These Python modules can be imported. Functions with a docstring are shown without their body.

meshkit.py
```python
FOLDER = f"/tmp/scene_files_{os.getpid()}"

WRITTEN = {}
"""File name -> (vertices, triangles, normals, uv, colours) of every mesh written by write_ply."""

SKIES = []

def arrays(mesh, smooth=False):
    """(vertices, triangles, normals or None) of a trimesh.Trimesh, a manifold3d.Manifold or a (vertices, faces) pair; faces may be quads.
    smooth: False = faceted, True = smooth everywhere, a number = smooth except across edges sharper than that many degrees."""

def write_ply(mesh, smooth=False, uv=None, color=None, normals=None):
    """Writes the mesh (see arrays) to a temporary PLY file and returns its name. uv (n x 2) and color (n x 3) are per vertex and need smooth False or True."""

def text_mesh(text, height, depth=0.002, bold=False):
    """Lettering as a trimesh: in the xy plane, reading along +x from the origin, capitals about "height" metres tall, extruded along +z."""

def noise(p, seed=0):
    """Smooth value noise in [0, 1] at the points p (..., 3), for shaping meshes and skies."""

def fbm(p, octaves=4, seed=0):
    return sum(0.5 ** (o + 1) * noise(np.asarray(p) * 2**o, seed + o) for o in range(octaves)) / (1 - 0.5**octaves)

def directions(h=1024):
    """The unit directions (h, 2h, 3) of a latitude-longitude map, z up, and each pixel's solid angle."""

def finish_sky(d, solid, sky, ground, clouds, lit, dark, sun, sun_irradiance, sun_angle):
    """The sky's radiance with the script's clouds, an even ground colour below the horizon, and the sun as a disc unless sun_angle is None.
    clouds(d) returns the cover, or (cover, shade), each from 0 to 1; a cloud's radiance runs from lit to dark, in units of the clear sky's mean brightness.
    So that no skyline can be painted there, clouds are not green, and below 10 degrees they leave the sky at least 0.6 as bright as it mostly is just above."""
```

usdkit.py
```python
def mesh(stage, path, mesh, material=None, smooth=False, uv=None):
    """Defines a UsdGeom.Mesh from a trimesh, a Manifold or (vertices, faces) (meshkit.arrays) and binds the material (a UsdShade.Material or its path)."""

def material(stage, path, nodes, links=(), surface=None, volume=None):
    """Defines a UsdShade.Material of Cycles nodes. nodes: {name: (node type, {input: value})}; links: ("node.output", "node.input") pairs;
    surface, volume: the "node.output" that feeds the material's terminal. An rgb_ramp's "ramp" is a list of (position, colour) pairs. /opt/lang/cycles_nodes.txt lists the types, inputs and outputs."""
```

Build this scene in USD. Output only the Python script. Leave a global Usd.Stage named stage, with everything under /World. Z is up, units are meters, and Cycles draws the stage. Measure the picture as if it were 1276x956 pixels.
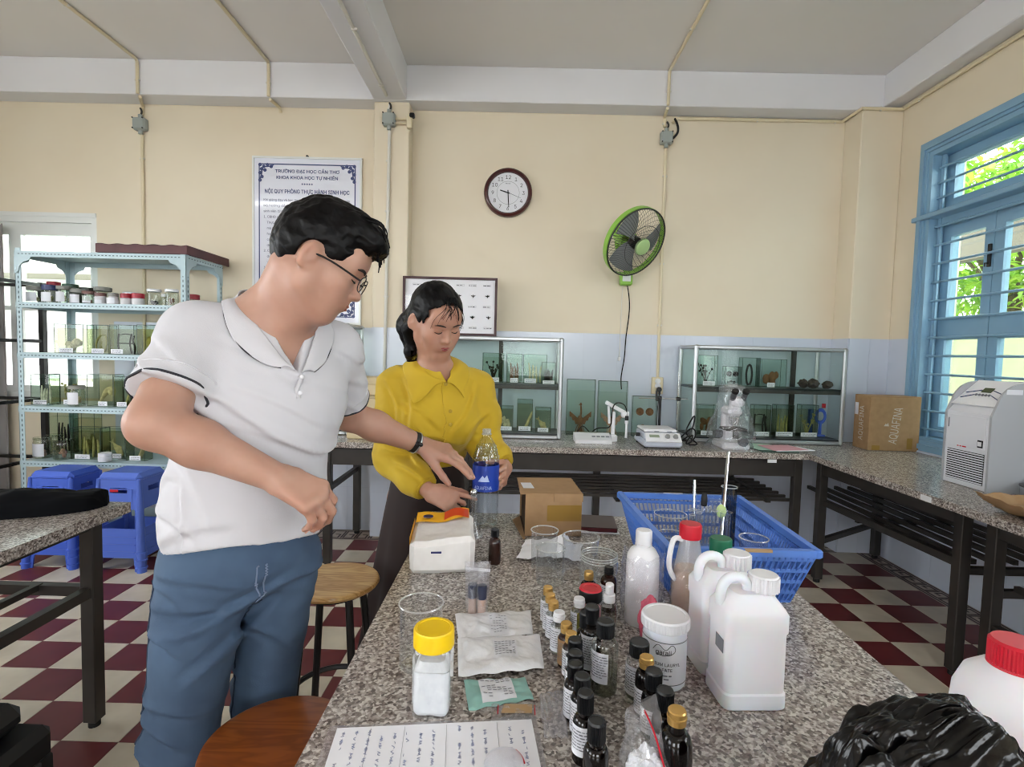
import math, random
import numpy as np, trimesh, shapely.geometry as sg, shapely.ops as so
import usdkit, meshkit
from meshkit import noise, fbm
from pxr import Usd, UsdGeom, UsdLux, UsdShade, Gf, Sdf, Vt
stage = Usd.Stage.CreateInMemory()
UsdGeom.SetStageUpAxis(stage, 'Z'); UsdGeom.SetStageMetersPerUnit(stage, 1.0)
UsdGeom.Xform.Define(stage, '/World'); UsdGeom.Scope.Define(stage, '/World/Looks')
# ---------------------------------------------------------------- camera
FPX, CW, CH = 660.19, 1276, 956
CAM = np.array([0, 0, 1.365])
RT, DN, FW = (np.array(a) for a in ([.99966082, .00736145, .02498102], [.02535554, -.05615545, -.99810003], [-.00594464, .9983949, -.05632306]))
cam = UsdGeom.Camera.Define(stage, '/World/Camera')
cam.AddTransformOp().Set(Gf.Matrix4d(*RT, 0, *(-DN), 0, *(-FW), 0, *CAM, 1))
cam.CreateHorizontalApertureAttr(36.0); cam.CreateVerticalApertureAttr(36.0 * CH / CW)
cam.CreateFocalLengthAttr(36.0 * FPX / CW); cam.CreateClippingRangeAttr(Gf.Vec2f(.03, 500))
cam.CreateExposureAttr(0.3)
# ---------------------------------------------------------------- daylight
dome = UsdLux.DomeLight.Define(stage, '/World/Sky')
dome.CreateColorAttr(Gf.Vec3f(.93, .97, 1.0)); dome.CreateIntensityAttr(2.6)
sun = UsdLux.DistantLight.Define(stage, '/World/Sun')
sun.CreateAngleAttr(2.0); sun.CreateIntensityAttr(5.0); sun.CreateColorAttr(Gf.Vec3f(1, .95, .85))
sun.AddRotateXYZOp().Set(Gf.Vec3f(14, -14, 0))
SKY_DONE = True
# ---------------------------------------------------------------- helpers: picture -> place
def ray(u, v): return ((u - CW / 2) * RT + (v - CH / 2) * DN) / FPX + FW
def Gz(u, v, z): d = ray(u, v); return CAM + d * (z - CAM[2]) / d[2]
def Gy(u, v, y): d = ray(u, v); return CAM + d * y / d[1]
def Gx(u, v, x): d = ray(u, v); return CAM + d * x / d[0]
# ---------------------------------------------------------------- helpers: scene tree
COUNT = {}
def path(parent, name):
    k = (parent, name); n = COUNT[k] = COUNT.get(k, -1) + 1
    return f'{parent}/{name}' + (f'_{n:03d}' if n else '')
def keys(prim, label=None, cat=None, group=None, kind=None):
    for k, v in (('label', label), ('category', cat), ('group', group), ('kind', kind)):
        if v: prim.SetCustomDataByKey(k, v)
def place(x, loc, rotz=0, rot=None):
    x.AddTranslateOp().Set(Gf.Vec3d(*map(float, loc)))
    if rot: x.AddRotateXYZOp().Set(Gf.Vec3f(*map(float, rot)))
    elif rotz: x.AddRotateZOp().Set(float(rotz))
def T(name, label, cat, loc=(0, 0, 0), rotz=0, group=None, kind=None, rot=None):
    p = path('/World', name); x = UsdGeom.Xform.Define(stage, p); place(x, loc, rotz, rot)
    keys(x.GetPrim(), label, cat, group, kind); return p
def P(name, mesh, m, parent, label=None, smooth=35, kind=None):
    p = path(parent, name); usdkit.mesh(stage, p, mesh, M[m] if isinstance(m, str) else m, smooth=smooth)
    keys(stage.GetPrimAtPath(p), label, kind=kind); return p
def O(name, mesh, m, label, cat, group=None, loc=None, rotz=0, kind=None, smooth=35, rot=None):
    p = path('/World', name); g = usdkit.mesh(stage, p, mesh, M[m], smooth=smooth)
    if loc is not None: place(g, loc, rotz, rot)
    keys(g.GetPrim(), label, cat, group, kind); return p
def ST(name, mesh, m, parent='/World', smooth=False):
    p = path(parent, name); usdkit.mesh(stage, p, mesh, M[m], smooth=smooth)
    if parent == '/World': keys(stage.GetPrimAtPath(p), kind='structure')
    return p
def dup(src, loc, rotz=0, label=None, group=None, rot=None):
    a = stage.GetPrimAtPath(src); d = a.GetCustomData()
    base = src.rsplit('/', 1)[1]
    if base[-4:-3] == '_' and base[-3:].isdigit(): base = base[:-4]
    p = path('/World', base); x = UsdGeom.Xform.Define(stage, p)
    x.GetPrim().GetReferences().AddInternalReference(src); x.ClearXformOpOrder()
    for o, v in (('xformOp:translate', Gf.Vec3d(*map(float, loc))),):
        x.GetPrim().CreateAttribute(o, Sdf.ValueTypeNames.Double3).Set(v)
    if rot:
        x.GetPrim().CreateAttribute('xformOp:rotateXYZ', Sdf.ValueTypeNames.Float3).Set(Gf.Vec3f(*map(float, rot))); od = ['xformOp:translate', 'xformOp:rotateXYZ']
    else:
        x.GetPrim().CreateAttribute('xformOp:rotateZ', Sdf.ValueTypeNames.Float).Set(float(rotz)); od = ['xformOp:translate', 'xformOp:rotateZ']
    x.GetXformOpOrderAttr().Set(Vt.TokenArray(od))
    x.GetPrim().SetInstanceable(True); keys(x.GetPrim(), label or d.get('label'), d.get('category'), group or d.get('group')); return p
# ---------------------------------------------------------------- helpers: shapes
cat = trimesh.util.concatenate
def TM(v, f): return trimesh.Trimesh(np.asarray(v, float), np.asarray(f, int), process=False)
def box(sx, sy, sz, c=(0, 0, 0), b=0):
    if b <= 0:
        m = trimesh.creation.box((sx, sy, sz))
    else:
        b = min(b, .45 * min(sx, sy, sz)); pts = []
        for i in np.ndindex(2, 2, 2):
            s = np.array(i) * 2 - 1; h = np.array([sx, sy, sz]) / 2
            for k in range(3):
                d = np.full(3, b); d[k] = 0; pts.append(s * (h - d))
        m = trimesh.Trimesh(pts).convex_hull
    m.apply_translation(c); return m
def bx(x0, x1, y0, y1, z0, z1, b=0): return box(x1 - x0, y1 - y0, z1 - z0, ((x0 + x1) / 2, (y0 + y1) / 2, (z0 + z1) / 2), b)
def mv(m, x=0, y=0, z=0, rz=0, rx=0, ry=0, s=None):
    m = m.copy()
    if s is not None: m.apply_scale(s)
    for a, ax in ((rx, (1, 0, 0)), (ry, (0, 1, 0)), (rz, (0, 0, 1))):
        if a: m.apply_transform(trimesh.transformations.rotation_matrix(math.radians(a), ax))
    m.apply_translation((x, y, z)); return m
def lathe(prof, n=28, sx=1, sy=1):
    prof = np.array(prof, float); a = np.arange(n) * 2 * np.pi / n; k = len(prof)
    v = np.stack([np.outer(prof[:, 0], np.cos(a)) * sx, np.outer(prof[:, 0], np.sin(a)) * sy, np.repeat(prof[:, 1:2], n, 1)], -1).reshape(-1, 3)
    i, j = np.meshgrid(np.arange(k - 1), np.arange(n), indexing='ij'); j2 = (j + 1) % n
    q = np.stack([i * n + j, i * n + j2, (i + 1) * n + j2, (i + 1) * n + j], -1).reshape(-1, 4)
    f = np.vstack([q[:, [0, 1, 2]], q[:, [0, 2, 3]]]); t = TM(v, f)
    if prof[0, 0] < 1e-6 or prof[-1, 0] < 1e-6: t.merge_vertices(); t.update_faces(t.nondegenerate_faces())
    return t
def cyl(r, h, c=(0, 0, 0), n=20, b=0, r2=None):
    r2 = r if r2 is None else r2
    p = [(0, 0), (r - b, 0), (r, b), (r2, h - b), (r2 - b, h), (0, h)] if b else [(0, 0), (r, 0), (r2, h), (0, h)]
    return mv(lathe(p, n), *c)
def frm(x0, x1, z0, z1, w, d, t=None, r=None, b=None):   # picture-frame ring in xz, filling y 0..d; w = side width, t/b/r other widths
    q = sg.box(x0, z0, x1, z1).difference(sg.box(x0 + w, z0 + (w if b is None else b), x1 - (w if r is None else r), z1 - (w if t is None else t)))
    return mv(prism(q, d), rx=90, y=d)
def tube(pts, r, n=8, closed=False):
    p = np.array(pts, float); k = len(p); r = np.broadcast_to(np.asarray(r, float), (k,))
    t = np.roll(p, -1, 0) - np.roll(p, 1, 0)
    if not closed: t[0], t[-1] = p[1] - p[0], p[-1] - p[-2]
    t /= np.linalg.norm(t, axis=1, keepdims=True) + 1e-12
    u = np.cross(t[0], [0, 0, 1.]);
    if np.linalg.norm(u) < .1: u = np.cross(t[0], [1., 0, 0])
    a = np.arange(n) * 2 * np.pi / n; v = []
    for i in range(k):
        u = u - t[i] * (u @ t[i]); u /= np.linalg.norm(u); w = np.cross(t[i], u)
        v.append(p[i] + r[i] * (np.outer(np.cos(a), u) + np.outer(np.sin(a), w)))
    v = np.vstack(v); f = []
    for i in range(k if closed else k - 1):
        for j in range(n):
            A, B, C, D = i * n + j, i * n + (j + 1) % n, ((i + 1) % k) * n + (j + 1) % n, ((i + 1) % k) * n + j
            f += [(A, B, C), (A, C, D)]
    if not closed:
        f += [(0, j + 1, j) for j in range(1, n - 1)] + [((k - 1) * n, (k - 1) * n + j, (k - 1) * n + j + 1) for j in range(1, n - 1)]
    return TM(v, f)
def bar(a, b, w, h=None, up=(0, 0, 1)):
    a, b = np.array(a, float), np.array(b, float); h = h or w; d = b - a; L = np.linalg.norm(d); d /= L
    u = np.cross(up, d)
    if np.linalg.norm(u) < 1e-3: u = np.cross((0, 1, 0), d)
    u /= np.linalg.norm(u); q = np.cross(d, u)
    m = trimesh.creation.box((w, h, L)); R = np.eye(4); R[:3, 0], R[:3, 1], R[:3, 2], R[:3, 3] = u, q, d, (a + b) / 2
    m.apply_transform(R); return m
def prism(poly, h):
    poly = poly if hasattr(poly, 'geom_type') else sg.Polygon(poly)
    return cat([trimesh.creation.extrude_polygon(g, h, engine='earcut') for g in getattr(poly, 'geoms', [poly])])
def up_y(m): return mv(m, rx=90)         # a flat drawing in xy set upright, facing -y
def spline(pts, n=40, closed=False):
    from scipy.interpolate import CubicSpline
    p = np.array(pts, float)
    if closed: p = np.vstack([p, p[:1]])
    d = np.r_[0, np.cumsum(np.linalg.norm(np.diff(p, axis=0), axis=1) + 1e-9)]
    c = CubicSpline(d, p, bc_type='periodic' if closed else 'natural')
    return c(np.linspace(0, d[-1], n, endpoint=not closed))
def sheet(fn, nu, nv):
    u, v = np.meshgrid(np.linspace(0, 1, nu), np.linspace(0, 1, nv), indexing='ij')
    p = fn(u.ravel(), v.ravel()); i, j = np.meshgrid(np.arange(nu - 1), np.arange(nv - 1), indexing='ij'); a = (i * nv + j).ravel()
    return TM(p, np.vstack([np.stack([a, a + nv, a + nv + 1], 1), np.stack([a, a + nv + 1, a + 1], 1)]))
def thick(m, t):
    n = m.vertex_normals; v = np.vstack([m.vertices + n * t / 2, m.vertices - n * t / 2]); k = len(m.vertices)
    e = m.edges[trimesh.grouping.group_rows(m.edges_sorted, require_count=1)]
    s = np.vstack([np.stack([e[:, 1], e[:, 0], e[:, 0] + k], 1), np.stack([e[:, 1], e[:, 0] + k, e[:, 1] + k], 1)])
    return TM(v, np.vstack([m.faces, m.faces[:, ::-1] + k, s]))
def txt(s, h, d=.0006, center=True, bold=False, w=None):
    m = meshkit.text_mesh(s, h, d, bold)
    if w: m.apply_scale([w / (m.bounds[1, 0] - m.bounds[0, 0]), 1, 1])
    if center: m.apply_translation([-(m.bounds[0, 0] + m.bounds[1, 0]) / 2, -h / 2, 0])
    return m
def ink(lines, w, pitch, h, seed=0, fill=.85):     # illegible small print as rows of short strokes
    r = random.Random(seed); o = []
    for k in range(lines):
        x = 0
        while x < w * (fill if k == lines - 1 else 1) * (1 - .08 * r.random()):
            l = h * r.uniform(1, 3.2); o.append(box(l, h * r.uniform(.5, .8), .0004, (x + l / 2, -k * pitch, 0))); x += l + h * .6
    return cat(o)
def ring_arc(c, r, a0, a1, n=16): a = np.radians(np.linspace(a0, a1, n)); return [(c[0] + r * math.cos(t), c[1] + r * math.sin(t)) for t in a]
# ---------------------------------------------------------------- helpers: signed-distance modelling
def surfnet(f, lo, hi, h, k=4):
    lo, hi = np.array(lo, float), np.array(hi, float); N = (np.ceil((hi - lo) / h / k).astype(int)) * k; H = h * k
    c = np.stack(np.meshgrid(*[np.arange(n // k) for n in N], indexing='ij'), -1).reshape(-1, 3)
    d = f(lo + (c + .5) * H); c = c[np.abs(d) < H * 1.9]
    o = np.stack(np.meshgrid(*[np.arange(k)] * 3, indexing='ij'), -1).reshape(-1, 3)
    cells = (c[:, None] * k + o[None]).reshape(-1, 3); S = np.array([(N[1] + 1) * (N[2] + 1), N[2] + 1, 1])
    cor = np.array(list(np.ndindex(2, 2, 2))); ids = (cells @ S)[:, None] + (cor @ S)[None]
    uq, inv = np.unique(ids, return_inverse=True); inv = inv.reshape(ids.shape)
    pts = lo + np.stack([uq // S[0], uq % S[0] // S[1], uq % S[1]], 1) * h
    val = np.concatenate([f(pts[i:i + 400000]) for i in range(0, len(pts), 400000)])
    cv = val[inv]; act = (cv.min(1) < 0) & (cv.max(1) >= 0); cells, cv = cells[act], cv[act]
    acc = np.zeros((len(cells), 3)); w = np.zeros(len(cells))
    for a in range(8):
        for b in range(a + 1, 8):
            if np.abs(cor[a] - cor[b]).sum() != 1: continue
            A, B = cv[:, a], cv[:, b]; m = (A < 0) != (B < 0); t = np.where(m, A / np.where(m, A - B, 1), 0)
            acc += np.where(m[:, None], cor[a] + t[:, None] * (cor[b] - cor[a]), 0); w += m
    V = lo + (cells + acc / w[:, None]) * h
    cid = cells @ S; order = np.argsort(cid); cs = cid[order]; F = []
    for ax in range(3):
        e = np.zeros(3, int); e[ax] = 1; p, q = np.eye(3, dtype=int)[(ax + 1) % 3], np.eye(3, dtype=int)[(ax + 2) % 3]
        s0, s1 = cv[:, 0], cv[:, int(e @ [4, 2, 1])]; m = (s0 < 0) != (s1 < 0)
        base = cid[m]; quad = np.stack([base, base - p @ S, base - p @ S - q @ S, base - q @ S], 1)
        pos = np.clip(np.searchsorted(cs, quad), 0, len(cs) - 1); ok = (cs[pos] == quad).all(1); qd = order[pos]
        fl = (s0[m] >= 0); qd = np.where(fl[:, None], qd[:, ::-1], qd)[ok]; F += [qd[:, [0, 1, 2]], qd[:, [0, 2, 3]]]
    return TM(V, np.vstack(F))
def soften(m, n=2, lam=.5, mu=.53):          # Taubin smoothing that leaves open borders alone
    from scipy.sparse import coo_matrix
    e = m.edges_unique; k = len(m.vertices); A = coo_matrix((np.ones(2 * len(e)), (np.r_[e[:, 0], e[:, 1]], np.r_[e[:, 1], e[:, 0]])), (k, k)).tocsr(); dg = np.maximum(np.asarray(A.sum(1)).ravel(), 1)
    fix = np.zeros(k, bool); fix[np.unique(m.edges[trimesh.grouping.group_rows(m.edges_sorted, require_count=1)])] = True; v = m.vertices.copy()
    for i in range(n):
        for w in (lam, -mu): g = A @ v / dg[:, None] - v; g[fix] = 0; v = v + w * g
    m.vertices = v
def cone(a, b, ra, rb):                    # round cone
    a, b = np.array(a, float), np.array(b, float); ba = b - a; L = ba @ ba
    def f(p):
        t = np.clip((p - a) @ ba / L, 0, 1); return np.linalg.norm(p - a - t[:, None] * ba, axis=1) - (ra + (rb - ra) * t)
    return f
def ell(c, r, R=None):
    c, r = np.array(c, float), np.array(r, float)
    def f(p):
        q = p - c
        if R is not None: q = q @ R
        k0 = np.linalg.norm(q / r, axis=1); k1 = np.linalg.norm(q / (r * r), axis=1); return k0 * (k0 - 1) / np.maximum(k1, 1e-9)
    return f
def smin(a, b, k): h = np.maximum(k - np.abs(a - b), 0) / k; return np.minimum(a, b) - h * h * k * .25
def smax(a, b, k): return -smin(-a, -b, k)
def union(fs, k):
    def f(p):
        d = fs[0](p)
        for g in fs[1:]:
            kk, gg = (g[1], g[0]) if isinstance(g, tuple) else (k, g); d = smin(d, gg(p), kk)
        return d
    return f
def frame(x, z):                            # rotation whose columns are x, y, z axes
    z = np.array(z, float); z /= np.linalg.norm(z); x = np.array(x, float); x -= z * (x @ z); x /= np.linalg.norm(x)
    return np.stack([x, np.cross(z, x), z], 1)
# ---------------------------------------------------------------- materials
M = {}
def lin(h):
    if not isinstance(h, str): return tuple(h)
    c = np.array([int(h[i:i + 2], 16) for i in (1, 3, 5)]) / 255
    return tuple(np.where(c <= .04045, c / 12.92, ((c + .055) / 1.055) ** 2.4))
def mat(name, col, rough=.5, metal=0, vary=None, bump=None, links=(), **kw):
    """vary = (scale, other colour[, detail]) mixes in a second colour by noise; bump = (scale, strength)"""
    n = {'p': ('principled_bsdf', {'base_color': lin(col), 'roughness': rough, 'metallic': metal, **kw})}; L = list(links)
    if vary or bump: n['g'] = ('geometry', {})
    if vary:
        n['n'] = ('noise_texture', {'scale': vary[0], 'detail': vary[2] if len(vary) > 2 else 4.0})
        n['r'] = ('rgb_ramp', {'ramp': [(.32, lin(col)), (.68, lin(vary[1]))]})
        L += [('g.position', 'n.vector'), ('n.fac', 'r.fac'), ('r.color', 'p.base_color')]
    if bump:
        n['bn'] = ('noise_texture', {'scale': bump[0], 'detail': 3.0}); n['b'] = ('bump', {'strength': bump[1], 'distance': .002})
        L += [('g.position', 'bn.vector'), ('bn.fac', 'b.height'), ('b.normal', 'p.normal')]
    M[name] = usdkit.material(stage, '/World/Looks/' + name, n, L, 'p.BSDF'); return name
def glass(name, tint, rough=.0, strength=1.0, base=0.0, haze=None, ior=1.5):
    """thin glass or film: clear, with reflections that grow to the edges; haze = (amount, colour) adds a milky share"""
    n = {'lw': ('layer_weight', {'blend': .5}), 'f': ('math', {'math_type': 'power', 'value2': 4.5}), 'm': ('math', {'math_type': 'multiply_add', 'value2': strength * .9, 'value3': base + .04 * strength, 'use_clamp': True}), 't': ('transparent_bsdf', {'color': lin(tint)}),
         'g': ('glossy_bsdf', {'color': (1, 1, 1), 'roughness': rough}), 'x': ('mix_closure', {})}
    L = [('lw.facing', 'f.value1'), ('f.value', 'm.value1'), ('m.value', 'x.fac'), ('t.BSDF', 'x.closure1'), ('g.BSDF', 'x.closure2')]; out = 'x.closure'
    if haze:
        n['d'] = ('diffuse_bsdf', {'color': lin(haze[1])}); n['tl'] = ('translucent_bsdf', {'color': lin(haze[1])}); n['dm'] = ('mix_closure', {'fac': .5}); n['y'] = ('mix_closure', {'fac': haze[0]})
        L += [('d.BSDF', 'dm.closure1'), ('tl.BSDF', 'dm.closure2'), ('x.closure', 'y.closure1'), ('dm.closure', 'y.closure2')]; out = 'y.closure'
    M[name] = usdkit.material(stage, '/World/Looks/' + name, n, L, out); return name
mat('plaster_cream', '#e2d7c1', .75, vary=(1.3, '#dccfb7'), bump=(60, .06))
mat('plaster_white', '#e4e4e8', .8, vary=(1.1, '#dddde0'))
mat('ceiling_paint', '#e9e6e4', .85, vary=(.8, '#e3e0dc'))
mat('wall_tile', '#ced4e2', .22, vary=(2.2, '#c5cddb'))
mat('grout', '#bcc3d0', .6)
mat('tile_red', '#6b2a2c', .42, vary=(7, '#5f2225'))
mat('tile_cream', '#d6ccb9', .34, vary=(6, '#c3b8a5'))
mat('floor_grout', '#7d726a', .8)
mat('border_tile', '#b5a797', .4, vary=(20, '#a5968a')); mat('border_ink', '#3a2320', .45)
mat('blue_paint', '#83a9c3', .4, vary=(4, '#7ba1bc'))
mat('steel_dark', '#34312f', .42, .3, vary=(9, '#3d3936')); mat('steel_black', '#151416', .4, .2)
mat('pvc_cream', '#dccfb0', .45); mat('pvc_white', '#d8d5cc', .45); mat('box_grey', '#9aa19d', .5)
mat('white_plastic', '#e6e6ea', .35, subsurface_weight=.0); mat('hdpe', '#eceaf0', .42, subsurface_weight=.25, subsurface_scale=.01)
mat('black_plastic', '#0d0d0f', .32); mat('black_matte', '#111013', .65); mat('rubber', '#161616', .8)
mat('alu', '#b4b7b9', .35, .75); mat('chrome', '#d5d8db', .14, 1.0); mat('white_alu', '#d9dbd9', .4, .1)
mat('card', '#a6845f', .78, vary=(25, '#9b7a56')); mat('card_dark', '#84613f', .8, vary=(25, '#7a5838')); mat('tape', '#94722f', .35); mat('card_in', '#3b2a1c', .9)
mat('paper', '#e9e9ee', .75); mat('label_paper', '#dfe0e6', .7); mat('ink', '#23242c', .7); mat('ink_blue', '#31406c', .7); mat('ink_grey', '#74757d', .7)
mat('red', '#c4142b', .38); mat('green_cap', '#0e6a4c', .38); mat('yellow_cap', '#edc40b', .38); mat('gold', '#d2a862', .28, .75); mat('gold_light', '#d9a463', .38, .4)
mat('blue_plastic', '#4465cd', .4); mat('blue_plastic_light', '#5573d2', .4); mat('basket_blue', '#5380d2', .42)
mat('wood_light', '#c79f63', .35); mat('wood_brown', '#8f4a1c', .28); mat('maroon', '#5c1420', .35); mat('maroon_wood', '#3d2023', .5, vary=(12, '#45262a'))
for nm, a, b, sc in (('wood_light', '#cfa86c', '#a97e45', (3, 26, 8)), ('wood_brown', '#94501f', '#7e4017', (2.0, 16, 5))):
    M[nm] = usdkit.material(stage, '/World/Looks/' + nm, {'c': ('texture_coordinate', {}), 'mp': ('mapping', {'scale': sc}), 'n': ('noise_texture', {'scale': 1.6, 'detail': 6.0, 'distortion': 1.2}),
        'r': ('rgb_ramp', {'ramp': [(.35, lin(a)), (.52, lin(b)), (.62, lin(a))]}), 'p': ('principled_bsdf', {'roughness': .28})}, [('c.object', 'mp.vector'), ('mp.vector', 'n.vector'), ('n.fac', 'r.fac'), ('r.color', 'p.base_color')], 'p.BSDF')
M['granite'] = usdkit.material(stage, '/World/Looks/granite', {'g': ('geometry', {}), 'n1': ('voronoi_texture', {'scale': 210.0}), 'bw': ('rgb_to_bw', {}), 'n1b': ('noise_texture', {'scale': 90.0, 'detail': 3.0}), 'mm': ('mix', {'fac': .45}), 'n2': ('noise_texture', {'scale': 34.0, 'detail': 3.0}), 'n3': ('noise_texture', {'scale': 5.0, 'detail': 2.0}),
    'r1': ('rgb_ramp', {'ramp': [(.30, lin('#2b2523')), (.38, lin('#5d524d')), (.47, lin('#8b817b')), (.56, lin('#a59d97')), (.66, lin('#d4cec7'))]}),
    'r2': ('rgb_ramp', {'ramp': [(.38, lin('#7d716b')), (.55, lin('#a8a09a')), (.68, lin('#c0bab3'))]}), 'm': ('mix', {'fac': .27}), 'p': ('principled_bsdf', {'roughness': .2})},
    [('g.position', 'n1.vector'), ('g.position', 'n2.vector'), ('g.position', 'n1b.vector'), ('n1.color', 'bw.color'), ('bw.val', 'mm.color1'), ('n1b.fac', 'mm.color2'), ('mm.color', 'r1.fac'), ('n2.fac', 'r2.fac'), ('r1.color', 'm.color1'), ('r2.color', 'm.color2'), ('m.color', 'p.base_color')], 'p.BSDF')
glass('pane', '#eef5f0'); glass('case_glass', '#ffffff', strength=.3); glass('tank_glass', '#e9f2ec', strength=.3, base=.0); glass('lab_glass', '#f4f6f7', .02, 1.3, .02, haze=(.03, '#ffffff')); glass('pet', '#f0f4f6', .05, 1.3, .03)
glass('film', '#fafafc', .12, 1.0, .04, haze=(.07, '#f6f6fa')); glass('frosted', '#f2f4f2', .5, 1, .02, haze=(.75, '#f6f6f4'))
glass('amber', '#4a1c08', .02, 1.2, .03); glass('liquid_clear', '#e3ede4', .0, .3, 0); glass('liquid_green', '#e0e4d4', 0, .3, .0); glass('liquid_yellow', '#dcdcae', 0, .3, 0)
# ================================================================ the room
XL, XR, YB, YN, ZC = -4.3, 2.62, 3.95, -4.0, 3.35
GX, GY, S = 2.4695, 3.7366, .2            # corner of the chequered field, tile size
WZ = 1.53                                 # top of the tiled dado
def rect(a, b, c, d): return sg.box(a, b, c, d)
def holes(poly, hs):
    for h in hs: poly = poly.difference(h)
    return poly
def wall_y(poly, y, t): return mv(prism(poly, t), rx=90, y=y + t)        # xz drawing -> wall filling y..y+t
def wall_x(poly, x, t): return mv(prism(poly, t), rx=90, rz=90, x=x)     # yz drawing -> wall filling x..x+t
WB = rect(-4.22, .95, -3.12, 2.29)
RW = [(1.92, 3.47, .87, 2.71), (-.7, .95, .87, 2.71), (-3.3, -1.65, .87, 2.71)]
LW = [(.6, 2.4, .9, 2.6), (-2.6, -.6, .9, 2.6)]
wb = ST('wall_back', wall_y(holes(rect(XL - .2, 0, XR + .2, ZC), [WB]), YB, .2), 'plaster_cream')
wr = ST('wall_right', wall_x(holes(rect(YN, 0, YB + .2, ZC), [rect(a, c, b, d) for a, b, c, d in RW]), XR, .22), 'plaster_cream')
ST('wall_left', wall_x(holes(rect(YN, 0, YB + .2, ZC), [rect(a, c, b, d) for a, b, c, d in LW]), XL - .2, .2), 'plaster_cream')
ST('wall_near', wall_y(holes(rect(XL - .2, 0, XR + .2, ZC), [rect(-3.7, .9, -1.9, 2.6), rect(-.3, .9, 1.5, 2.6)]), YN - .2, .2), 'plaster_cream')
ST('ceiling', bx(XL - .2, XR + .9, YN - .2, YB + .2, ZC, ZC + .2), 'ceiling_paint')
ST('ceiling_beam', bx(XL, XR, 3.79, YB, 3.11, ZC, .004), 'plaster_white')
ST('ceiling_beam', bx(-1.036, -.805, YN, 3.79, 3.11, ZC, .006), 'plaster_white')
ST('ceiling_beam', bx(2.5, XR, YN, 3.79, 3.13, ZC, .006), 'plaster_white')
pm = ST('trim_1', bx(-1.04, -.79, 3.82, YB, 0, 3.11, .006), 'plaster_cream'); pr_ = ST('trim_2', bx(2.336, XR, 3.75, YB, 0, 3.11, .006), 'plaster_cream')
# tiled dado: each tile its own piece
def dado(parent, poly, put, w=.25, h=.4, x0=0.0):
    a, b, c, d = poly.bounds; i0 = math.floor((a - x0) / w)
    for i in range(i0, math.ceil((c - x0) / w)):
        for k in range(math.ceil(d / h)):
            z1 = WZ - k * h; q = rect(x0 + i * w + .0007, z1 - h + .0007, x0 + (i + 1) * w - .0007, z1 - .0007).intersection(poly)
            for g in getattr(q, 'geoms', [q]):
                if g.geom_type == 'Polygon' and g.area > 2e-4: ST('wall_tile', put(g), 'wall_tile', parent)
    ST('grout', put(poly, .0055), 'grout', parent)
yb = lambda y: (lambda g, t=.007: wall_y(g, y - t, t))
xr = lambda x: (lambda g, t=.007: wall_x(g, x - t, t))
dado(wb, holes(rect(-3.0, 0, -1.04, WZ), []), yb(YB)); dado(wb, rect(-.79, 0, 2.336, WZ), yb(YB))
dado(pm, rect(-1.04, 0, -.79, WZ), yb(3.82), .125, x0=-1.04); dado(pr_, rect(2.336, 0, XR, WZ), yb(3.75), .142, x0=2.336)
ST('wall_tile', bx(-.7905, -.784, 3.82, YB - .007, 0, WZ), 'wall_tile', pm); ST('wall_tile', bx(2.329, 2.3365, 3.75, YB - .007, 0, WZ), 'wall_tile', pr_)
dado(wr, holes(rect(1.0, 0, 3.75, WZ), [rect(1.85, .82, 3.55, 2.8)]), xr(XR), .25)
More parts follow.
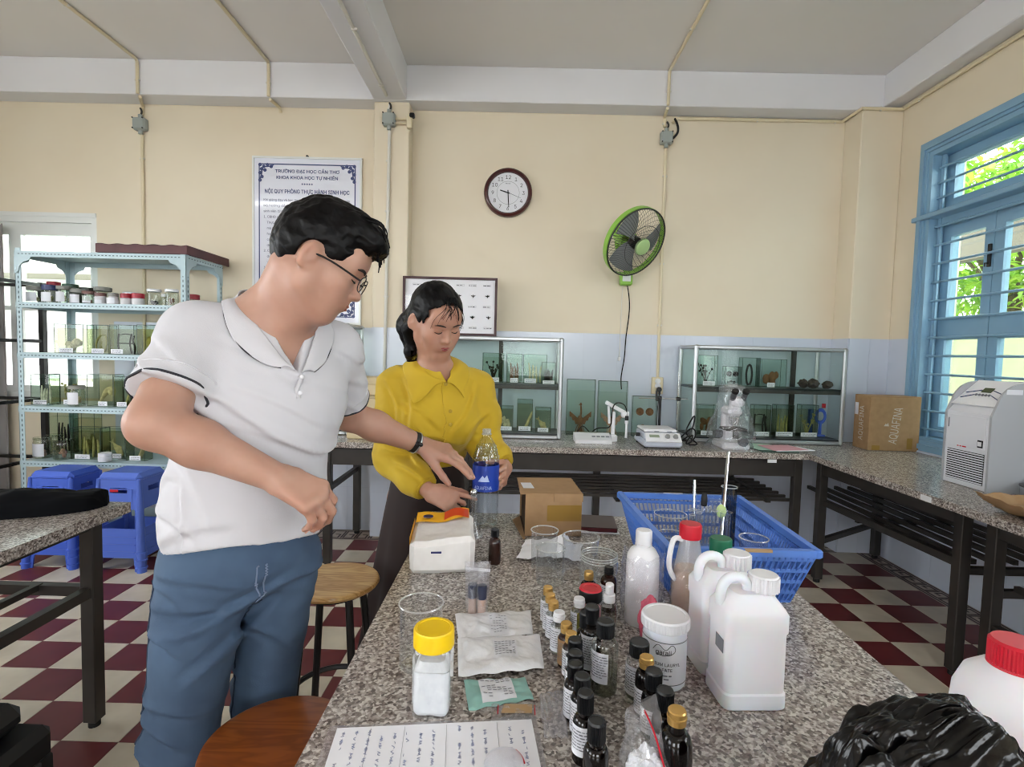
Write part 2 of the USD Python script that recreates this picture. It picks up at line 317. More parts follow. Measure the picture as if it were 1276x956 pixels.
# floor: red and cream tiles laid one by one, key-pattern border
fl = ST('floor', bx(XL, XR, YN, YB, -.12, -.0015), 'floor_grout')
cells = []
for i in range(1, 35):
    for j in range(0, 39):
        x1, y1 = GX - (i - 1) * S, GY - j * S; c = np.array([x1 - S / 2, y1 - S / 2, 0]); d = c - CAM; w = d @ FW
        red = (j - i + 3) % 2 == 1; area = -1
        if w > .3:
            u, v = CW / 2 + FPX * (d @ RT) / w, CH / 2 + FPX * (d @ DN) / w
            if -60 < u < CW + 60 and v < CH + 90 and not (-.3 < c[0] < .62 and c[1] < 1.9): area = 1 / w ** 2 / w
        cells.append((area, i, j, x1, y1, red))
cells.sort(key=lambda t: -t[0])
rest = {True: [], False: []}
for n, (area, i, j, x1, y1, red) in enumerate(cells):
    if x1 - S < XL: continue
    if n < 300:
        ST('floor_tile', bx(x1 - S + .0009, x1 - .0009, y1 - S + .0009, y1 - .0009, -.012, 0, .0012), 'tile_red' if red else 'tile_cream', fl)
    else: rest[red].append(bx(x1 - S + .0009, x1 - .0009, y1 - S + .0009, y1 - .0009, -.01, 0))
for r_, m_, nm in ((True, 'tile_red', 'far_red_tiles'), (False, 'tile_cream', 'far_cream_tiles')):
    keys(stage.GetPrimAtPath(ST(nm, cat(rest[r_]), m_, fl)), kind='stuff')
def key_unit(w):   # one 20 cm meander between two rules, drawn in x along the wall, y across it
    t, o = .012, []
    def seg(x0, y0, x1, y1): o.append(bx(min(x0, x1) - t / 2, max(x0, x1) + t / 2, min(y0, y1) - t / 2, max(y0, y1) + t / 2, 0, .0006))
    seg(0, .012, S, .012); seg(0, w - .012, S, w - .012); a, b = .032, w - .032; m = (a + b) / 2
    for k in (0, S / 2):
        seg(k + .008, a, k + .07, a); seg(k + .07, a, k + .07, m); seg(k + .07, m, k + .04, m); seg(k + .008, a, k + .008, b); seg(k + .008, b, k + .092, b); seg(k + .092, a, k + .092, b)
    return cat(o)
for k in range(34):
    x1 = GX - k * S
    if x1 - S > XL: ST('border_tile', bx(x1 - S + .0009, x1 - .0009, GY + .0009, YB - .008, -.012, 0), 'border_tile', fl)
for k in range(-1, 16):
    y1 = GY - k * S; ST('border_tile', bx(GX + .0009, XR - .008, y1 - S + .0009, y1 - .0009, -.012, 0), 'border_tile', fl)
keys(stage.GetPrimAtPath(ST('key_pattern', cat([mv(key_unit(YB - GY - .01), GX - k * S, GY) for k in range(1, 28)] + [mv(key_unit(XR - GX - .01), XR - .01, GY - k * S, rz=90) for k in range(0, 16)]), 'border_ink', fl)), kind='stuff')
# ---------------------------------------------------------------- blue window in the right wall
w1 = path('/World', 'window_1'); UsdGeom.Xform.Define(stage, w1); keys(stage.GetPrimAtPath(w1), kind='structure')
a, b, c, d = RW[0]; XF = 2.70
yz = lambda m, x, y=0: mv(m, rz=90, x=x, y=y)           # a ring drawn in xz turned to fill x-d..x in the yz plane
fr = cat([yz(frm(a - .07, b + .07, c - .06, d + .07, .068, .105), 2.70), yz(frm(a - .05, b + .05, c - .045, d + .05, .03, .03), 2.612), yz(frm(a - .002, b + .002, c - .002, d + .002, .03, .2), 2.805)])
P('window_frame', fr, 'blue_paint', w1, smooth=False)
P('transom_bar', cat([bx(2.575, 2.78, a - .09, b + .09, 2.285, 2.315, .005), bx(2.66, 2.79, a + .03, b - .03, 2.245, 2.345, .004)]), 'blue_paint', w1, smooth=False)
n_leaf, lw = 4, (b - a - .06) / 4
def leaf(y0, y1, z0, z1, st, rails, parent=w1):
    q = sg.box(y0, z0, y1, z1)
    for (r0, r1), (s0, s1) in zip(rails[:-1], rails[1:]): q = q.difference(sg.box(y0 + st, r1, y1 - st, s0))
    m = [mv(prism(q, .04), rx=90, rz=90, x=XF)]
    f = P('casement' if z0 < 2 else 'transom_light', cat(m), 'blue_paint', parent, smooth=False)
    for (r0, r1), (s0, s1) in zip(rails[:-1], rails[1:]): P('pane', bx(XF + .015, XF + .019, y0 + st - .004, y1 - st + .004, r1 - .004, s0 + .004), 'pane', f, smooth=False)
    return f
for k in range(n_leaf):
    y0 = a + .03 + k * lw; f = leaf(y0 + .002, y0 + lw - .002, .9, 2.245, .062, [(.9, .97), (1.52, 1.66), (2.165, 2.245)])
    P('bolt', cat([bx(XF - .012, XF, y0 + .01, y0 + .03, 1.93, 2.06, .002), tube([(XF - .012, y0 + .02, 1.95), (XF - .03, y0 + .02, 1.95), (XF - .03, y0 + .02, 1.93)], .004, 6)]), 'steel_black', f)
for k in range(2): leaf(a + .03 + k * 2 * lw + .002, a + .03 + (k + 1) * 2 * lw - .002, 2.345, 2.68, .06, [(2.345, 2.40), (2.615, 2.68)])
zs = [.95 + .1165 * k for k in range(12)]
for z in zs: P('grille_bar', mv(tube([(0, a + .035, 0), (0, b - .035, 0)], .0075, 8), 2.645, 0, z), 'blue_paint', w1)
for z in (2.41, 2.505, 2.60): P('grille_bar', mv(tube([(0, a + .035, 0), (0, b - .035, 0)], .0075, 8), 2.645, 0, z), 'blue_paint', w1)
for y in (a + .05, (a + b) / 2, b - .05):
    P('grille_upright', bx(2.655, 2.667, y - .012, y + .012, .9, 2.285), 'blue_paint', w1, smooth=False); P('grille_upright', bx(2.655, 2.667, y - .012, y + .012, 2.345, 2.68), 'blue_paint', w1, smooth=False)
P('sill', bx(2.585, 2.66, a - .08, b + .08, .795, .812, .004), 'wall_tile', w1, smooth=False)
# further windows of the same wall and the left wall, outside the picture: frames only
for k, (a, b, c, d) in enumerate(RW[1:] ): ST(f'window_{k + 2}', cat([bx(2.6, 2.72, a, a + .07, c, d), bx(2.6, 2.72, b - .07, b, c, d), bx(2.6, 2.72, a, b, d - .07, d), bx(2.6, 2.72, a, b, c, c + .07), bx(2.66, 2.7, (a + b) / 2 - .04, (a + b) / 2 + .04, c, d), bx(2.6, 2.72, a, b, 2.26, 2.33)]), 'blue_paint')
for k, (a, b, c, d) in enumerate(LW): ST(f'window_{k + 4}', cat([bx(XL - .12, XL, a, a + .07, c, d), bx(XL - .12, XL, b - .07, b, c, d), bx(XL - .12, XL, a, b, d - .07, d), bx(XL - .12, XL, a, b, c, c + .07), bx(XL - .1, XL - .05, (a + b) / 2 - .04, (a + b) / 2 + .04, c, d)]), 'blue_paint')
# aluminium window behind the shelf
w6 = path('/World', 'window_6'); UsdGeom.Xform.Define(stage, w6); keys(stage.GetPrimAtPath(w6), kind='structure')
xa, za, xb, zb = WB.bounds
P('window_frame', cat([mv(frm(xa, xb, za, zb, .04, .12), y=YB), bx(xa, xb, YB - .006, YB, zb, zb + .03)]), 'white_alu', w6, smooth=False)
for x0, x1 in ((xa + .04, -3.76), (-3.76, xb - .03)):
    s = P('sash', cat([mv(frm(x0, x1, za + .04, zb - .04, .045, .04, t=.09), y=YB + .03), bx(x0 + .045, x1 - .045, YB + .032, YB + .068, 1.60, 1.63)]), 'white_alu', w6, smooth=False)
    P('pane', bx(x0 + .04, x1 - .03, YB + .048, YB + .052, 1.63, zb - .13), 'pane', s, smooth=False)
    P('frosted_pane', bx(x0 + .04, x1 - .03, YB + .048, YB + .052, za + .12, 1.60), 'frosted', s, label='pane of patterned frosted glass', smooth=False)
# ---------------------------------------------------------------- outside
mat('ground_out', '#8d8a80', .9, vary=(1.5, '#7f7c70')); mat('wall_out', '#a0a684', .85, vary=(2, '#979d7b')); mat('eave_out', '#9d958a', .85); mat('fascia_out', '#6e675e', .85); mat('bark', '#57483a', .9, vary=(14, '#463a2f'))
M['leaf'] = usdkit.material(stage, '/World/Looks/leaf', {'o': ('object_info', {}), 'g': ('geometry', {}), 'n': ('noise_texture', {'scale': 3.0}), 'r': ('rgb_ramp', {'ramp': [(.3, lin('#4c7a24')), (.5, lin('#7fae35')), (.7, lin('#b9d350'))]}), 'p': ('principled_bsdf', {'roughness': .4}), 't': ('translucent_bsdf', {}), 'x': ('mix_closure', {'fac': .45})},
    [('g.position', 'n.vector'), ('n.fac', 'r.fac'), ('r.color', 'p.base_color'), ('r.color', 't.color'), ('p.BSDF', 'x.closure1'), ('t.BSDF', 'x.closure2')], 'x.closure')
ST('ground', bx(-14, 16, -14, 16, -.6, -.13), 'ground_out')
keys(stage.GetPrimAtPath(O('boundary_wall', cat([bx(4.3, 4.45, -3, 9, -.13, 1.72), bx(4.27, 4.48, -3, 9, 1.72, 1.78)]), 'wall_out', 'pale yellow-green plastered wall outside the blue window', 'wall', smooth=False)), kind='structure')
cn = T('walkway_canopy', 'grey brown canopy edge outside above the blue casements', 'canopy', (0, 0, 0))
P('fascia', bx(3.95, 4.05, -3, 9, 2.29, 2.62), 'fascia_out', cn, smooth=False)
for y in (-2, 1.2, 5.4): P('post', bx(3.96, 4.04, y, y + .08, -.13, 2.29), 'eave_out', cn, smooth=False)
rg = random.Random(5)
def tree(cx, cy, zc, rr, n, label):
    t = T('tree', label, 'tree', (cx, cy, -.13)); trunk = [(0, 0, 0), (.05, .02, 1), (.02, -.05, zc)]
    P('trunk', cat([tube(spline(trunk, 10), np.linspace(.13, .06, 10), 10)] + [tube(spline([(.03, 0, zc * .7), (math.cos(q) * rr * .4, math.sin(q) * rr * .4, zc + .2), (math.cos(q) * rr * .8, math.sin(q) * rr * .8, zc + .5)], 7), np.linspace(.05, .015, 7), 7) for q in np.arange(6) * 1.05]), 'bark', t)
    p = path(t, 'foliage'); pi = UsdGeom.PointInstancer.Define(stage, p); keys(pi.GetPrim(), kind='stuff')
    lf = sheet(lambda u, v: np.stack([(u - .5) * .062 * np.sin(np.pi * np.clip(v, .04, 1)) ** .8, v * .2, -.05 * (v - .4) ** 2 * 2 + np.abs(u - .5) * .03], 1), 3, 6)
    usdkit.mesh(stage, p + '/leaf_blade', lf, M['leaf'], smooth=True); pi.CreatePrototypesRel().SetTargets([p + '/leaf_blade'])
    pos, qu = [], []
    while len(pos) < n:
        v = np.array([rg.gauss(0, 1) for _ in range(3)]); v /= np.linalg.norm(v); r = rr * rg.uniform(.55, 1) * (.8 + .35 * float(noise(v * 2.2 + cx, 3)))
        pos.append(Gf.Vec3f(float(v[0] * r), float(v[1] * r), float(zc + .3 + v[2] * r * .85))); az, el = rg.uniform(0, 6.28), rg.uniform(-1.2, .5)
        q = Gf.Rotation(Gf.Vec3d(1, 0, 0), math.degrees(el)) * Gf.Rotation(Gf.Vec3d(0, 0, 1), math.degrees(az)); q = q.GetQuat(); qu.append(Gf.Quath(q.GetReal(), *[float(x) for x in q.GetImaginary()]))
    pi.CreatePositionsAttr(pos); pi.CreateOrientationsAttr(qu); pi.CreateProtoIndicesAttr([0] * n)
tree(6.1, 6.7, 2.8, 1.4, 2300, 'bright leafy green tree outside the far casement of the blue window'); tree(5.9, 3.5, 2.7, 1.35, 2000, 'leafy green tree outside the near casements of the blue window'); tree(6.9, 10.1, 2.8, 1.5, 1100, 'leafy tree furthest away outside the blue window')
nb = T('neighbouring_building', 'pale neighbouring building with a grey roof outside the window behind the shelf', 'building', (-6.2, 8.5, -.13))
P('wall', bx(-3, 3.2, 0, 3, 0, 2.5), 'plaster_white', nb, smooth=False); P('roof', mv(prism([(-.5, 0), (1.6, .9), (3.6, 0)], 6.8), rx=90, rz=90, x=-3.3, y=-.2, z=2.5), 'eave_out', nb, smooth=False)
# fluorescent battens on the ceiling behind and above the camera
def batten(x, y, label):
    t = T('ceiling_lamp', label, 'lamp', (x, y, 3.0), 90, 'fluorescent battens on the ceiling')
    for s in (-.5, .5): P('hanger', bx(-.004, .004, s - .004, s + .004, -.002, .35), 'white_plastic', t, smooth=False)
    P('housing', box(.09, 1.24, .05, (0, 0, -.026), .006), 'white_plastic', t); 
    m = usdkit.material(stage, '/World/Looks/tube_glow', {'e': ('emission', {'color': (.95, .98, 1.0), 'strength': 22.0})}, [], 'e.emission') if 'tube_glow' not in M else M['tube_glow']; M['tube_glow'] = m
    P('fluorescent_tube', mv(cyl(.014, 1.19, n=14), 0, .595, -.075, rx=90), m, t); [P('end_cap', box(.03, .02, .05, (0, s * .605, -.076), .003), 'white_plastic', t) for s in (-1, 1)]
for x, y in ((.9, 2.0), (-2.4, 2.0), (.9, -.6), (-2.4, -.6)): batten(x, y, 'white fluorescent batten hung below the ceiling')
# ================================================================ counters along the back and right walls
ZT, ZG = .80, .765
def slab(poly): return mv(prism(poly, ZT - ZG), z=ZG)
mat('sticker', '#e4e4e6', .6)
def steel_frame(t, legs, rails, slats, sl_r=.0125, feet=True):
    for x, y in legs:
        l = P('leg', bx(x - .024, x + .024, y - .024, y + .024, .022, ZG - .001, .003), 'steel_dark', t, smooth=False)
        P('foot', cyl(.019, .022, (x, y, 0), 14), 'rubber', l)
    for a, b, w, h in rails: P('rail', bar(a, b, w, h), 'steel_dark', t, smooth=False)
    for a, b in slats: P('slat', bar(a, b, sl_r * 2), 'steel_dark', t, smooth=False)
yf, yr = 3.265, 3.88
t = T('lab_bench', 'long speckled granite wall bench with dark steel legs along the back wall', 'bench')
P('granite_top', slab(sg.Polygon([(-1.75, 3.2), (1.80, 3.2), (1.80, 3.735), (1.80, 3.94), (-.775, 3.94), (-.775, 3.81), (-1.055, 3.81), (-1.055, 3.94), (-1.75, 3.94)])), 'granite', t, smooth=False)
lx = [-1.70, -1.155, -.30, .62, 1.76]
steel_frame(t, [(x, yf) for x in lx[1:] if x != .62] + [(x, yr) for x in (-1.155, -.30, .62, 1.60)],
    [((-1.155, yf, .70), (1.76, yf, .70), .03, .10), ((-1.155, yr, .72), (1.6, yr, .72), .03, .05), ((-1.155, yf, .49), (-1.155, yr, .49), .03, .03), ((-1.155, 3.40, .745), (-1.155, yr, .52), .03, .03), ((1.60, yf + .01, .49), (1.6, yr, .49), .03, .03)],
    [((-.30, y, .49), (1.76, y, .49)) for y in np.linspace(3.30, 3.84, 7)], .009)
for x in (.10, .66, 1.22): P('shelf_bearer', bar((x, yf, .47), (x, yr, .47), .025), 'steel_black', t, smooth=False)
P('sticker', bx(1.545, 1.60, 3.198, 3.2, .742, .763), 'sticker', t, label='small white paper sticker on the bench edge', smooth=False)
t = T('lab_bench', 'speckled granite bench with slatted shelf along the right wall under the blue window', 'bench')
P('granite_top', slab(sg.Polygon([(1.803, 2.205), (2.612, 2.205), (2.612, 3.74), (1.803, 3.74)])), 'granite', t, smooth=False)
xf, xk = 1.965, 2.55
steel_frame(t, [(xf, 2.28), (1.90, 3.23), (xk, 2.28), (xk, 3.66)],
    [((xf, 2.28, .715), (1.90, 3.23, .715), .03, .085), ((xk, 2.28, .73), (xk, 3.66, .73), .03, .05), ((xf, 2.28, .50), (1.92, 3.23, .50), .035, .035), ((xf, 2.28, .47), (xk, 2.28, .47), .03, .03), ((1.92, 3.23, .26), (2.53, 3.62, .26), .03, .03)],
    [((x, 2.30, .50), (x, 3.62, .50)) for x in np.linspace(2.04, 2.50, 6)], .011)
P('shelf_bearer', bar((1.94, 2.95, .475), (xk, 2.95, .475), .025), 'steel_black', t, smooth=False)
P('sticker', bx(1.80, 1.803, 2.26, 2.32, .768, .792), 'sticker', t, label='small white paper sticker on the bench edge', smooth=False)
t = T('lab_bench', 'nearer granite bench at the right edge carrying the brown paper tray', 'bench')
P('granite_top', slab(sg.Polygon([(1.803, .5), (2.612, .5), (2.612, 2.2), (1.803, 2.2)])), 'granite', t, smooth=False)
steel_frame(t, [(xf, 2.12), (xf, .6), (xk, 2.12), (xk, .6)],
    [((xf, 2.12, .715), (xf, .6, .715), .03, .085), ((xf, 2.12, .30), (xf, .6, .30), .035, .035), ((xf, 2.12, .44), (xk, 2.12, .44), .03, .03), ((xk, 2.12, .44), (xk, .6, .44), .03, .03)],
    [((x, 2.10, .47), (x, .64, .47)) for x in np.linspace(2.04, 2.50, 6)], .011)
# ---------------------------------------------------------------- conduits and boxes on the wall
def clip(t, x, y, z, w=.034, ax='v'): P('clip', box(*( (w, .012, .012) if ax == 'v' else (.012, .012, w)), (x, y, z), .002), 'pvc_white', t, smooth=False)
def conduit(label, runs, clips, m='pvc_cream', r=.011):
    t = T('conduit', label, 'conduit')
    for q in runs: P('pipe', tube(q, r, 10), m, t)
    for c in clips: clip(t, *c)
    return t
def junction(x, y, z, label):
    t = T('junction_box', label, 'junction box', (x, y, z), 0)
    P('body', box(.088, .05, .088, (0, -.025, 0), .008), 'box_grey', t, smooth=False); P('cover', box(.078, .008, .078, (0, -.053, 0), .003), 'box_grey', t, smooth=False)
    for a in (-1, 1):
        for b in (-1, 1): P('screw', mv(cyl(.005, .006, n=8), a * .036, -.056, b * .036, rx=90), 'steel_dark', t)
    for b in (-1, 1): P('gland', cyl(.015, .024, (0, -.026, .044 if b > 0 else -.068), 12), 'box_grey', t)
    P('cable_end', tube(spline([(.004, -.026, .066), (.012, -.028, .09), (.0, -.024, .115)], 8), .007, 6), 'steel_dark', t)
W0 = YB - .011
conduit('left wall conduit running from the ceiling to the first grey junction box', [[(-2.685, .5, 3.338), (-2.68, 3.765, 3.338), (-2.68, 3.778, 3.32), (-2.68, 3.778, 3.11)], [(-2.68, 3.80, 3.098), (-2.76, W0, 3.098), (-2.762, W0, 3.03)], [(-2.765, W0, 2.89), (-2.77, W0, 1.0)]], [(-2.68, 3.2, 3.335), (-2.766, W0, 2.72), (-2.768, W0, 2.0), (-2.68, 3.778, 3.2)])
junction(-2.766, YB, 2.958, 'grey junction box on the cream wall above the shelf')
conduit('short grey conduit run on the ceiling left of the main beam', [[(-1.735, .5, 3.338), (-1.765, 3.766, 3.338), (-1.765, 3.778, 3.32), (-1.765, 3.778, 3.11)], [(-1.765, 3.80, 3.098), (-1.752, W0 - .02, 3.098), (-1.752, W0, 3.07)]], [(-1.75, 2.9, 3.335), (-1.765, 3.778, 3.2)])
conduit('conduit running under the main ceiling beam and down the pillar', [[(-.912, .5, 3.097), (-.925, 3.70, 3.097)], [(-.925, 3.808, 3.09), (-.927, 3.808, 3.05)], [(-.927, 3.808, 2.905), (-.945, 3.803, .9)]], [(-.915, 2.95, 3.09), (-.922, 3.55, 3.09), (-.926, 3.809, 3.06), (-.932, 3.809, 2.70), (-.935, 3.809, 2.35), (-.938, 3.809, 1.75)], 'pvc_white')
junction(-.927, 3.82, 2.975, 'grey junction box on the pillar under the main beam')
t = T('camera_bracket', 'small cream bracket with twin pipes and black tip on the pillar corner', 'bracket')
P('pipe', tube([(-.885, 3.80, 2.985), (-.80, 3.80, 2.985)], .008, 8), 'pvc_cream', t); P('pipe', tube([(-.885, 3.80, 2.955), (-.80, 3.80, 2.955)], .008, 8), 'pvc_cream', t)
P('plate', box(.04, .03, .09, (-.785, 3.80, 2.965), .006), 'pvc_cream', t, smooth=False); P('tip', box(.035, .04, .03, (-.765, 3.79, 3.005), .006), 'black_plastic', t, label='black tip', smooth=False)
conduit('right wall conduit running from the ceiling past the fan to the socket', [[(1.013, .5, 3.338), (1.01, 3.766, 3.338), (1.01, 3.778, 3.32), (1.01, 3.778, 3.11)], [(1.012, 3.8, 3.098), (1.03, W0, 3.098), (1.034, W0, 3.03)], [(1.048, W0, 2.88), (1.056, W0, 1.215)]], [(1.01, 3.3, 3.335), (1.01, 3.778, 3.2), (1.034, W0, 3.05), (1.05, W0, 2.68), (1.053, W0, 2.05), (1.055, W0, 1.6)])
junction(1.046, YB, 2.945, 'grey junction box on the cream wall right of the fan')
conduit('cream conduit running along the top of the wall to the window side', [[(1.09, W0, 3.06), (1.115, W0, 3.09), (2.31, W0, 3.095)], [(2.31, W0, 3.095), (2.323, 3.738, 3.098), (2.60, 3.738, 3.098), (2.606, 3.70, 3.10), (2.606, 1.5, 3.10)]], [(1.13, W0, 3.092, .03, 'h'), (1.7, W0, 3.093, .03, 'h'), (2.26, W0, 3.095, .03, 'h'), (2.45, 3.738, 3.098, .03, 'h'), (2.606, 3.6, 3.10, .03, 'h'), (2.606, 2.85, 3.1, .03, 'h')])
O('black_cable', tube(spline([(1.10, 3.92, 3.08), (1.115, 3.9, 3.03), (1.12, 3.905, 2.98), (1.09, 3.91, 2.94)], 14), .008, 8), 'rubber', 'black cable looping from the top conduit into the right junction box', 'cable')
# ---------------------------------------------------------------- rules notice
px0, px1, pz0, pz1 = -1.951, -1.161, 1.555, 2.751; pw, ph = px1 - px0, pz1 - pz0
t = T('notice_board', 'white laboratory rules notice with blue border and Vietnamese text', 'notice', ((px0 + px1) / 2, YB, (pz0 + pz1) / 2))
mat('notice_white', '#dfe1ec', .12, coat_weight=.4); mat('notice_blue', '#3c4674', .35); mat('notice_text', '#4b5170', .5)
P('panel', box(pw, .012, ph, (0, -.008, 0)), 'notice_white', t, smooth=False); P('frame', mv(frm(-pw / 2 - .006, pw / 2 + .006, -ph / 2 - .006, ph / 2 + .006, .014, .02), y=-.0205), 'white_alu', t, smooth=False)
P('border_line', mv(frm(-pw / 2 + .04, pw / 2 - .04, -ph / 2 + .045, ph / 2 - .045, .008, .001), y=-.0152), 'notice_blue', t, smooth=False)
for sx in (-1, 1):
    for sz in (-1, 1):
        o = [cyl(.013, .0008, (x, y, 0), 10) for x, y in ((0, 0), (.028, .012), (.055, 0), (.082, .012), (.012, .03), (0, .058), (.014, .085), (.036, .038), (0, .11))] + [tube(spline([(0, .1, 0), (.012, .06, 0), (.02, .02, 0), (.06, .012, 0), (.1, 0, 0)], 12), .004, 4)]
        o = cat(o); o.apply_scale([-sx, -sz, 1]); P('corner_ornament', mv(up_y(o), sx * (pw / 2 - .05), -.0152, sz * (ph / 2 - .055)), 'notice_blue', t, smooth=False)
def line(s, z, h, bold=False, x=None, w=None, nm='text', m='notice_text'):
    g = txt(s, h, .0008, x is None, bold, w); P(nm, mv(up_y(g), x or 0, -.0148, z), m, t, smooth=False)
line('TRƯỜNG ĐẠI HỌC CẦN THƠ', .50, .022, True, w=.47, nm='heading', m='notice_blue'); line('KHOA KHOA HỌC TỰ NHIÊN', .455, .022, True, w=.45, nm='heading', m='notice_blue'); line('*****', .405, .02, True, nm='heading', m='notice_blue')
line('NỘI QUY PHÒNG THỰC HÀNH SINH HỌC', .355, .027, True, w=.62, nm='heading', m='notice_blue')
rows = ['Khi giảng dạy và học tập tại phòng thực hành, Giáo viên, cán', 'bộ hướng dẫn (CBHD), cán bộ phục vụ (CBPV) và', 'sinh viên (SV) phải tuân thủ các nội quy sau:', '1. CBHD và SV phải có mặt', '    Thực tập đúng giờ', '    mà vào và chuẩn bị', '    học trước', '    có lý do khi', '    dự buổi', '2. CBHD, CBPV', '    dọn dẹp', '    vệ sinh', '3. Không', '    thực hành', '4. Để phòng', '    tự do', '    hành']
for k, s in enumerate(rows): line(s, .285 - k * .041, .0165, x=-pw / 2 + .075, w=.63 if k < 2 else None)
# the lower lines are hidden by the man's head or too small to read: rows of short strokes
P('small_print', cat([mv(up_y(ink(1, .6, .04, .014, k)), -pw / 2 + .1, -.0148, -.42 - .04 * k) for k in range(2)]), 'notice_text', t, smooth=False, kind='stuff')
P('nail', mv(cyl(.008, .02, n=8), 0, 0, ph / 2 + .012, rx=90), 'steel_dark', t)
# ---------------------------------------------------------------- clock
t = T('wall_clock', 'round wall clock with a dark red rim and white face', 'clock', (-.087, YB, 2.535)); R = .176
mat('clock_rim', '#431114', .25, coat_weight=.5); mat('clock_face', '#e2e3e8', .6)
P('rim', up_y(lathe([(R - .032, .0), (R, .0), (R, .024), (R - .008, .038), (R - .02, .042), (R - .03, .032), (R - .032, .016), (R - .032, .0)], 56)), 'clock_rim', t, smooth=50)
P('face', up_y(cyl(R - .03, .014, n=48)), 'clock_face', t)
for h in range(1, 13):
    a_ = math.radians(90 - 30 * h); P('numeral', mv(up_y(txt(str(h), .026, .0008)), .112 * math.cos(a_), -.0144, .112 * math.sin(a_)), 'ink', t, smooth=False)
P('dial_ring', up_y(mv(prism(sg.Point(0, 0).buffer(.083).difference(sg.Point(0, 0).buffer(.0812)), .0006), z=.0142)), 'ink_grey', t, smooth=False)
P('dial_mark', mv(up_y(ink(1, .04, .01, .007, 3)), -.02, -.0144, .066), 'ink_grey', t, smooth=False)
def hand(nm, deg, L, w, y, m='ink'):
    g = prism([(-w / 2, -L * .18), (w / 2, -L * .18), (w * .35, L), (-w * .35, L)], .0015); g = mv(g, rz=-deg); P(nm, mv(up_y(g), 0, -y, 0), m, t, smooth=False)
hand('hour_hand', 287, .062, .010, .016); hand('minute_hand', 176, .105, .008, .0185); hand('second_hand', 112, .10, .003, .021, 'ink_grey'); P('hub', up_y(cyl(.006, .025, n=12)), 'ink', t)
# ---------------------------------------------------------------- framed insects, leaning on the cabinet
t = T('insect_frame', 'brown framed glass case of pinned insects resting on the left cabinet', 'display frame', (-.478, 3.79, 1.69))
fw, fh = .67, .41
P('backing', box(fw, .012, fh, (0, .012, 0)), 'paper', t, smooth=False); P('frame', mv(frm(-fw / 2, fw / 2, -fh / 2, fh / 2, .016, .03), y=-.012), 'maroon_wood', t, smooth=False)
r = random.Random(8)
for k in range(5):
    for q in range(6):
        x, z = -.26 + q * .1 + r.uniform(-.01, .01), .15 - k * .075
        if k % 2 == 0: P('specimen_tag', mv(up_y(cat([ink(1, .05, .01, .008, k * 9 + q), mv(prism(sg.box(0, -.006, .055, .008).difference(sg.box(.001, -.005, .054, .007)), .0004))])), x, .0058, z), 'ink_grey', t, smooth=False)
        else: P('insect', mv(up_y(cat([mv(trimesh.creation.icosphere(1, .006), s=(.7, 1.9, .6)), *[mv(trimesh.creation.icosphere(1, .006), sx_ * .009, .002, .001, s=(1.3, .55, .2), rz=sx_ * 25) for sx_ in (-1, 1)]])), x + .025, .003, z), 'black_matte', t)
P('glass', box(fw - .03, .003, fh - .03, (0, -.008, 0)), 'case_glass', t, smooth=False)
# ---------------------------------------------------------------- wall fan
fd = np.array([.45, -.70, -.50]); fd /= np.linalg.norm(fd)
t = T('wall_fan', 'green and grey caged wall fan tilted down to the right', 'fan', (0, 0, 0)); FC = Gy(793, 303, 3.60)
mat('fan_green', '#8cbf4d', .35); mat('fan_green_pale', '#a9c98a', .4); mat('fan_wire', '#3b3c3b', .4, .4); mat('fan_blade', '#7b7e80', .35)
RF = frame((.8, .55, 0), fd); 
def fan(m):
    q = np.eye(4); q[:3, :3] = RF; q[:3, 3] = FC; m = m.copy(); m.apply_transform(q); return m
R = .232
fr_, bk = [], []
for k in range(72):
    a_ = 2 * np.pi * k / 72; c, s = math.cos(a_), math.sin(a_)
    fr_.append(tube([(c * .055, s * .055, .072), (c * .13, s * .13, .066), (c * .2, s * .2, .04), (c * R, s * R, .0)], .0013, 4)); 
    if k % 2 == 0: bk.append(tube([(c * .06, s * .06, -.085), (c * .15, s * .15, -.08), (c * .215, s * .215, -.05), (c * R, s * R, -.012)], .0014, 4))
P('front_guard_wires', fan(cat(fr_)), 'fan_wire', t, kind='stuff'); P('rear_guard_wires', fan(cat(bk)), 'fan_wire', t, kind='stuff')
circ = lambda r_, z: [(r_ * math.cos(a_), r_ * math.sin(a_), z) for a_ in np.arange(48) * 2 * np.pi / 48]
P('guard_rim', fan(tube(circ(R, .002), .005, 8, True)), 'fan_wire', t); P('rear_rim', fan(mv(lathe([(R - .003, -.045), (R + .004, -.045), (R + .006, -.006), (R - .002, -.006), (R - .003, -.045)], 48))), 'fan_green', t, label='bright green rear rim', smooth=40)
P('guard_ring', fan(tube(circ(.14, .064), .002, 6, True)), 'fan_wire', t); P('hub_badge', fan(lathe([(0, .088), (.03, .087), (.05, .08), (.058, .068), (.058, .06), (0, .06)], 32)), 'fan_green_pale', t, label='pale green round badge in the middle')
def blade(k):
    def f(u, v):
        th = (u - .5) * (1.25 - .15 * v) + v * .35 + k * 2 * np.pi / 3; r_ = .035 + v * .168; return np.stack([r_ * np.cos(th), r_ * np.sin(th), -.022 + (u - .5) * .06 * (1 - .3 * v)], 1)
    return thick(sheet(f, 14, 10), .003)
for k in range(3): P('blade', fan(blade(k)), 'fan_blade', t, smooth=True)
P('blade_hub', fan(cyl(.04, .05, (0, 0, -.045), 24)), 'black_plastic', t); P('motor', fan(lathe([(0, -.085), (.06, -.085), (.068, -.10), (.062, -.18), (.04, -.215), (0, -.22)], 28)), 'fan_green', t)
mnt = FC - fd * .19
P('bracket_arm', tube(spline([mnt, (mnt[0], 3.80, mnt[2] - .04), (.79, 3.87, 1.97)], 10), .022, 10), 'fan_green', t)
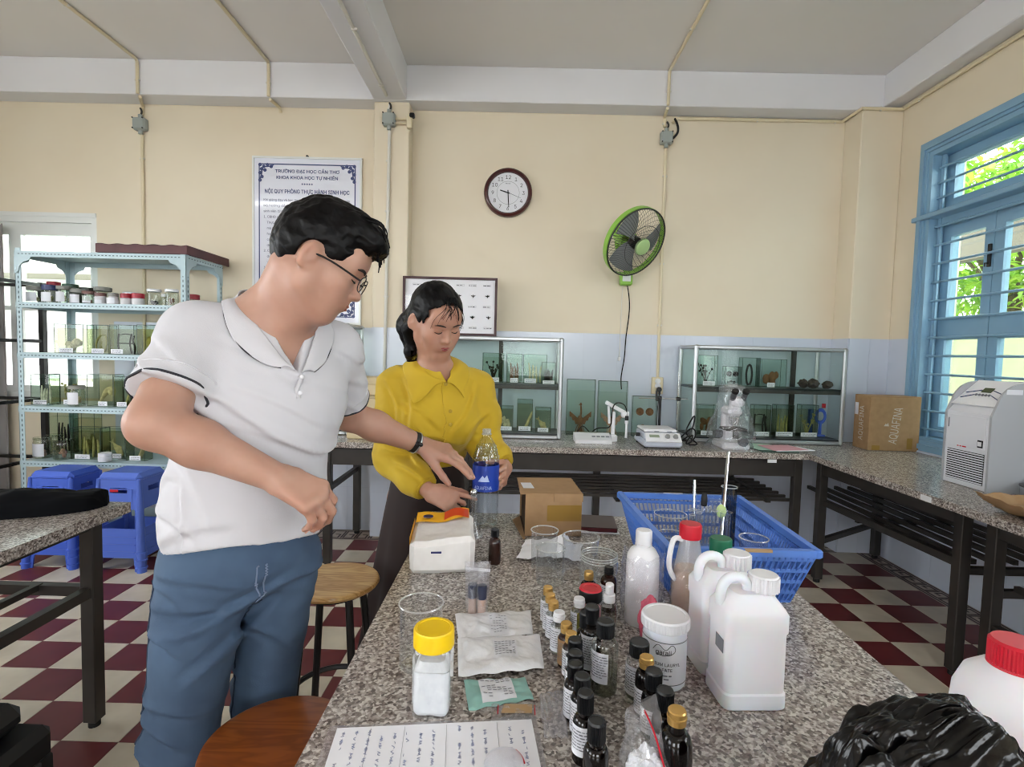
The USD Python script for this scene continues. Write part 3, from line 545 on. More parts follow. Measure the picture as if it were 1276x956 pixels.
P('wall_box', box(.09, .06, .085, (.79, 3.918, 1.925), .01), 'fan_green', t, smooth=False); P('switch_plate', box(.06, .004, .045, (.79, 3.887, 1.932), .002), 'white_plastic', t, smooth=False)
O('fan_cord', tube(spline([(.80, 3.90, 1.88), (.825, 3.925, 1.75), (.81, 3.935, 1.5), (.80, 3.93, 1.33), (.785, 3.935, 1.2), (.79, 3.93, 1.12)], 30), .0038, 8), 'rubber', 'thin black cord hanging down the wall below the fan', 'cord')
t = T('pull_cord', 'white pull cord with a small end knob hanging left of the fan cord', 'pull cord'); P('string', tube([(.768, 3.92, 1.885), (.765, 3.93, 1.36)], .0025, 6), 'pvc_white', t); P('knob', box(.02, .014, .03, (.765, 3.93, 1.345), .004), 'white_plastic', t, smooth=False)
# ---------------------------------------------------------------- socket, plug
t = T('wall_socket', 'wooden socket board with a round outlet at the foot of the right conduit', 'socket', (1.053, YB, 1.155))
P('board', box(.085, .022, .125, (0, -.018, 0), .004), 'pvc_cream', t, smooth=False); P('outlet', up_y(mv(lathe([(0, .0), (.02, .0), (.02, .012), (.014, .012), (.012, .006), (0, .006)], 20), z=.028)), 'white_plastic', t); P('outlet_ring', mv(up_y(cyl(.02, .01, n=20)), 0, -.028, .034), 'white_plastic', t)
t = T('power_plug', 'black round plug and cord in the wall socket', 'plug', (1.055, 3.90, 1.13)); P('plug_body', cat([up_y(cyl(.018, .035, n=16, b=.004)), box(.016, .02, .035, (.003, -.025, -.02), .004)]), 'black_plastic', t); P('cord', tube(spline([(.003, -.025, -.03), (-.005, -.03, -.1), (-.015, -.05, -.2), (-.02, -.08, -.29), (-.03, -.13, -.322), (-.06, -.2, -.3245)], 24), .004, 6), 'black_plastic', t)
# ================================================================ preserved specimens
for n_, c_ in (('bone', '#e0d3a8'), ('brown_dry', '#8a5c3c'), ('dark_dry', '#262020'), ('olive_flesh', '#b5b078'), ('pale_flesh', '#f0ead6'), ('red_flesh', '#8a4a38'), ('pink_flesh', '#c49a86')): mat('spec_' + n_, c_, .7, vary=(45, tuple(np.array(lin(c_)) * .62)))
mat('seam', '#2f4037', .3)
def specimen(kind, w, d, h, seed):
    """a preserved animal or plant, centred in x and y, standing on z = 0"""
    r = random.Random(seed); o = []; w *= .8; d *= .6; h *= .8
    def lump(x, y, z, a, b, c, s=0, sub=3):
        m = trimesh.creation.icosphere(sub, 1); m.vertices *= (1 + .5 * (fbm(m.vertices * 1.7 + seed + s, 3)[:, None] - .5)) * [a, b, c]; m.apply_translation((x, y, z)); return m
    if kind == 'fish':
        p = lathe([(0, 0), (.10, .05), (.17, .2), (.2, .42), (.15, .7), (.06, .92), (.03, 1)], 18, 1, .5); p = cat([p, prism([(-.03, .96), (.03, .96), (.17, 1.2), (0, 1.12), (-.17, 1.2)], .02).apply_transform(trimesh.transformations.rotation_matrix(math.pi / 2, (1, 0, 0))), mv(prism([(.1, .2), (.3, .55), (.1, .75)], .015), rx=90)])
        p.apply_scale(min(h, w * 1.6) * .8); o = [mv(p, w * .28, 0, .02 * h, ry=-35)]
    elif kind == 'bird':
        o = [lump(0, 0, h * .38, w * .13, d * .5, h * .14), tube(spline([(0, 0, h * .46), (w * .03, 0, h * .65), (w * .01, 0, h * .8)], 9), np.linspace(w * .05, w * .035, 9), 8), lump(w * .01, -.002, h * .84, w * .055, d * .3, w * .06), tube([(w * .01, 0, h * .83), (-w * .1, -.002, h * .81)], [.004, .001], 6)]
        for s in (-1, 1):
            o.append(thick(sheet(lambda u, v: np.stack([s * (w * .1 + u * w * .38), 0 * u - .002, h * (.44 + .2 * u - (.22 - .1 * u) * v + .03 * np.sin(u * 18) * v)], 1), 12, 8), .006))
            o.append(tube(spline([(s * w * .06, 0, h * .28), (s * w * .16, 0, h * .16), (s * w * .2, 0, 0)], 8), .003, 6))
        o.append(mv(prism([(-.15 * w, 0), (.15 * w, 0), (.05 * w, h * .2), (-.05 * w, h * .2)], .006), z=.06 * h, rx=90))
    elif kind == 'plant':
        for k in range(9):
            a = r.uniform(-.9, .9); L = h * r.uniform(.5, 1); q = spline([(0, 0, 0), (math.sin(a) * L * .2, r.uniform(-.3, .3) * d, L * .5), (np.clip(math.sin(a) * L * .6, -w / 2, w / 2), r.uniform(-.4, .4) * d, L)], 8); o += [tube(q, np.linspace(.004, .0015, 8), 5), lump(*q[-1], .008, .005, .008, k, 1), lump(*q[5], .006, .004, .009, k + 40, 1)]
    elif kind == 'coil': o = [tube(spline([(-w * .3, 0, h * .05), (-w * .36, 0, h * .5), (-w * .1, d * .2, h * .9), (w * .2, 0, h * .85), (w * .32, -d * .2, h * .4), (w * .1, 0, h * .08), (-w * .12, d * .2, h * .3), (0, 0, h * .62)], 50), np.r_[np.linspace(.3, 1, 12), np.ones(28), np.linspace(1, .2, 10)] * min(w, d) * .14, 8)]
    elif kind == 'loop': o = [tube(spline([(w * .2 * math.cos(t_) , 0, h * .5 + h * .46 * math.sin(t_)) for t_ in np.linspace(-1.3, 4.6, 14)], 60), .007 + .002 * np.sin(np.arange(60) * 2.2), 8)]
    elif kind == 'wings':
        for s in (-1, 1):
            for k in range(2): o.append(thick(sheet(lambda u, v: np.stack([s * (.04 * w + u * w * .42), d * .2 * k + 0 * u, h * (.45 + .32 * (1 - 2 * k) * v * (1 - .4 * u) + .06 * u)], 1), 8, 6), .003))
        o.append(lump(0, 0, h * .45, w * .04, d * .2, h * .28))
    elif kind == 'discs':
        for x, z, q in ((-.22, .78, .2), (.28, .78, .2), (-.05, .3, .1), (.2, .25, .09), (-.25, .22, .08), (.05, .1, .07)): o.append(mv(lathe([(0, .004), (.4, .006), (.7, .002), (1, .006), (1, -.004), (0, -.004)], 24), x * w, 0, z * h, rx=90, s=(q * w, q * w, 1)))
    elif kind == 'sticks':
        for k in range(4): x = (k - 1.5) * w * .2; q = spline([(x, 0, 0), (x + r.uniform(-.05, .05) * w, 0, h * .5), (x + r.uniform(-.08, .08) * w, 0, h * r.uniform(.7, 1))], 9); o.append(tube(q, .006 * np.sin(np.linspace(.4, 2.9, 9)) + .002, 7))
    elif kind == 'spear': o = [mv(cat([lump(0, 0, h * .45, w * .13, d * .4, h * .5), lump(0, 0, h * .15, w * .1, d * .4, h * .18, 3)]), ry=22)]
    elif kind == 'horn': o = [tube(spline([(-w * .42, 0, h * .05), (-w * .15, 0, h * .35), (w * .15, 0, h * .7), (w * .32, 0, h * .75), (w * .36, 0, h * .4)], 24), np.r_[np.linspace(.1, 1, 14), np.linspace(1, .5, 10)] * h * .14, 10), lump(w * .3, -d * .1, h * .62, h * .12, d * .3, h * .16)]
    elif kind == 'frame_bones': o = [tube([(-w * .35, 0, h * .5), (w * .35, 0, h * .5)], .004, 6), tube(spline([(-w * .38, 0, h * .98), (-w * .42, 0, h * .5), (-w * .36, 0, 0)], 12), .005, 6), tube(spline([(w * .3, 0, h * .98), (w * .2, 0, h * .55), (w * .28, 0, 0)], 12), .005, 6), tube(spline([(w * .42, 0, h * .9), (w * .36, 0, h * .6), (w * .46, 0, h * .3), (w * .4, 0, 0)], 14), .006, 6), tube(spline([(-w * .3, 0, h * .93), (0, 0, h * .97), (w * .3, 0, h * .93)], 8), .003, 6)]
    else:
        for k in range(6): o.append(lump(r.uniform(-.3, .3) * w, r.uniform(-.2, .2) * d, h * r.uniform(.2, .65), w * r.uniform(.1, .22), d * .3, h * r.uniform(.12, .26), k, 2))
    return cat(o)
def shell(w, d, h, g=.003, top=False):      # open glass box standing on z=0
    q = [bx(-w / 2, w / 2, -d / 2, -d / 2 + .0005, 0, h), bx(-w / 2, w / 2, d / 2 - .0005, d / 2, 0, h), bx(-w / 2, -w / 2 + .0005, -d / 2, d / 2, 0, h), bx(w / 2 - .0005, w / 2, -d / 2, d / 2, 0, h)]
    f = sheet(lambda u, v: np.stack([(u - .5) * w, 0 * u - d / 2, v * h], 1), 2, 2); s = sheet(lambda u, v: np.stack([0 * u + w / 2, (u - .5) * d, v * h], 1), 2, 2)
    return cat([f, mv(f, y=d), s, mv(s, x=-w)] + ([sheet(lambda u, v: np.stack([(u - .5) * w, (v - .5) * d, 0 * u + h], 1), 2, 2)] if top else []))
def seams(w, d, h, r=.0022):
    e = [];
    for x in (-w / 2, w / 2):
        for y in (-d / 2, d / 2): e.append(box(r, r, h, (x, y, h / 2)))
    for z in (r / 2, h):
        for s in (-1, 1): e += [box(w, r, r, (0, s * d / 2, z)), box(r, d, r, (s * w / 2, 0, z))]
    return cat(e)
SEED = [100]
def tank(label, loc, w, d, h, kind, m, liquid='liquid_green', tag=True, lvl=.86, group=None, rz=0, name='specimen_tank', tagw=.6, tagx=0):
    SEED[0] += 1; t = T(name, label, 'specimen', loc, rz, group)
    if liquid: P('glass', mv(shell(w, d, h * (1 - lvl)), z=h * lvl), 'tank_glass', t, smooth=False); P('filled_glass', shell(w, d, h * lvl, top=True), liquid, t, label='lower glass filled with preserving liquid', smooth=False)
    else: P('glass', shell(w, d, h), 'tank_glass', t, smooth=False)
    P('seams', seams(w, d, h), 'seam', t, smooth=False)
    P('specimen', mv(specimen(kind, w, d, h * (lvl if liquid else .95), SEED[0]), 0, 0, .006), 'spec_' + m, t)
    if tag:
        tw = w * tagw; th = min(.03, h * .16); g = P('label', box(tw, .0012, th, (tagx * w, -d / 2 - .002, th * .62)), 'label_paper', t, label='small white paper label', smooth=False)
        P('writing', mv(up_y(ink(2, tw * .75, th * .36, th * .18, SEED[0])), -tw * .38 + tagx * w, -d / 2 - .0029, th * .75), 'ink_grey', g, smooth=False, kind='stuff')
    return t
def tankpx(label, u0, u1, vt, vb, y, z0, d, kind, m, **k):
    a, b, c = Gy(u0, vb, y), Gy(u1, vb, y), Gy((u0 + u1) / 2, vt, y); return tank(label, ((a[0] + b[0]) / 2, y + d / 2, z0), b[0] - a[0], d, c[2] - z0 if z0 else c[2] - a[2], kind, m, **k)
# ---------------------------------------------------------------- display cabinets
mat('cab_floor', '#1c1f20', .3)
def cabinet(label, x0, x1, y0, y1, z0, z1, zs, posts=()):
    t = T('display_cabinet', label, 'cabinet', (0, 0, 0)); w = .026
    for x in (x0, x1 - w):
        for y in (y0, y1 - w): P('upright', bx(x, x + w, y, y + w, z0, z1, .008), 'alu', t)
    for z in (z0, z1 - w):
        for y in (y0, y1 - w): P('rail', bx(x0 + w, x1 - w, y + .002, y + w - .002, z + .001, z + w - .001, .005), 'alu', t)
        for x in (x0, x1 - w): P('rail', bx(x + .002, x + w - .002, y0 + w, y1 - w, z + .001, z + w - .001, .005), 'alu', t)
    for x in (x0, x1 - .03):
        for y in (y0, y1 - .03): P('corner_cap', box(.034, .034, .03, (x + .015, y + .015, z1 - .013), .01), 'alu', t)
    P('floor_board', bx(x0 + .01, x1 - .01, y0 + .01, y1 - .01, z0 + .027, z0 + .035), 'cab_floor', t, smooth=False)
    P('shelf', bx(x0 + .015, x1 - .015, y0 + .03, y1 - .02, zs - .014, zs), 'cab_floor', t, label='black middle shelf', smooth=False); P('shelf_rail', bx(x0 + .02, x1 - .02, y0 + .028, y0 + .04, zs - .035, zs - .014), 'steel_dark', t, smooth=False)
    for x in posts: P('back_post', bx(x, x + .03, y1 - .05, y1 - .03, z0 + .03, z1 - .02), 'steel_dark', t, smooth=False)
    q = [sheet(lambda u, v: np.stack([x0 + .02 + u * (x1 - x0 - .04), 0 * u + y, z0 + .02 + v * (z1 - z0 - .04)], 1), 2, 2) for y in (y0 + .012, y1 - .012)] + [sheet(lambda u, v: np.stack([0 * u + x, y0 + .02 + u * (y1 - y0 - .04), z0 + .02 + v * (z1 - z0 - .04)], 1), 2, 2) for x in (x0 + .012, x1 - .012)] + [sheet(lambda u, v: np.stack([x0 + .02 + u * (x1 - x0 - .04), y0 + .02 + v * (y1 - y0 - .04), 0 * u + z1 - .008], 1), 2, 2)]
    for g in q: P('pane', g, 'cabinet_glass', t, smooth=False)
    return t
glass('cabinet_glass', '#f3f9f5', strength=.2)
cabinet('glass display cabinet with aluminium frame in front of the right wall, behind the microscope', 1.195, 2.215, 3.55, 3.90, ZT + .001, 1.455, 1.175, (2.0,))
cabinet('glass display cabinet with aluminium frame behind the woman in yellow', -.71, .315, 3.50, 3.86 - .06, ZT + .001, 1.475, 1.165, (-.12,))
cabinet('small glass cabinet with a dark base at the left end of the bench', -1.62, -1.09, 3.46, 3.80, ZT + .001, 1.535, 1.19)
zl = 1.176; yq = 3.66; CS = 'glass specimen boxes in the cabinets'
tankpx('glass specimen box with a dark rooted plant, left end of the right cabinet shelf', 868, 893, 443, 482, yq, zl, .06, 'plant', 'dark_dry', liquid=None, tagx=.1)
tankpx('low specimen box with two dark discs above a label on the right cabinet shelf', 903, 923, 457, 484, yq - .04, zl, .05, 'discs', 'dark_dry', liquid=None)
tankpx('glass box with a dark looped worm on the right cabinet shelf', 924, 946, 446, 483, yq, zl, .06, 'loop', 'dark_dry', liquid=None, tag=False)
tankpx('glass box with brown dried stems on the right cabinet shelf beside the rocks', 948, 979, 448, 482, yq, zl, .08, 'blob', 'brown_dry', liquid=None, tagw=.3, tagx=-.1)
rk = [(1001, .033, 'grey brown knobbly rock, left of the three on the right cabinet shelf'), (1013, .037, 'large dark brown rock in the middle of three on the right cabinet shelf'), (1031, .034, 'small dark rock at the right end of the right cabinet shelf')]
mat('rock', '#4a4039', .9, vary=(60, '#2c2623'))
for k, (u, q, lb) in enumerate(rk):
    m = trimesh.creation.icosphere(3, 1); m.vertices *= (1 + .9 * (fbm(m.vertices * 1.6 + k * 7, 4)[:, None] - .5)) * [q, q * .8, q * .85]; c = Gy(u, 480, yq + .03); m.apply_translation((c[0], yq + .03, zl - m.bounds[0, 2])); O('rock', m, 'rock', lb, 'rock', 'rocks on the cabinet shelf')
zb_ = ZT + .037
tankpx('brown-filled specimen box low in the left corner of the right cabinet', 868, 892, 505, 548, yq - .04, zb_, .07, 'blob', 'brown_dry')
tankpx('nearly empty labelled box low in the right cabinet, nearest the microscope', 938, 959, 505, 545, yq - .02, zb_, .06, 'frame_bones', 'dark_dry', tagw=.9)
tankpx('nearly empty specimen box low in the right cabinet, second right of the microscope', 966, 988, 505, 540, yq, zb_, .06, 'sticks', 'olive_flesh', tagw=.95)
tankpx('nearly empty specimen box low in the right cabinet, beside the blue stand', 997, 1018, 505, 543, yq, zb_, .06, 'plant', 'olive_flesh', tagw=.95)
t = T('blue_stand', 'small blue plastic stand with a red knob low in the right cabinet', 'stand', (2.135, 3.745, zb_))
P('base', bx(-.06, .05, -.04, .04, 0, .012, .003), 'blue_plastic', t); P('ring', mv(tube(circ(.032, 0), .009, 8, True), .03, 0, .14, rx=90, s=(1, 1.4, 1)), 'blue_plastic', t); P('pillar', bx(-.055, -.025, -.012, .012, .012, .19, .004), 'blue_plastic', t); P('stem', bx(.022, .038, -.01, .01, .01, .1, .003), 'blue_plastic', t); P('knob', cyl(.012, .03, (.05, 0, .2), 12), 'red', t, label='red knob')
yq = 3.60; zl = 1.166
tankpx('tall specimen box with a small dark bush, top shelf of the cabinet behind the woman', 601, 627, 440, 475, yq, zl, .05, 'plant', 'dark_dry', liquid='liquid_clear')
tankpx('narrow specimen box with brown dried stalks, top shelf of the cabinet behind the woman', 631, 650, 441, 475, yq, zl, .05, 'sticks', 'brown_dry', liquid='liquid_clear', tagw=.5)
tankpx('wide specimen box with pale stalks, top shelf of the cabinet behind the woman', 652, 681, 442, 475, yq, zl, .06, 'sticks', 'bone', liquid='liquid_clear', tagw=.5, tagx=-.2)
tankpx('small specimen box with forked dark stalks, right end of the top shelf behind the woman', 675, 692, 452, 477, yq - .065, zl, .04, 'sticks', 'dark_dry', liquid='liquid_clear', tagw=.85)
tankpx('low specimen box with a pale fan shape, cabinet bottom behind the woman', 621, 639, 506, 533, yq, zb_, .05, 'blob', 'pale_flesh', tagw=.85)
tankpx('tall specimen box with a slanting pale blade, bottom of the cabinet behind the woman', 644, 663, 498, 535, yq, zb_, .05, 'spear', 'bone', tagw=.8)
tankpx('specimen box with a pale fish, bottom right of the cabinet behind the woman', 667, 686, 508, 536, yq - .03, zb_, .05, 'fish', 'bone', tagw=.7)
tankpx('specimen box with a thin pale strip beside the yellow sleeve, bottom of the cabinet', 604, 616, 504, 532, yq, zb_, .05, 'spear', 'pale_flesh', tagw=.8)
# large flat specimens leaning by the wall
yq = 3.74
tankpx('tall flat glass case with a brown spread-winged bird, left of the pair by the wall', 705, 740, 473, 548, yq, ZT + .001, .035, 'bird', 'brown_dry', liquid='liquid_clear', tag=False, lvl=.80, name='specimen_case')
tankpx('tall flat glass case with a pale spread-winged bird behind the electrode arm', 744, 780, 475, 548, yq, ZT + .001, .035, 'bird', 'pink_flesh', liquid='liquid_clear', tag=False, lvl=.80, name='specimen_case')
tankpx('smaller flat glass case with brown discs behind the white stirrer', 787, 817, 494, 548, yq, ZT + .001, .03, 'discs', 'brown_dry', liquid=None, tag=False, name='specimen_case')
# beige boxes at the left
mat('beige', '#cdbb95', .55)
t = T('storage_box', 'large beige box with a dark slot, below the other on the left bench', 'box', (-.93, 3.43, ZT)); P('body', box(.26, .22, .27, (0, 0, .136), .006), 'beige', t, smooth=False); P('slot', box(.05, .004, .014, (-.02, -.111, .238)), 'black_matte', t, smooth=False); P('rim', box(.268, .228, .018, (0, 0, .268), .004), 'beige', t, smooth=False)
t = T('storage_box', 'low beige lidded box stacked on the larger one on the left bench', 'box', (-.93, 3.43, ZT + .279)); P('body', box(.25, .21, .07, (0, 0, .036), .006), 'beige', t, smooth=False); P('lid', box(.262, .222, .045, (0, 0, .091), .006), 'beige', t, smooth=False)
# ---------------------------------------------------------------- pH meter with electrode arm
t = T('ph_meter', 'white benchtop meter with a bent electrode arm in front of the bird cases', 'meter', (.515, 3.46, ZT)); mat('grey_key', '#8c9096', .5); mat('lcd', '#8f9a86', .25); mat('grey_panel', '#b9bec6', .4)
P('body', mv(prism([(-.075, 0), (.075, 0), (.075, .05), (.04, .055), (-.075, .022)], .235), rx=90, rz=90, x=-.1175), 'white_plastic', t, smooth=False)
P('display', mv(box(.11, .026, .002), -.02, .045, .0555, rx=0), 'lcd', t, smooth=False)
for k in range(4): P('key', mv(box(.022, .015, .003), .005 + k * .03, -.028, .040, rx=16), 'grey_key', t, smooth=False)
P('arm_base', box(.045, .05, .045, (.145, .03, .0225), .006), 'white_plastic', t); P('arm_post', bx(.128, .152, .02, .038, .045, .20, .005), 'white_plastic', t); P('arm', mv(box(.026, .03, .16, b=.006), .155, .02, .225, ry=118), 'white_plastic', t); P('arm_strut', bar((.115, .03, .12), (.105, .03, .235), .014), 'white_plastic', t); P('head', box(.05, .035, .045, (.213, .015, .185), .008), 'white_plastic', t)
P('electrode', cat([cyl(.008, .1, (.222, .0, .03), 12), cyl(.012, .022, (.222, 0, .125), 12)]), 'white_plastic', t); P('electrode_cap', cyl(.012, .03, (.222, 0, .147), 12), 'black_plastic', t, label='black electrode cap'); P('cable', tube(spline([(.222, 0, .175), (.2, .0, .25), (.15, -.01, .26), (.12, -.02, .18), (.11, .0, .1), (.03, .06, .075), (0, .08, .05), (-.05, .085, .09), (-.09, .08, .05)], 40), .004, 6), 'black_plastic', t)
# ---------------------------------------------------------------- magnetic stirrer
t = T('magnetic_stirrer', 'white laboratory stirrer with a square plate, screen and two knobs', 'stirrer', (.925, 3.40, ZT)); mat('stirrer_body', '#c3c8d6', .4)
P('base', cat([bx(-.12, .12, -.15, .13, .008, .05, .012)]), 'stirrer_body', t); P('panel', mv(box(.22, .075, .012, b=.003), 0, -.135, .068, rx=38), 'white_plastic', t, smooth=False); P('upper_body', bx(-.11, .11, -.105, .125, .05, .092, .008), 'stirrer_body', t); P('plate', box(.205, .205, .018, (-.005, .01, .104), .006), 'white_plastic', t, label='white square top plate')
P('screen', mv(box(.06, .02, .003), -.055, -.138, .078, rx=38), 'lcd', t, smooth=False)
for x in (.025, .075): P('knob', mv(lathe([(0, .014), (.013, .014), (.016, .004), (.016, 0)], 20), x, -.141, .074, rx=38), 'alu', t)
P('vent', cat([box(.03, .002, .006, (x, -.094, .1)) for x in (-.03, .05)]), 'grey_key', t, smooth=False, kind='stuff'); P('side_knob', mv(cyl(.012, .025, n=14), -.145, -.03, .07, ry=90), 'black_plastic', t); [P('foot', cyl(.012, .008, (x, y, 0), 12), 'rubber', t) for x in (-.1, .1) for y in (-.12, .1)]
# stand with rods behind it
t = T('retort_stand', 'thin steel rod stand with cross rod and black clamps behind the stirrer', 'stand', (1.115, 3.62, ZT)); P('base', box(.12, .1, .012, (.0, 0, .006), .003), 'steel_dark', t, smooth=False); P('rod', cyl(.005, .46, (0, 0, .01), 10), 'chrome', t); P('cross_rod', mv(cyl(.004, .335, n=10), -.27, -.012, .285, ry=90), 'chrome', t); P('boss', box(.03, .03, .026, (0, -.008, .285), .006), 'black_plastic', t); P('clamp', cat([box(.04, .025, .035, (-.135, -.012, .285), .005), box(.012, .02, .06, (-.15, -.012, .31), .004)]), 'black_plastic', t); P('probe', cyl(.009, .19, (-.128, -.03, .1), 10), 'black_plastic', t, label='black stick hanging from the clamp')
O('black_cable', cat([tube(spline([(1.06, 3.46, .806), (1.13, 3.49, .83), (1.19, 3.5, .93), (1.2, 3.52, .98), (1.16, 3.5, .93), (1.14, 3.47, .86), (1.19, 3.42, .81), (1.13, 3.40, .807)], 50), .005, 7), tube(spline([(1.06, 3.44, .807), (1.12, 3.46, .87), (1.18, 3.48, .90), (1.185, 3.44, .86), (1.12, 3.42, .81), (1.17, 3.46, .86), (1.18, 3.5, .82)], 40), .005, 7)]), 'black_plastic', 'tangled black power cable between the stirrer and the right cabinet', 'cable', kind=None)
# ---------------------------------------------------------------- microscope under a clear cover
t = T('microscope', 'white binocular microscope on the wall bench under a clear plastic cover', 'microscope', (1.385, 3.34, ZT)); mat('scope_grey', '#5b5d63', .4)
P('base', box(.17, .2, .045, (0, .03, .0225), .012), 'white_plastic', t); P('column', mv(box(.07, .06, .2, b=.015), 0, .1, .13), 'white_plastic', t); P('stage', box(.13, .12, .015, (0, .0, .125), .003), 'black_matte', t); P('head', cat([box(.09, .15, .055, (0, .04, .235), .018), cyl(.035, .04, (0, -.01, .255), 18)]), 'white_plastic', t); P('binocular', mv(box(.085, .07, .06, b=.02), 0, -.04, .30, rx=25), 'white_plastic', t)
for s in (-1, 1): e = P('eyepiece_tube', mv(cyl(.017, .055, n=16), s * .033, -.05, .315, rx=35), 'scope_grey', t, label='grey eyepiece'); P('eyecup', mv(cyl(.02, .018, n=16), s * .033, -.083, .36, rx=35), 'black_matte', e)
for k in range(3): P('objective', mv(cyl(.011, .05, n=12, r2=.014), .02 * math.cos(k * 2.1), -.005 + .02 * math.sin(k * 2.1), .15), 'chrome', t)
for s in (-1, 1): P('focus_knob', mv(cyl(.026, .03, n=18), s * .05 - .015, .09, .08, ry=90), 'scope_grey', t)
P('lamp_house', mv(cyl(.03, .03, n=18), .02, -.085, .03, rx=90, y=-.072, z=.06) if False else mv(cyl(.028, .03, n=18), .03, -.07, .055, rx=90), 'scope_grey', t)
def cover(u, v):
    a = u * 2 * np.pi; z = v; rr = np.where(z < .12, .17 - z * .35, .125 + .035 * np.sin(z * 5 + .5)) * np.where(z > .9, np.sqrt(np.maximum(1 - ((z - .9) / .1) ** 2, 0)), 1)
    q = np.stack([np.cos(a) * 2, np.sin(a) * 2, z * 6], 1); rr = rr * (1 + .42 * (fbm(q * 1.3 + 5, 4) - .5) * np.minimum(1, (1 - z) * 6)); return np.stack([rr * np.cos(a) * .86 - .01, rr * np.sin(a) * 1.0 + .01, z * .41 + .004], 1)
c_ = sheet(cover, 60, 44); c_.merge_vertices(); O('plastic_cover', c_, 'film', 'crumpled clear plastic bag covering the microscope', 'cover', loc=(1.385, 3.34, ZT), smooth=40)
# ---------------------------------------------------------------- folders and papers
mat('paper_green', '#bfdccb', .7); mat('paper_pink', '#dba3ad', .7); mat('folder_dark', '#20463b', .4)
def flat(p, z, t_, m, nm, parent): return P(nm, mv(prism(p, t_), z=z), m, parent, smooth=False)
t = T('paper_stack', 'stack of papers with a pink top sheet and green folder on the back bench', 'papers', (.03, 0, ZT))
flat([(1.50, 3.24), (1.72, 3.23), (1.70, 3.47), (1.46, 3.49)], .001, .006, 'folder_dark', 'folder', t); flat([(1.49, 3.27), (1.70, 3.26), (1.66, 3.51), (1.46, 3.52)], .007, .002, 'paper_green', 'green_sheet', t); flat([(1.58, 3.22), (1.84, 3.27), (1.80, 3.40), (1.57, 3.37)], .009, .004, 'paper', 'white_sheets', t); flat([(1.56, 3.215), (1.80, 3.27), (1.76, 3.44), (1.55, 3.42)], .013, .0015, 'paper_pink', 'pink_sheet', t)
# ---------------------------------------------------------------- water carton
t = T('water_carton', 'brown cardboard water carton by the blue window with white lettering', 'carton', (2.44, 3.475, ZT), -2)
P('body', box(.318, .165, .352, (0, 0, .177), .003), 'card', t, smooth=False); mat('print_white', '#c9bfb2', .7)
P('lettering', mv(mv(up_y(txt('AQUAFINA', .052, .0006, w=.235)), ry=-83), .005, -.0832, .165), 'print_white', t, smooth=False); P('lettering', mv(mv(mv(up_y(txt('AQUAFINA', .045, .0006, w=.225)), ry=-90), rz=-90), -.1597, .0, .17), 'print_white', t, smooth=False)
P('emblem', mv(up_y(prism([(-.012, 0), (0, .018), (.005, .01), (.014, .022), (.02, 0)], .0006)), -.055, -.0832, .16), 'print_white', t, smooth=False); P('tape', box(.05, .0008, .03, (-.11, -.083, .02)), 'tape', t, smooth=False); P('tape', box(.035, .0008, .07, (.1, -.083, .05)), 'tape', t, smooth=False); P('seam', box(.312, .001, .002, (0, -.083, .348)), 'card_dark', t, smooth=False); P('label', box(.0008, .035, .08, (-.1595, .055, .26)), 'label_paper', t, smooth=False)
# ---------------------------------------------------------------- chiller
t = T('chiller_unit', 'white and grey laboratory chiller with a slotted grille on the right bench', 'chiller', (2.10, 2.46, ZT)); mat('chiller_white', '#dcdde3', .4); mat('chiller_grey', '#a9abb0', .45)
prof = [(0, 0), (.44, 0), (.44, .49), (.14, .49)] + [(.14 - .12 * math.sin(a_), .37 + .12 * math.cos(a_)) for a_ in np.linspace(.25, 1.35, 6)] + [(0, .34)]
sidep = lambda x0, x1: mv(prism(prof, x1 - x0), rx=90, y=x1)
P('side_panel', sidep(-.128, -.116), 'chiller_grey', t, smooth=False); P('side_panel', sidep(.116, .128), 'chiller_grey', t, smooth=False)
inner = [(.004, .002), (.43, .002), (.43, .486), (.15, .486), (.03, .375), (.004, .345)]
P('body', mv(prism(inner, .232), rx=90, y=.116), 'chiller_white', t, smooth=False)
pn = mv(prism([(.028, .376), (.148, .487), (.140, .494), (.016, .382)], .228), rx=90, y=.114); P('control_panel', pn, 'white_plastic', t, smooth=False)
def onp(m): return mv(m, .079, 0, .4405, ry=-43)
P('screen', onp(box(.028, .05, .003, (.012, 0, .002))), 'lcd_green', t, smooth=False) if mat('lcd_green', '#3d4a2c', .25) else 0
for k in range(5): P('button', onp(mv(cyl(.006, .004, n=10), -.02, -.034 + k * .017, 0, s=(1, 1, 1))), 'ink_grey', t)
P('panel_line', onp(cat([bar((-.01, -.1, .001), (.012, -.03, .001), .003), bar((-.01, .1, .001), (.012, .03, .001), .003), bar((-.045, -.1, .001), (-.02, -.045, .001), .003), bar((-.045, .1, .001), (-.02, .045, .001), .003)])), 'ink_blue', t, smooth=False, kind='stuff')
P('grille_plate', box(.004, .2, .14, (.003, 0, .095)), 'black_matte', t, label='black slotted grille', smooth=False)
for k in range(13): P('grille_slat', box(.005, .2, .0052, (.0005, 0, .03 + k * .0108)), 'chiller_white', t, smooth=False)
P('front_door', box(.004, .205, .15, (.002, 0, .255), .001), 'chiller_white', t, smooth=False); P('switch', box(.006, .028, .034, (.001, -.078, .21), .001), 'black_plastic', t, smooth=False); P('rocker', box(.005, .018, .02, (-.003, -.078, .21), .001), 'white_plastic', t, smooth=False); P('handle_slot', box(.004, .006, .045, (.0015, .1, .29)), 'ink_grey', t, smooth=False); P('logo', mv(mv(up_y(ink(1, .05, .01, .008, 4)), rz=-90), -.0006, .045, .185), 'red', t, smooth=False); P('rating_plate', box(.07, .001, .022, (.09, -.1286, .45)), 'label_paper', t, smooth=False)
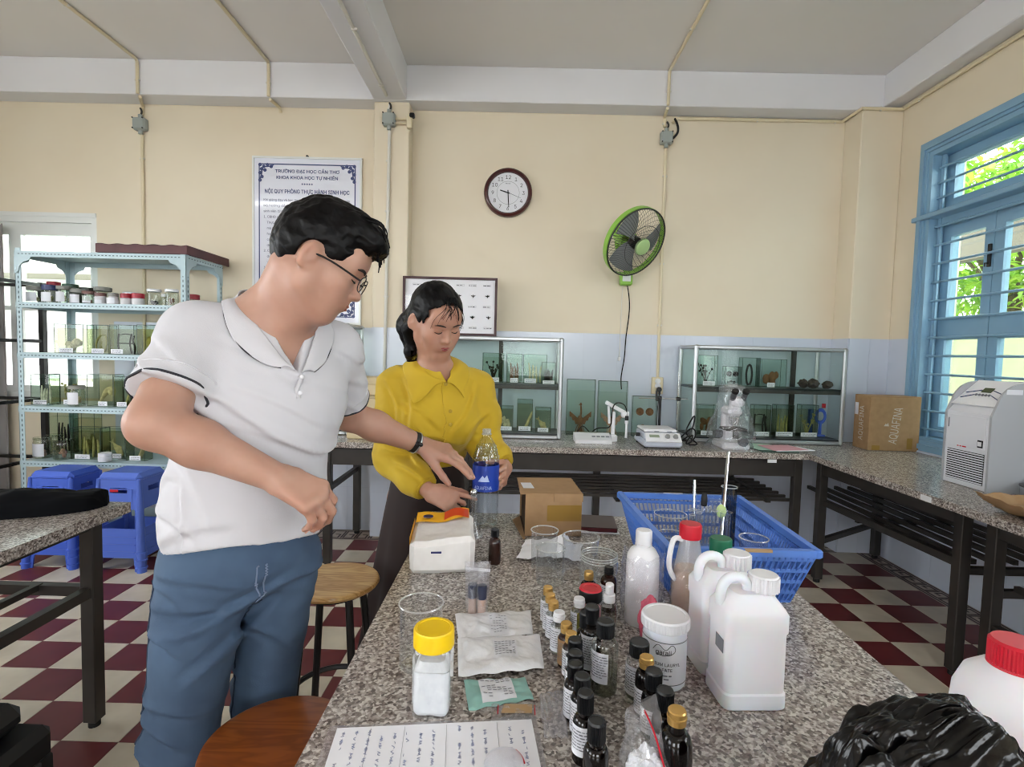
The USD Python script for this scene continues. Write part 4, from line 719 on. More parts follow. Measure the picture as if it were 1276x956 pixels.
P('foot', cat([bx(.01, .43, s * .1 - .01, s * .1 + .01, -.0, .003) for s in (-1, 1)]), 'rubber', t, smooth=False)
# ---------------------------------------------------------------- paper tray and pot at the right edge
t = T('paper_tray', 'crumpled brown paper tray with a purple item at the right edge of the bench', 'tray', (1.97, 1.93, ZT))
def tray(u, v):
    x, y = (u - .5) * .24, (v - .5) * .34; e = np.maximum(np.abs(u - .5), np.abs(v - .5)) * 2; return np.stack([x * (1 + .1 * e), y, .003 + .05 * np.clip((e - .62) / .38, 0, 1) ** 1.3 + .012 * (fbm(np.stack([u * 5, v * 6, 0 * u], 1), 3) - .5) * 2 * e + .004], 1)
P('tray', thick(sheet(tray, 26, 30), .002), 'card', t, smooth=25); 
def crum(u, v): return np.stack([(u - .5) * .17, (v - .5) * .24, .012 + .05 * fbm(np.stack([u * 4, v * 4, 0 * u + 3], 1), 3) * np.sin(np.pi * u) * np.sin(np.pi * v)], 1)
P('wrapping_paper', mv(thick(sheet(crum, 24, 24), .0015), 0, .02, .003), 'card', t, smooth=20); mat('purple', '#43306b', .4); P('purple_item', mv(lathe([(0, 0), (.02, .002), (.024, .02), (.018, .035), (0, .04)], 16), .02, -.06, .04, s=(1.6, 1, .8)), 'purple', t, label='purple item')
t = T('steel_pot', 'steel pot with a flat lid at the right edge beside the chiller', 'pot', (2.27, 2.20, ZT)); P('body', lathe([(0, 0), (.105, 0), (.11, .006), (.112, .055), (.108, .055), (.106, .008), (0, .006)], 36), 'chrome', t); P('lid', lathe([(0, .068), (.08, .066), (.114, .058), (.114, .054), (0, .056)], 36), 'steel_dark', t, label='dark flat lid'); P('knob', cyl(.012, .02, (0, 0, .066), 14, .003), 'black_plastic', t)
# ================================================================ slotted-angle shelf on the left
mat('shelf_blue', '#b3c9cf', .4, vary=(5, '#a9bfc6')); mat('slot_dark', '#5d6d72', .7)
SX0, SX1, SY0, SY1 = -3.235, -2.13, 3.42, 3.84
t = T('slotted_shelf', 'pale blue slotted-angle metal shelf full of specimen jars by the left window', 'shelf', (0, 0, 0))
lv = [1.945, 1.62, 1.294, .943, .583, .16]
w = .036
for x, sx in ((SX0, 1), (SX1, -1)):
    for y, sy in ((SY0, 1), (SY1, -1)):
        u = P('upright', cat([bx(min(x, x + sx * w), max(x, x + sx * w), min(y, y + sy * .003), max(y, y + sy * .003), 0, 1.965), bx(min(x, x + sx * .003), max(x, x + sx * .003), min(y, y + sy * w), max(y, y + sy * w), 0, 1.965)]), 'shelf_blue', t, smooth=False)
        P('slots', cat([box(.007, .0008, .016, (x + sx * .02, y - sy * .0003, z)) for z in np.arange(.05, 1.95, .032)] + [box(.0008, .007, .016, (x - sx * .0003, y + sy * .02, z)) for z in np.arange(.05, 1.95, .032)]), 'slot_dark', u, smooth=False, kind='stuff')
for z in lv:
    s = P('shelf_panel', cat([bx(SX0 + .003, SX1 - .003, SY0 - .001, SY1, z - .002, z), bx(SX0 + .002, SX1 - .002, SY0 - .004, SY0 - .001, z - .036, z), bx(SX0 + .002, SX1 - .002, SY1, SY1 + .003, z - .036, z), bx(SX0 - .003, SX0, SY0, SY1, z - .036, z), bx(SX1, SX1 + .003, SY0, SY1, z - .036, z)]), 'shelf_blue', t, smooth=False)
    n = np.arange(SX0 + .03, SX1 - .02, .0235); P('slots', cat([box(.012, .0008, .006, (x, SY0 - .0043, z - .018)) for x in n] + [box(.0008, .012, .006, (SX1 + .0033, y, z - .018)) for y in np.arange(SY0 + .03, SY1, .03)]), 'slot_dark', s, smooth=False, kind='stuff')
g = [(0, 0), (.11, 0), (.1, -.02), (.06, -.035), (.035, -.06), (.02, -.1), (0, -.11)]
for x, sx in ((SX0, 1), (SX1, -1)):
    for y in (SY0 - .005, SY1 + .003): P('gusset', mv(prism([(sx * a, b) for a, b in g], .002), rx=90, x=x, y=y + .001, z=1.91), 'shelf_blue', t, smooth=False)
    for y, sy in ((SY0, 1), (SY1, -1)): P('gusset', mv(prism([(sy * a, b) for a, b in g], .002), rx=90, rz=90, x=x - .001 + sx * -.003, y=y, z=1.91), 'shelf_blue', t, smooth=False)
mat('board_maroon', '#5a3336', .6, vary=(8, '#4f2b2e'))
t = T('maroon_board', 'dark maroon corrugated board lying on top of the slotted shelf', 'board', (0, 0, 1.9455))
P('sheet', thick(sheet(lambda u, v: np.stack([-2.70 + u * .585, 3.405 + v * .50, .054 + .003 * np.sin(u * 32)], 1), 60, 8), .004), 'board_maroon', t, smooth=30); P('front_edge', bx(-2.70, -2.115, 3.405, 3.412, .001, .052), 'board_maroon', t, smooth=False); P('side_edge', bx(-2.122, -2.115, 3.412, 3.905, .001, .052), 'board_maroon', t, smooth=False); P('side_edge', bx(-2.70, -2.693, 3.412, 3.905, .001, .052), 'board_maroon', t, smooth=False)
# jars -------------------------------------------------------------
mat('jar_dark', '#3a4038', .3); mat('lid_blue', '#39416b', .4); mat('lid_red', '#a02233', .4); mat('lid_green', '#2c5040', .4); mat('lid_grey', '#8a8a84', .5); mat('lid_brown', '#6b4a45', .5); mat('jar_milk', '#cfcdd0', .5)
glass('jar_glass', '#e3e8e2', .02, .8, .02)
def jar(label, loc, r, h, lid, lidm, body='jar_glass', fill=None, lab=True, group='specimen jars on the shelf', taper=1.0):
    t = T('specimen_jar', label, 'jar', loc, 0, group); n = r * .9
    P('body', lathe([(0, .002), (r * .93, .002), (r, .006), (r * taper, h * .82), (n * taper, h * .9), (n * taper, h)], 22), body, t)
    P('lid', lathe([(0, h + lid), (n * taper + .001, h + lid), (n * taper + .004, h + lid - .003), (n * taper + .004, h - .004), (0, h - .004)], 22), lidm, t)
    if fill: SEED[0] += 1; P('specimen', mv(specimen('blob', r * 1.5, r * 1.5, h * .8, SEED[0]), 0, 0, .006), fill, t)
    if lab:
        a = np.linspace(-2.35, -.8, 10); q = sheet(lambda u, v: np.stack([(r + .0012) * np.cos(-2.4 + u * 1.65), (r + .0012) * np.sin(-2.4 + u * 1.65), h * (.12 + .66 * v)], 1), 12, 2); P('label', q, 'label_paper', t, label='white paper label', smooth=True)
    return t
z1 = 1.621
def jx(u, y): return Gy(u, 360, y)[0]
jar('wide white-labelled jar with a grey lid at the left end of the jar shelf', (jx(44, 3.53), 3.53, z1), .048, .088, .022, 'lid_grey', fill='spec_olive_flesh')
jar('white-labelled jar with a dark blue lid, second on the jar shelf', (jx(62, 3.53), 3.53, z1), .044, .092, .03, 'lid_blue', fill='spec_olive_flesh')
jar('white-labelled jar with a pale lid, third on the jar shelf', (jx(79, 3.52), 3.52, z1), .039, .098, .018, 'lid_grey', fill='spec_olive_flesh')
jar('squat dark jar with a pale lid and half label, fourth on the jar shelf', (jx(97, 3.56), 3.56, z1), .045, .082, .02, 'lid_grey', body='jar_dark')
jar('white-labelled jar with a brown lid in the middle of the jar shelf', (jx(111, 3.52), 3.52, z1), .036, .07, .016, 'lid_brown', fill='spec_brown_dry', taper=1.12)
jar('small white tub with a red-brown lid in the middle of the jar shelf', (jx(125, 3.51), 3.51, z1), .031, .058, .018, 'lid_brown', body='jar_milk', taper=1.08)
jar('white-labelled bottle with a narrow grey cap right of the middle', (jx(141, 3.51), 3.51, z1), .036, .058, .02, 'lid_grey', body='jar_milk', taper=.8)
jar('small white tub with a bright red lid, left of the pair', (jx(157, 3.51), 3.51, z1), .032, .05, .026, 'lid_red', body='jar_milk', lab=False)
jar('small white tub with a bright red lid, right of the pair', (jx(172, 3.51), 3.51, z1), .037, .05, .028, 'lid_red', body='jar_milk', lab=False)
jar('clear glass jar with a white lid and dark content near the shelf end', (jx(192, 3.54), 3.54, z1), .042, .098, .014, 'white_plastic', fill='spec_dark_dry', lab=False)
jar('thin small clear jar between the two white-lidded jars', (jx(205, 3.56), 3.56, z1), .018, .07, .014, 'white_plastic', lab=False)
jar('clear glass jar with a white lid and a slanting dark stick', (jx(214, 3.54), 3.54, z1), .040, .1, .014, 'white_plastic', fill='spec_brown_dry', lab=False)
jar('jar with a red-brown lid at the right back of the jar shelf', (jx(241, 3.72), 3.72, z1), .04, .07, .03, 'lid_red', fill='spec_pink_flesh', lab=False)
jar('tall jar with a crimson lid in the back row of the jar shelf', (jx(67, 3.72), 3.72, z1), .04, .135, .03, 'lid_red', body='jar_milk', lab=False)
jar('wide jar with a dark green lid in the back row of the jar shelf', (jx(88, 3.70), 3.70, z1), .048, .128, .02, 'lid_green', fill='spec_olive_flesh', lab=False)
jar('wide jar with a dark grey lid in the back row of the jar shelf', (jx(108, 3.73), 3.73, z1), .045, .11, .02, 'jar_dark', fill='spec_brown_dry', lab=False)
jar('wide jar with a pale grey lid in the back row, right of the grey one', (jx(128, 3.71), 3.71, z1), .055, .112, .022, 'lid_grey', fill='spec_brown_dry', lab=False)
jar('jar with a cream lid behind the two red-lidded tubs', (jx(163, 3.70), 3.70, z1), .05, .085, .018, 'white_plastic', fill='spec_olive_flesh', lab=False)
z2 = 1.2955; y2 = 3.50; gr = None
tankpx('glass tank with pale and reddish organs, left on the third shelf level', 68, 104, 404, 438, y2, z2, .09, 'blob', 'pale_flesh', tagx=-.1, tagw=.5)
tankpx('glass tank with a grey coiled specimen, second on the third shelf level', 109, 135, 405, 438, y2, z2, .08, 'coil', 'olive_flesh', tagw=.6)
tankpx('glass tank with a dark branching outline, middle of the third shelf level', 137, 167, 405, 438, y2, z2, .08, 'frame_bones', 'dark_dry', tagw=.5, tagx=-.2)
tankpx('yellow-green glass tank by the white sleeve on the third shelf level', 171, 195, 405, 438, y2, z2, .08, 'blob', 'olive_flesh', liquid='liquid_yellow', tag=False)
z3 = .9445
tankpx('clear empty-looking glass tank, left end of the fourth shelf level', 39, 61, 467, 502, y2, z3, .09, 'sticks', 'pale_flesh', liquid='liquid_clear', tagw=.75)
tankpx('tall glass tank with green fern-like specimen, second on the fourth shelf level', 62, 97, 467, 502, y2 + .05, z3, .08, 'plant', 'olive_flesh', tagx=.2, tagw=.4)
jar('squat stoneware-like jar with a paper label between the tanks on the fourth level', (Gy(98, 490, 3.50)[0], 3.485, z3), .048, .12, .018, 'lid_grey', fill='spec_bone')
tankpx('glass tank with a large pale horn-shaped animal, fourth shelf level', 109, 141, 467, 503, y2, z3, .1, 'horn', 'bone', tagx=.1, tagw=.35)
tankpx('green glass tank with an upright pale strip, fourth shelf level', 142, 162, 470, 503, y2, z3, .08, 'spear', 'olive_flesh', tagw=.6)
tankpx('green glass tank partly hidden by the bare elbow, fourth shelf level', 163, 186, 470, 503, y2, z3, .08, 'coil', 'olive_flesh', tagw=.4)
tankpx('dark wrinkled specimen block hanging behind, right end above the fourth level', 168, 182, 449, 470, 3.70, z3, .06, 'blob', 'dark_dry', tag=False)
z4 = .5845
jar('round clear jar with a pale ring of tissue, left end of the lowest visible level', (Gy(50, 555, 3.50)[0], 3.52, z4), .052, .13, .012, 'jar_glass', fill='spec_pink_flesh')
jar('round clear jar with tan tissue, second on the lowest visible level', (Gy(66, 555, 3.62)[0], 3.64, z4), .05, .13, .012, 'jar_glass', fill='spec_bone', lab=False)
jar('round clear jar with pink and white tissue, third on the lowest visible level', (Gy(79, 555, 3.50)[0], 3.50, z4), .055, .12, .012, 'jar_glass', fill='spec_pink_flesh', lab=False)
tankpx('glass tank with slanting olive strips, lowest visible shelf level', 88, 125, 534, 569, y2, z4, .09, 'sticks', 'olive_flesh', tagw=.5, tagx=-.1)
tankpx('glass tank with a pale triangular fish, lowest visible shelf level', 126, 156, 534, 569, y2 + .05, z4, .08, 'fish', 'bone', tagw=.5, tagx=.1)
tankpx('glass tank with a tall pale blade, right part of the lowest visible level', 157, 180, 536, 570, y2, z4, .08, 'spear', 'bone', tagw=.6)
tankpx('tall empty grey tank at the back of the lowest visible level', 62, 88, 512, 560, 3.70, z4, .07, 'sticks', 'dark_dry', liquid='liquid_clear', tag=False)
tankpx('wide grey-green tank at the back of the lowest visible level', 92, 118, 515, 560, 3.70, z4, .07, 'blob', 'olive_flesh', tag=False)
jar('small white tub with a printed label in front of the tanks', (Gy(130, 570, 3.45)[0], 3.457, z4), .038, .045, .014, 'white_plastic', body='white_plastic')
# ---------------------------------------------------------------- blue plastic stools
def stool(x0, x1, y0, y1, h, label, bm):
    t = T('plastic_stool', label, 'stool', ((x0 + x1) / 2, (y0 + y1) / 2, 0)); W, D = (x1 - x0), (y1 - y0)
    def k(z): return .84 + .16 * (1 - z / h)          # taper
    def wall(sgn, axis):                               # one side with arch, hand slot and feet, leaning in
        q = sg.Polygon([(-.5, 0), (-.36, 0), (-.33, .14 * h), (.33, .14 * h), (.36, 0), (.5, 0), (.5, h - .03), (-.5, h - .03)]); q = q.difference(sg.box(-.36, .47 * h, .36, .60 * h).buffer(.02)).difference(sg.box(-.2, .80 * h, .2, .85 * h).buffer(.001))
        m = prism(q, .008); m = m.subdivide_to_size(.12); v = m.vertices.copy(); s, z, e = v[:, 0], v[:, 1], v[:, 2]; a = W if axis == 'y' else D; b = D if axis == 'y' else W
        o = sgn * (b / 2 * k(z) - e); s = s * a * k(z) * .985; m.vertices = np.stack([s, o, z], 1) if axis == 'y' else np.stack([o, s, z], 1); return m
    for sgn, ax in ((-1, 'y'), (1, 'y'), (-1, 'x'), (1, 'x')): P('side', wall(sgn, ax), bm, t, smooth=False)
    P('seat', mv(box(W * .885, D * .885, .06, b=.024), 0, 0, h - .03), bm, t)
    for a in (-1, 1):
        for b in (-1, 1):
            l = P('leg', tube([(a * W * .485 * k(z), b * D * .485 * k(z), z) for z in (.0, .1, h * .5, h - .035)], [.026, .025, .021, .012], 12), bm, t)
            for z in (.03, .075, .12): P('ring', mv(lathe([(.025, -.006), (.031, -.004), (.031, .004), (.025, .006)], 14), a * W * .485 * k(z), b * D * .485 * k(z), z), bm, l)
    for i in range(3):
        z = h * (.2 + .075 * i); kk = k(z); P('rib', cat([box(W * .7, .006, .008, (0, s * (D / 2 * kk + .002), z)) for s in (-1, 1)] + [box(.006, D * .7, .008, (s * (W / 2 * kk + .002), 0, z)) for s in (-1, 1)]), bm, t, smooth=False, kind='stuff')
    for s in (-1, 1): z = h * .76; P('panel_line', mv(frm(-W * .28, W * .28, -.07, .05, .006, .006), 0, s * (D / 2 * k(z)) - .003, z), bm, t, smooth=False)
    return t
s1 = stool(-2.50, -2.205, 3.09, 3.36, .592, 'tall violet-blue plastic stool beside the white shirt, right of the pair', 'blue_plastic_light')
P('sticker', box(.05, .001, .014, (-.02, -.128, .49)), 'red', s1, label='small red sticker', smooth=False)
stool(-2.93, -2.635, 3.11, 3.38, .585, 'tall bright blue plastic stool behind the left table, left of the pair', 'blue_plastic')
# ---------------------------------------------------------------- left table with black cloth
t = T('granite_table', 'granite-topped steel table at the left edge with a black garment on it', 'table')
P('granite_top', mv(prism([(-3.3, .30), (-1.365, .30), (-1.365, 1.86), (-3.3, 1.86)], .035), z=ZG), 'granite', t, smooth=False)
lx0, lx1, ly0, ly1 = -1.475, -3.15, 1.815, .42
steel_frame(t, [(lx0, ly1), (lx0, ly0), (lx1, ly1), (lx1, ly0)], [((lx0, ly1, .74), (lx0, ly0, .74), .03, .048), ((lx1, ly1, .74), (lx1, ly0, .74), .03, .048), ((lx0, ly0, .74), (lx1, ly0, .74), .03, .048), ((lx0, ly1, .74), (lx1, ly1, .74), .03, .048), ((lx0, ly1, .495), (lx0, ly0, .495), .03, .035), ((lx0, ly0, .495), (lx1, ly0, .495), .03, .035), ((lx1, ly1, .495), (lx1, ly0, .495), .03, .035), ((lx0, ly1, .495), (lx1, ly1, .495), .03, .035)],
    [((x, ly1, .505), (x, ly0, .505)) for x in np.linspace(-1.66, -3.0, 8)], .011)
mat('cloth_black', '#06070b', .9, specular_ior_level=.15)
def garment(u, v):
    s = u; cx = -2.75 + 1.34 * s; cy = 1.42 + .34 * s - .05 * np.sin(s * 5); hw = (.23 - .14 * s) * np.sqrt(np.clip(1 - (np.maximum(s - .9, 0) / .1) ** 2, 0, 1)); a = (v - .5) * np.pi
    n = fbm(np.stack([s * 9, v * 3, 0 * s], 1), 4) - .5; return np.stack([cx - .18 * np.sin(a) * hw, cy + hw * np.sin(a) * (1 + .2 * n), .0015 + (.085 - .025 * s + .06 * n) * np.maximum(np.cos(a), 0) ** .6 * np.minimum(1, hw * 40)], 1)
O('black_garment', sheet(garment, 80, 40), 'cloth_black', 'folded black garment lying across the left granite table', 'garment', loc=(0, 0, ZT), smooth=True)
# black padded chair corner, near left
t = T('padded_chair', 'black padded chair seat in the near left corner', 'chair', (-1.29, 1.085, 0)); mat('chair_black', '#08080a', .6)
P('cushion', mv(box(.27, .36, .075, b=.03), -.02, -.01, .455), 'chair_black', t); P('seat_base', mv(box(.31, .39, .09, b=.02), .0, .0, .37), 'chair_black', t)
for a in (-1, 1):
    for b in (-1, 1): P('leg', bx(a * .13 - .02, a * .13 + .02, b * .17 - .02, b * .17 + .02, 0, .335, .004), 'chair_black', t)
# black rack left of the shelf, bag hung on it, curtain
t = T('metal_rack', 'black metal frame rack left of the slotted shelf', 'rack')
for x, y in ((-3.44, 3.84), (-4.0, 3.84), (-3.44, 3.0), (-4.0, 3.0)): P('upright', bx(x - .017, x + .017, y - .017, y + .017, 0, 1.79), 'steel_black', t, smooth=False)
for z in (1.772, 1.37, .95, .52):
    for a, b in (((-3.44, 3.84), (-4.0, 3.84)), ((-3.44, 3.0), (-4.0, 3.0)), ((-3.44, 3.84), (-3.44, 3.0)), ((-4.0, 3.84), (-4.0, 3.0))): P('bar', bar((*a, z), (*b, z), .022), 'steel_black', t, smooth=False)
O('black_bag', (lambda m: (m.vertices.__imul__([.22, .2, .095]), m)[1])(TM(*(lambda q: (q.vertices * (1 + .35 * (fbm(q.vertices * 1.8, 3)[:, None] - .5)), q.faces))(trimesh.creation.icosphere(4, 1)))), 'cloth_black', 'black bag resting on the black rack at the left edge', 'bag', loc=(-3.62, 3.33, 1.475), smooth=True)
mat('curtain', '#8f8b8a', .85); O('grey_curtain', thick(sheet(lambda u, v: np.stack([-4.2 + u * .43, 3.915 + .018 * np.sin(u * 30), .12 + v * 2.1], 1), 90, 3), .003), 'curtain', 'grey pleated curtain at the far left edge by the window', 'curtain', smooth=True)
# ================================================================ main table
t = T('granite_table', 'speckled granite work table in the foreground crowded with bottles', 'table')
P('granite_top', mv(prism(sg.Polygon([(-.285, .22), (.70, .22), (.70, 1.845), (-.285, 1.845)]).buffer(-.003).buffer(.003, quad_segs=3), .035), z=ZG), 'granite', t, smooth=False)
steel_frame(t, [(x, y) for x in (-.16, .60) for y in (.34, 1.74)], [((-.16, .34, .74), (-.16, 1.74, .74), .03, .048), ((.6, .34, .74), (.6, 1.74, .74), .03, .048), ((-.16, 1.74, .74), (.6, 1.74, .74), .03, .048), ((-.16, .34, .74), (.6, .34, .74), .03, .048), ((-.16, .34, .3), (-.16, 1.74, .3), .03, .035), ((.6, .34, .3), (.6, 1.74, .3), .03, .035)], [])
# ---------------------------------------------------------------- round stools
def round_stool(x, y, h, r, label, seatm):
    t = T('round_stool', label, 'stool', (x, y, 0))
    P('seat', lathe([(0, h - .026), (r - .02, h - .026), (r - .006, h - .020), (r, h - .011), (r - .003, h - .003), (r - .012, h), (0, h)], 56), seatm, t, smooth=30)
    P('seat_plate', cyl(.11, .012, (0, 0, h - .0385), 28), 'steel_black', t)
    for k in range(4):
        a = k * np.pi / 2 + .78; P('leg', tube([(math.cos(a) * .16, math.sin(a) * .16, .0), (math.cos(a) * .10, math.sin(a) * .10, h - .03)], .0125, 10), 'steel_black', t)
    P('foot_ring', tube([(.142 * math.cos(a), .142 * math.sin(a), .21) for a in np.arange(40) * 2 * np.pi / 40], .0095, 8, True), 'steel_black', t); return t
round_stool(-.472, 1.055, .55, .152, 'round stool with a glossy brown wooden seat in the foreground beside the table', 'wood_brown'); round_stool(-.587, 1.727, .60, .147, 'round stool with a pale wood-grain seat between the two people', 'wood_light')
# ---------------------------------------------------------------- bottles
H0 = ZT + .0005
def wrap(r, z0, z1, a0, a1, n=14): return sheet(lambda u, v: np.stack([(r + .0006) * np.cos(np.radians(a0 + u * (a1 - a0))), (r + .0006) * np.sin(np.radians(a0 + u * (a1 - a0))), z0 + v * (z1 - z0)], 1), n, 2)
def print_on(r, z0, z1, a0, a1, k, h=.0035):          # rows of print wrapped round a label
    w = math.radians(a1 - a0) * r * .8; n = max(2, int((z1 - z0) / (h * 1.9))); m = mv(ink(n, w, h * 1.8, h, k), 0, z1 - z0 - h * 1.4).subdivide_to_size(.004); v = m.vertices
    a = np.radians(a0 + (a1 - a0) * .1) + v[:, 0] / r; m.vertices = np.stack([(r + .001) * np.cos(a), (r + .001) * np.sin(a), z0 + v[:, 1]], 1); return m
def bottle(label, u, v, h, r, rc, hc, capm, bodym, lab=None, liquid=None, sh=.24, cat_='bottle', group=None, ribs=True, labm='label_paper', name='bottle'):
    """u, v: where the middle of its cap's top is seen; h height, r body radius, rc and hc cap radius and height; lab = (z0, z1, a0, a1) as parts of h and degrees"""
    c = Gz(u, v, H0 + h); t = T(name, label, cat_, (c[0], c[1], H0), 0, group); hb = h - hc; s = hb * sh; rn = min(rc * .88, r * .8)
    prof = [(0, .001), (r * .9, .0), (r, .004), (r, hb - s)] + [(rn + (r - rn) * math.cos(a) ** .9 if math.cos(a) > 1e-6 else rn, hb - s + s * .72 * math.sin(a)) for a in np.linspace(.25, 1.5708, 6)] + [(rn, hb + .002)]
    P('body', lathe(prof, 26), bodym, t)
    if liquid: P('liquid', lathe([(0, .002), (r * .9, .002), (r - .0008, .005), (r - .0008, (hb - s) * liquid[1]), (0, (hb - s) * liquid[1])], 22), liquid[0], t)
    k = 26; a = np.arange(96) * 2 * np.pi / 96; 
    if ribs:
        z = [h - hc, h - hc * .12]; cp = sheet(lambda p, q: np.stack([(rc + .0005 * np.where((p * 95).round() % 2 == 0, 1, -1)) * np.cos(p * 2 * np.pi), (rc + .0005 * np.where((p * 95).round() % 2 == 0, 1, -1)) * np.sin(p * 2 * np.pi), z[0] + q * (z[1] - z[0])], 1), 96, 2)
        P('cap', cat([cp, lathe([(rc, h - hc * .12), (rc - .0012, h), (rc * .8, h), (rc * .78, h - .0008), (0, h - .0008)], 30), lathe([(rc, h - hc), (0, h - hc)], 30)]), capm, t, smooth=30)
    else: P('cap', lathe([(0, h - hc), (rc, h - hc), (rc, h - hc * .62), (rc * 1.06, h - hc * .58), (rc * 1.06, h - hc * .46), (rc * .98, h - hc * .42), (rc * .98, h - hc * .1), (rc * .86, h), (0, h - .0006)], 26), capm, t)
    if lab: g = P('label', wrap(r, lab[0] * h, lab[1] * h, lab[2], lab[3]), labm, t, label='white printed label', smooth=True); SEED[0] += 1; P('print', print_on(r, lab[0] * h + .004, lab[1] * h - .003, lab[2], lab[3], SEED[0], .0024), 'ink_grey', g, smooth=False, kind='stuff')
    return t, c
mat('amber_dark', '#080404', .1); mat('amber_brown', '#26100a', .1); mat('oil_yellow', '#a9a043', .1); glass('liquid_serum', '#d9dbd2', .02, .6, .02); glass('clear_bottle', '#eef1f0', .02, 1.2, .03); mat('cap_black', '#141518', .42)
SM = (.08, .66, -215, -80)
GA = 'small bottles in the front rows'
bottle('small clear gold-capped bottle, furthest of the three beside the foil pouches', 683, 731, .076, .0145, .0102, .017, 'gold', 'clear_bottle', SM, ribs=False); bottle('small clear gold-capped bottle, middle of the three beside the foil pouches', 686, 740, .076, .0145, .0102, .017, 'gold', 'clear_bottle', SM, ribs=False); bottle('small clear gold-capped bottle, nearest of the three beside the foil pouches', 690, 749, .076, .0145, .0102, .017, 'gold', 'clear_bottle', SM, ribs=False)
bottle('small clear bottle with a white cap and printed label, left row of bottles', 697, 762, .078, .0155, .0112, .017, 'white_plastic', 'clear_bottle', SM, ribs=False)
bottle('small amber bottle with a gold cap and tan label, behind another gold-capped one', 706, 776, .08, .0145, .0105, .017, 'gold', 'amber_brown', SM, ribs=False, labm='card')
bottle('small amber bottle with a gold cap and white label, left row', 712, 788, .08, .0145, .0105, .017, 'gold', 'amber_brown', SM, ribs=False)
bottle('black bottle with a ridged black cap, furthest of the black-capped left row', 717, 796, .084, .0155, .0118, .022, 'cap_black', 'amber_dark', SM); bottle('black bottle with a black cap, second of the black-capped left row', 717, 812, .084, .0155, .0118, .022, 'cap_black', 'amber_dark', SM)
bottle('black bottle with a black cap, third of the black-capped left row', 717, 826, .088, .0165, .0118, .022, 'cap_black', 'amber_dark', (.08, .6, -215, -80)); bottle('black bottle with a black cap, fourth of the black-capped left row', 726, 841, .09, .0165, .0118, .024, 'cap_black', 'amber_dark', (.08, .6, -215, -80))
t_, c_ = bottle('black bottle with a large white label, next to last of the left row', 730, 862, .098, .017, .0112, .027, 'cap_black', 'amber_dark', (.15, .58, -195, -60), sh=.3)
bottle('plain black bottle with a black cap, nearest of the left row', 744, 897, .10, .0165, .0115, .027, 'cap_black', 'amber_dark', None, sh=.3)
bottle('tall black bottle with a white label, behind the clear black-capped bottle', 738, 755, .118, .019, .0125, .03, 'cap_black', 'amber_dark', (.08, .6, -200, -70), sh=.3); bottle('tall black bottle half hidden behind another, left of the spray bottle', 731, 762, .104, .0185, .0122, .027, 'cap_black', 'amber_dark', (.1, .6, -205, -75), sh=.3)
t_, c_ = bottle('clear bottle of pale serum with a wide black cap in the middle', 755, 773, .122, .0225, .0145, .026, 'cap_black', 'clear_bottle', (.2, .62, -185, -85), ('liquid_serum', .55), sh=.16)
bottle('small clear bottle of yellow-green oil with a white cap', 722, 745, .074, .0165, .0115, .017, 'white_plastic', 'clear_bottle', (.12, .66, -200, -110), ('oil_yellow', .8), ribs=False)
bottle('dark bottle with a gold cap behind the red-lidded jar', 734, 712, .085, .018, .0105, .018, 'gold', 'amber_dark', None, ribs=False); bottle('brown bottle with a grey label behind the spray bottle', 759, 706, .098, .018, .0105, .016, 'black_plastic', 'amber_brown', (.12, .62, -190, -70), ribs=False)
bottle('clear bottle with a wide black cap, furthest of the right-hand row', 797, 799, .094, .0205, .0158, .023, 'cap_black', 'clear_bottle', (.1, .62, -205, -80), ('liquid_serum', .3), sh=.2)
bottle('dark bottle with a gold cap, second of the right-hand row', 806, 818, .094, .0168, .0112, .017, 'gold', 'amber_dark', (.08, .5, -205, -80), ribs=False); bottle('black bottle with a black cap, third of the right-hand row', 815, 835, .098, .0172, .0122, .027, 'cap_black', 'amber_dark', (.08, .45, -205, -80), sh=.3); bottle('black bottle with a black cap, fourth of the right-hand row', 829, 859, .098, .0172, .0122, .027, 'cap_black', 'amber_dark', (.08, .42, -200, -70), sh=.3)
bottle('large dark round-shouldered bottle with a gold cap, nearest of the right-hand row', 844, 884, .108, .0215, .0122, .018, 'gold', 'amber_dark', (.04, .38, -200, -40), ribs=False, sh=.42)
bottle('small dark brown bottle standing alone beside the tissue pack', 617, 659, .094, .0168, .0108, .02, 'cap_black', 'amber_brown', None, sh=.3)
# spray bottle, red-lidded jar
c_ = Gz(760, 727, H0 + .108); t = T('spray_bottle', 'small clear spray bottle with a white nozzle', 'bottle', (c_[0], c_[1], H0)); P('body', lathe([(0, 0), (.0165, 0), (.0172, .003), (.0172, .056), (.015, .064), (.009, .068), (.009, .074)], 24), 'clear_bottle', t); P('collar', cyl(.0118, .017, (0, 0, .07), 22, .001), 'white_plastic', t); P('nozzle', cat([cyl(.0085, .021, (0, 0, .087), 18, .002), box(.006, .008, .006, (0, -.009, .1), .001)]), 'white_plastic', t)
c_ = Gz(736, 732, H0 + .082); t = T('cosmetic_jar', 'squat clear jar with a black-sided bright red lid', 'jar', (c_[0], c_[1], H0)); P('body', lathe([(0, 0), (.024, 0), (.0255, .004), (.0255, .045), (.021, .054), (.021, .06)], 28), 'clear_bottle', t); mat('pink_cream', '#d88d99', .4); P('cream', lathe([(0, .004), (.0225, .004), (.0225, .04), (0, .04)], 24), 'pink_cream', t, label='pink cream'); P('lid', lathe([(0, .056), (.0235, .056), (.0245, .058), (.0245, .076), (.023, .08)], 32), 'black_plastic', t, label='black lid side'); P('lid_top', lathe([(.0236, .079), (.0215, .083), (.014, .083), (.013, .0815), (0, .0815)], 32), 'red', t, label='bright red lid top')
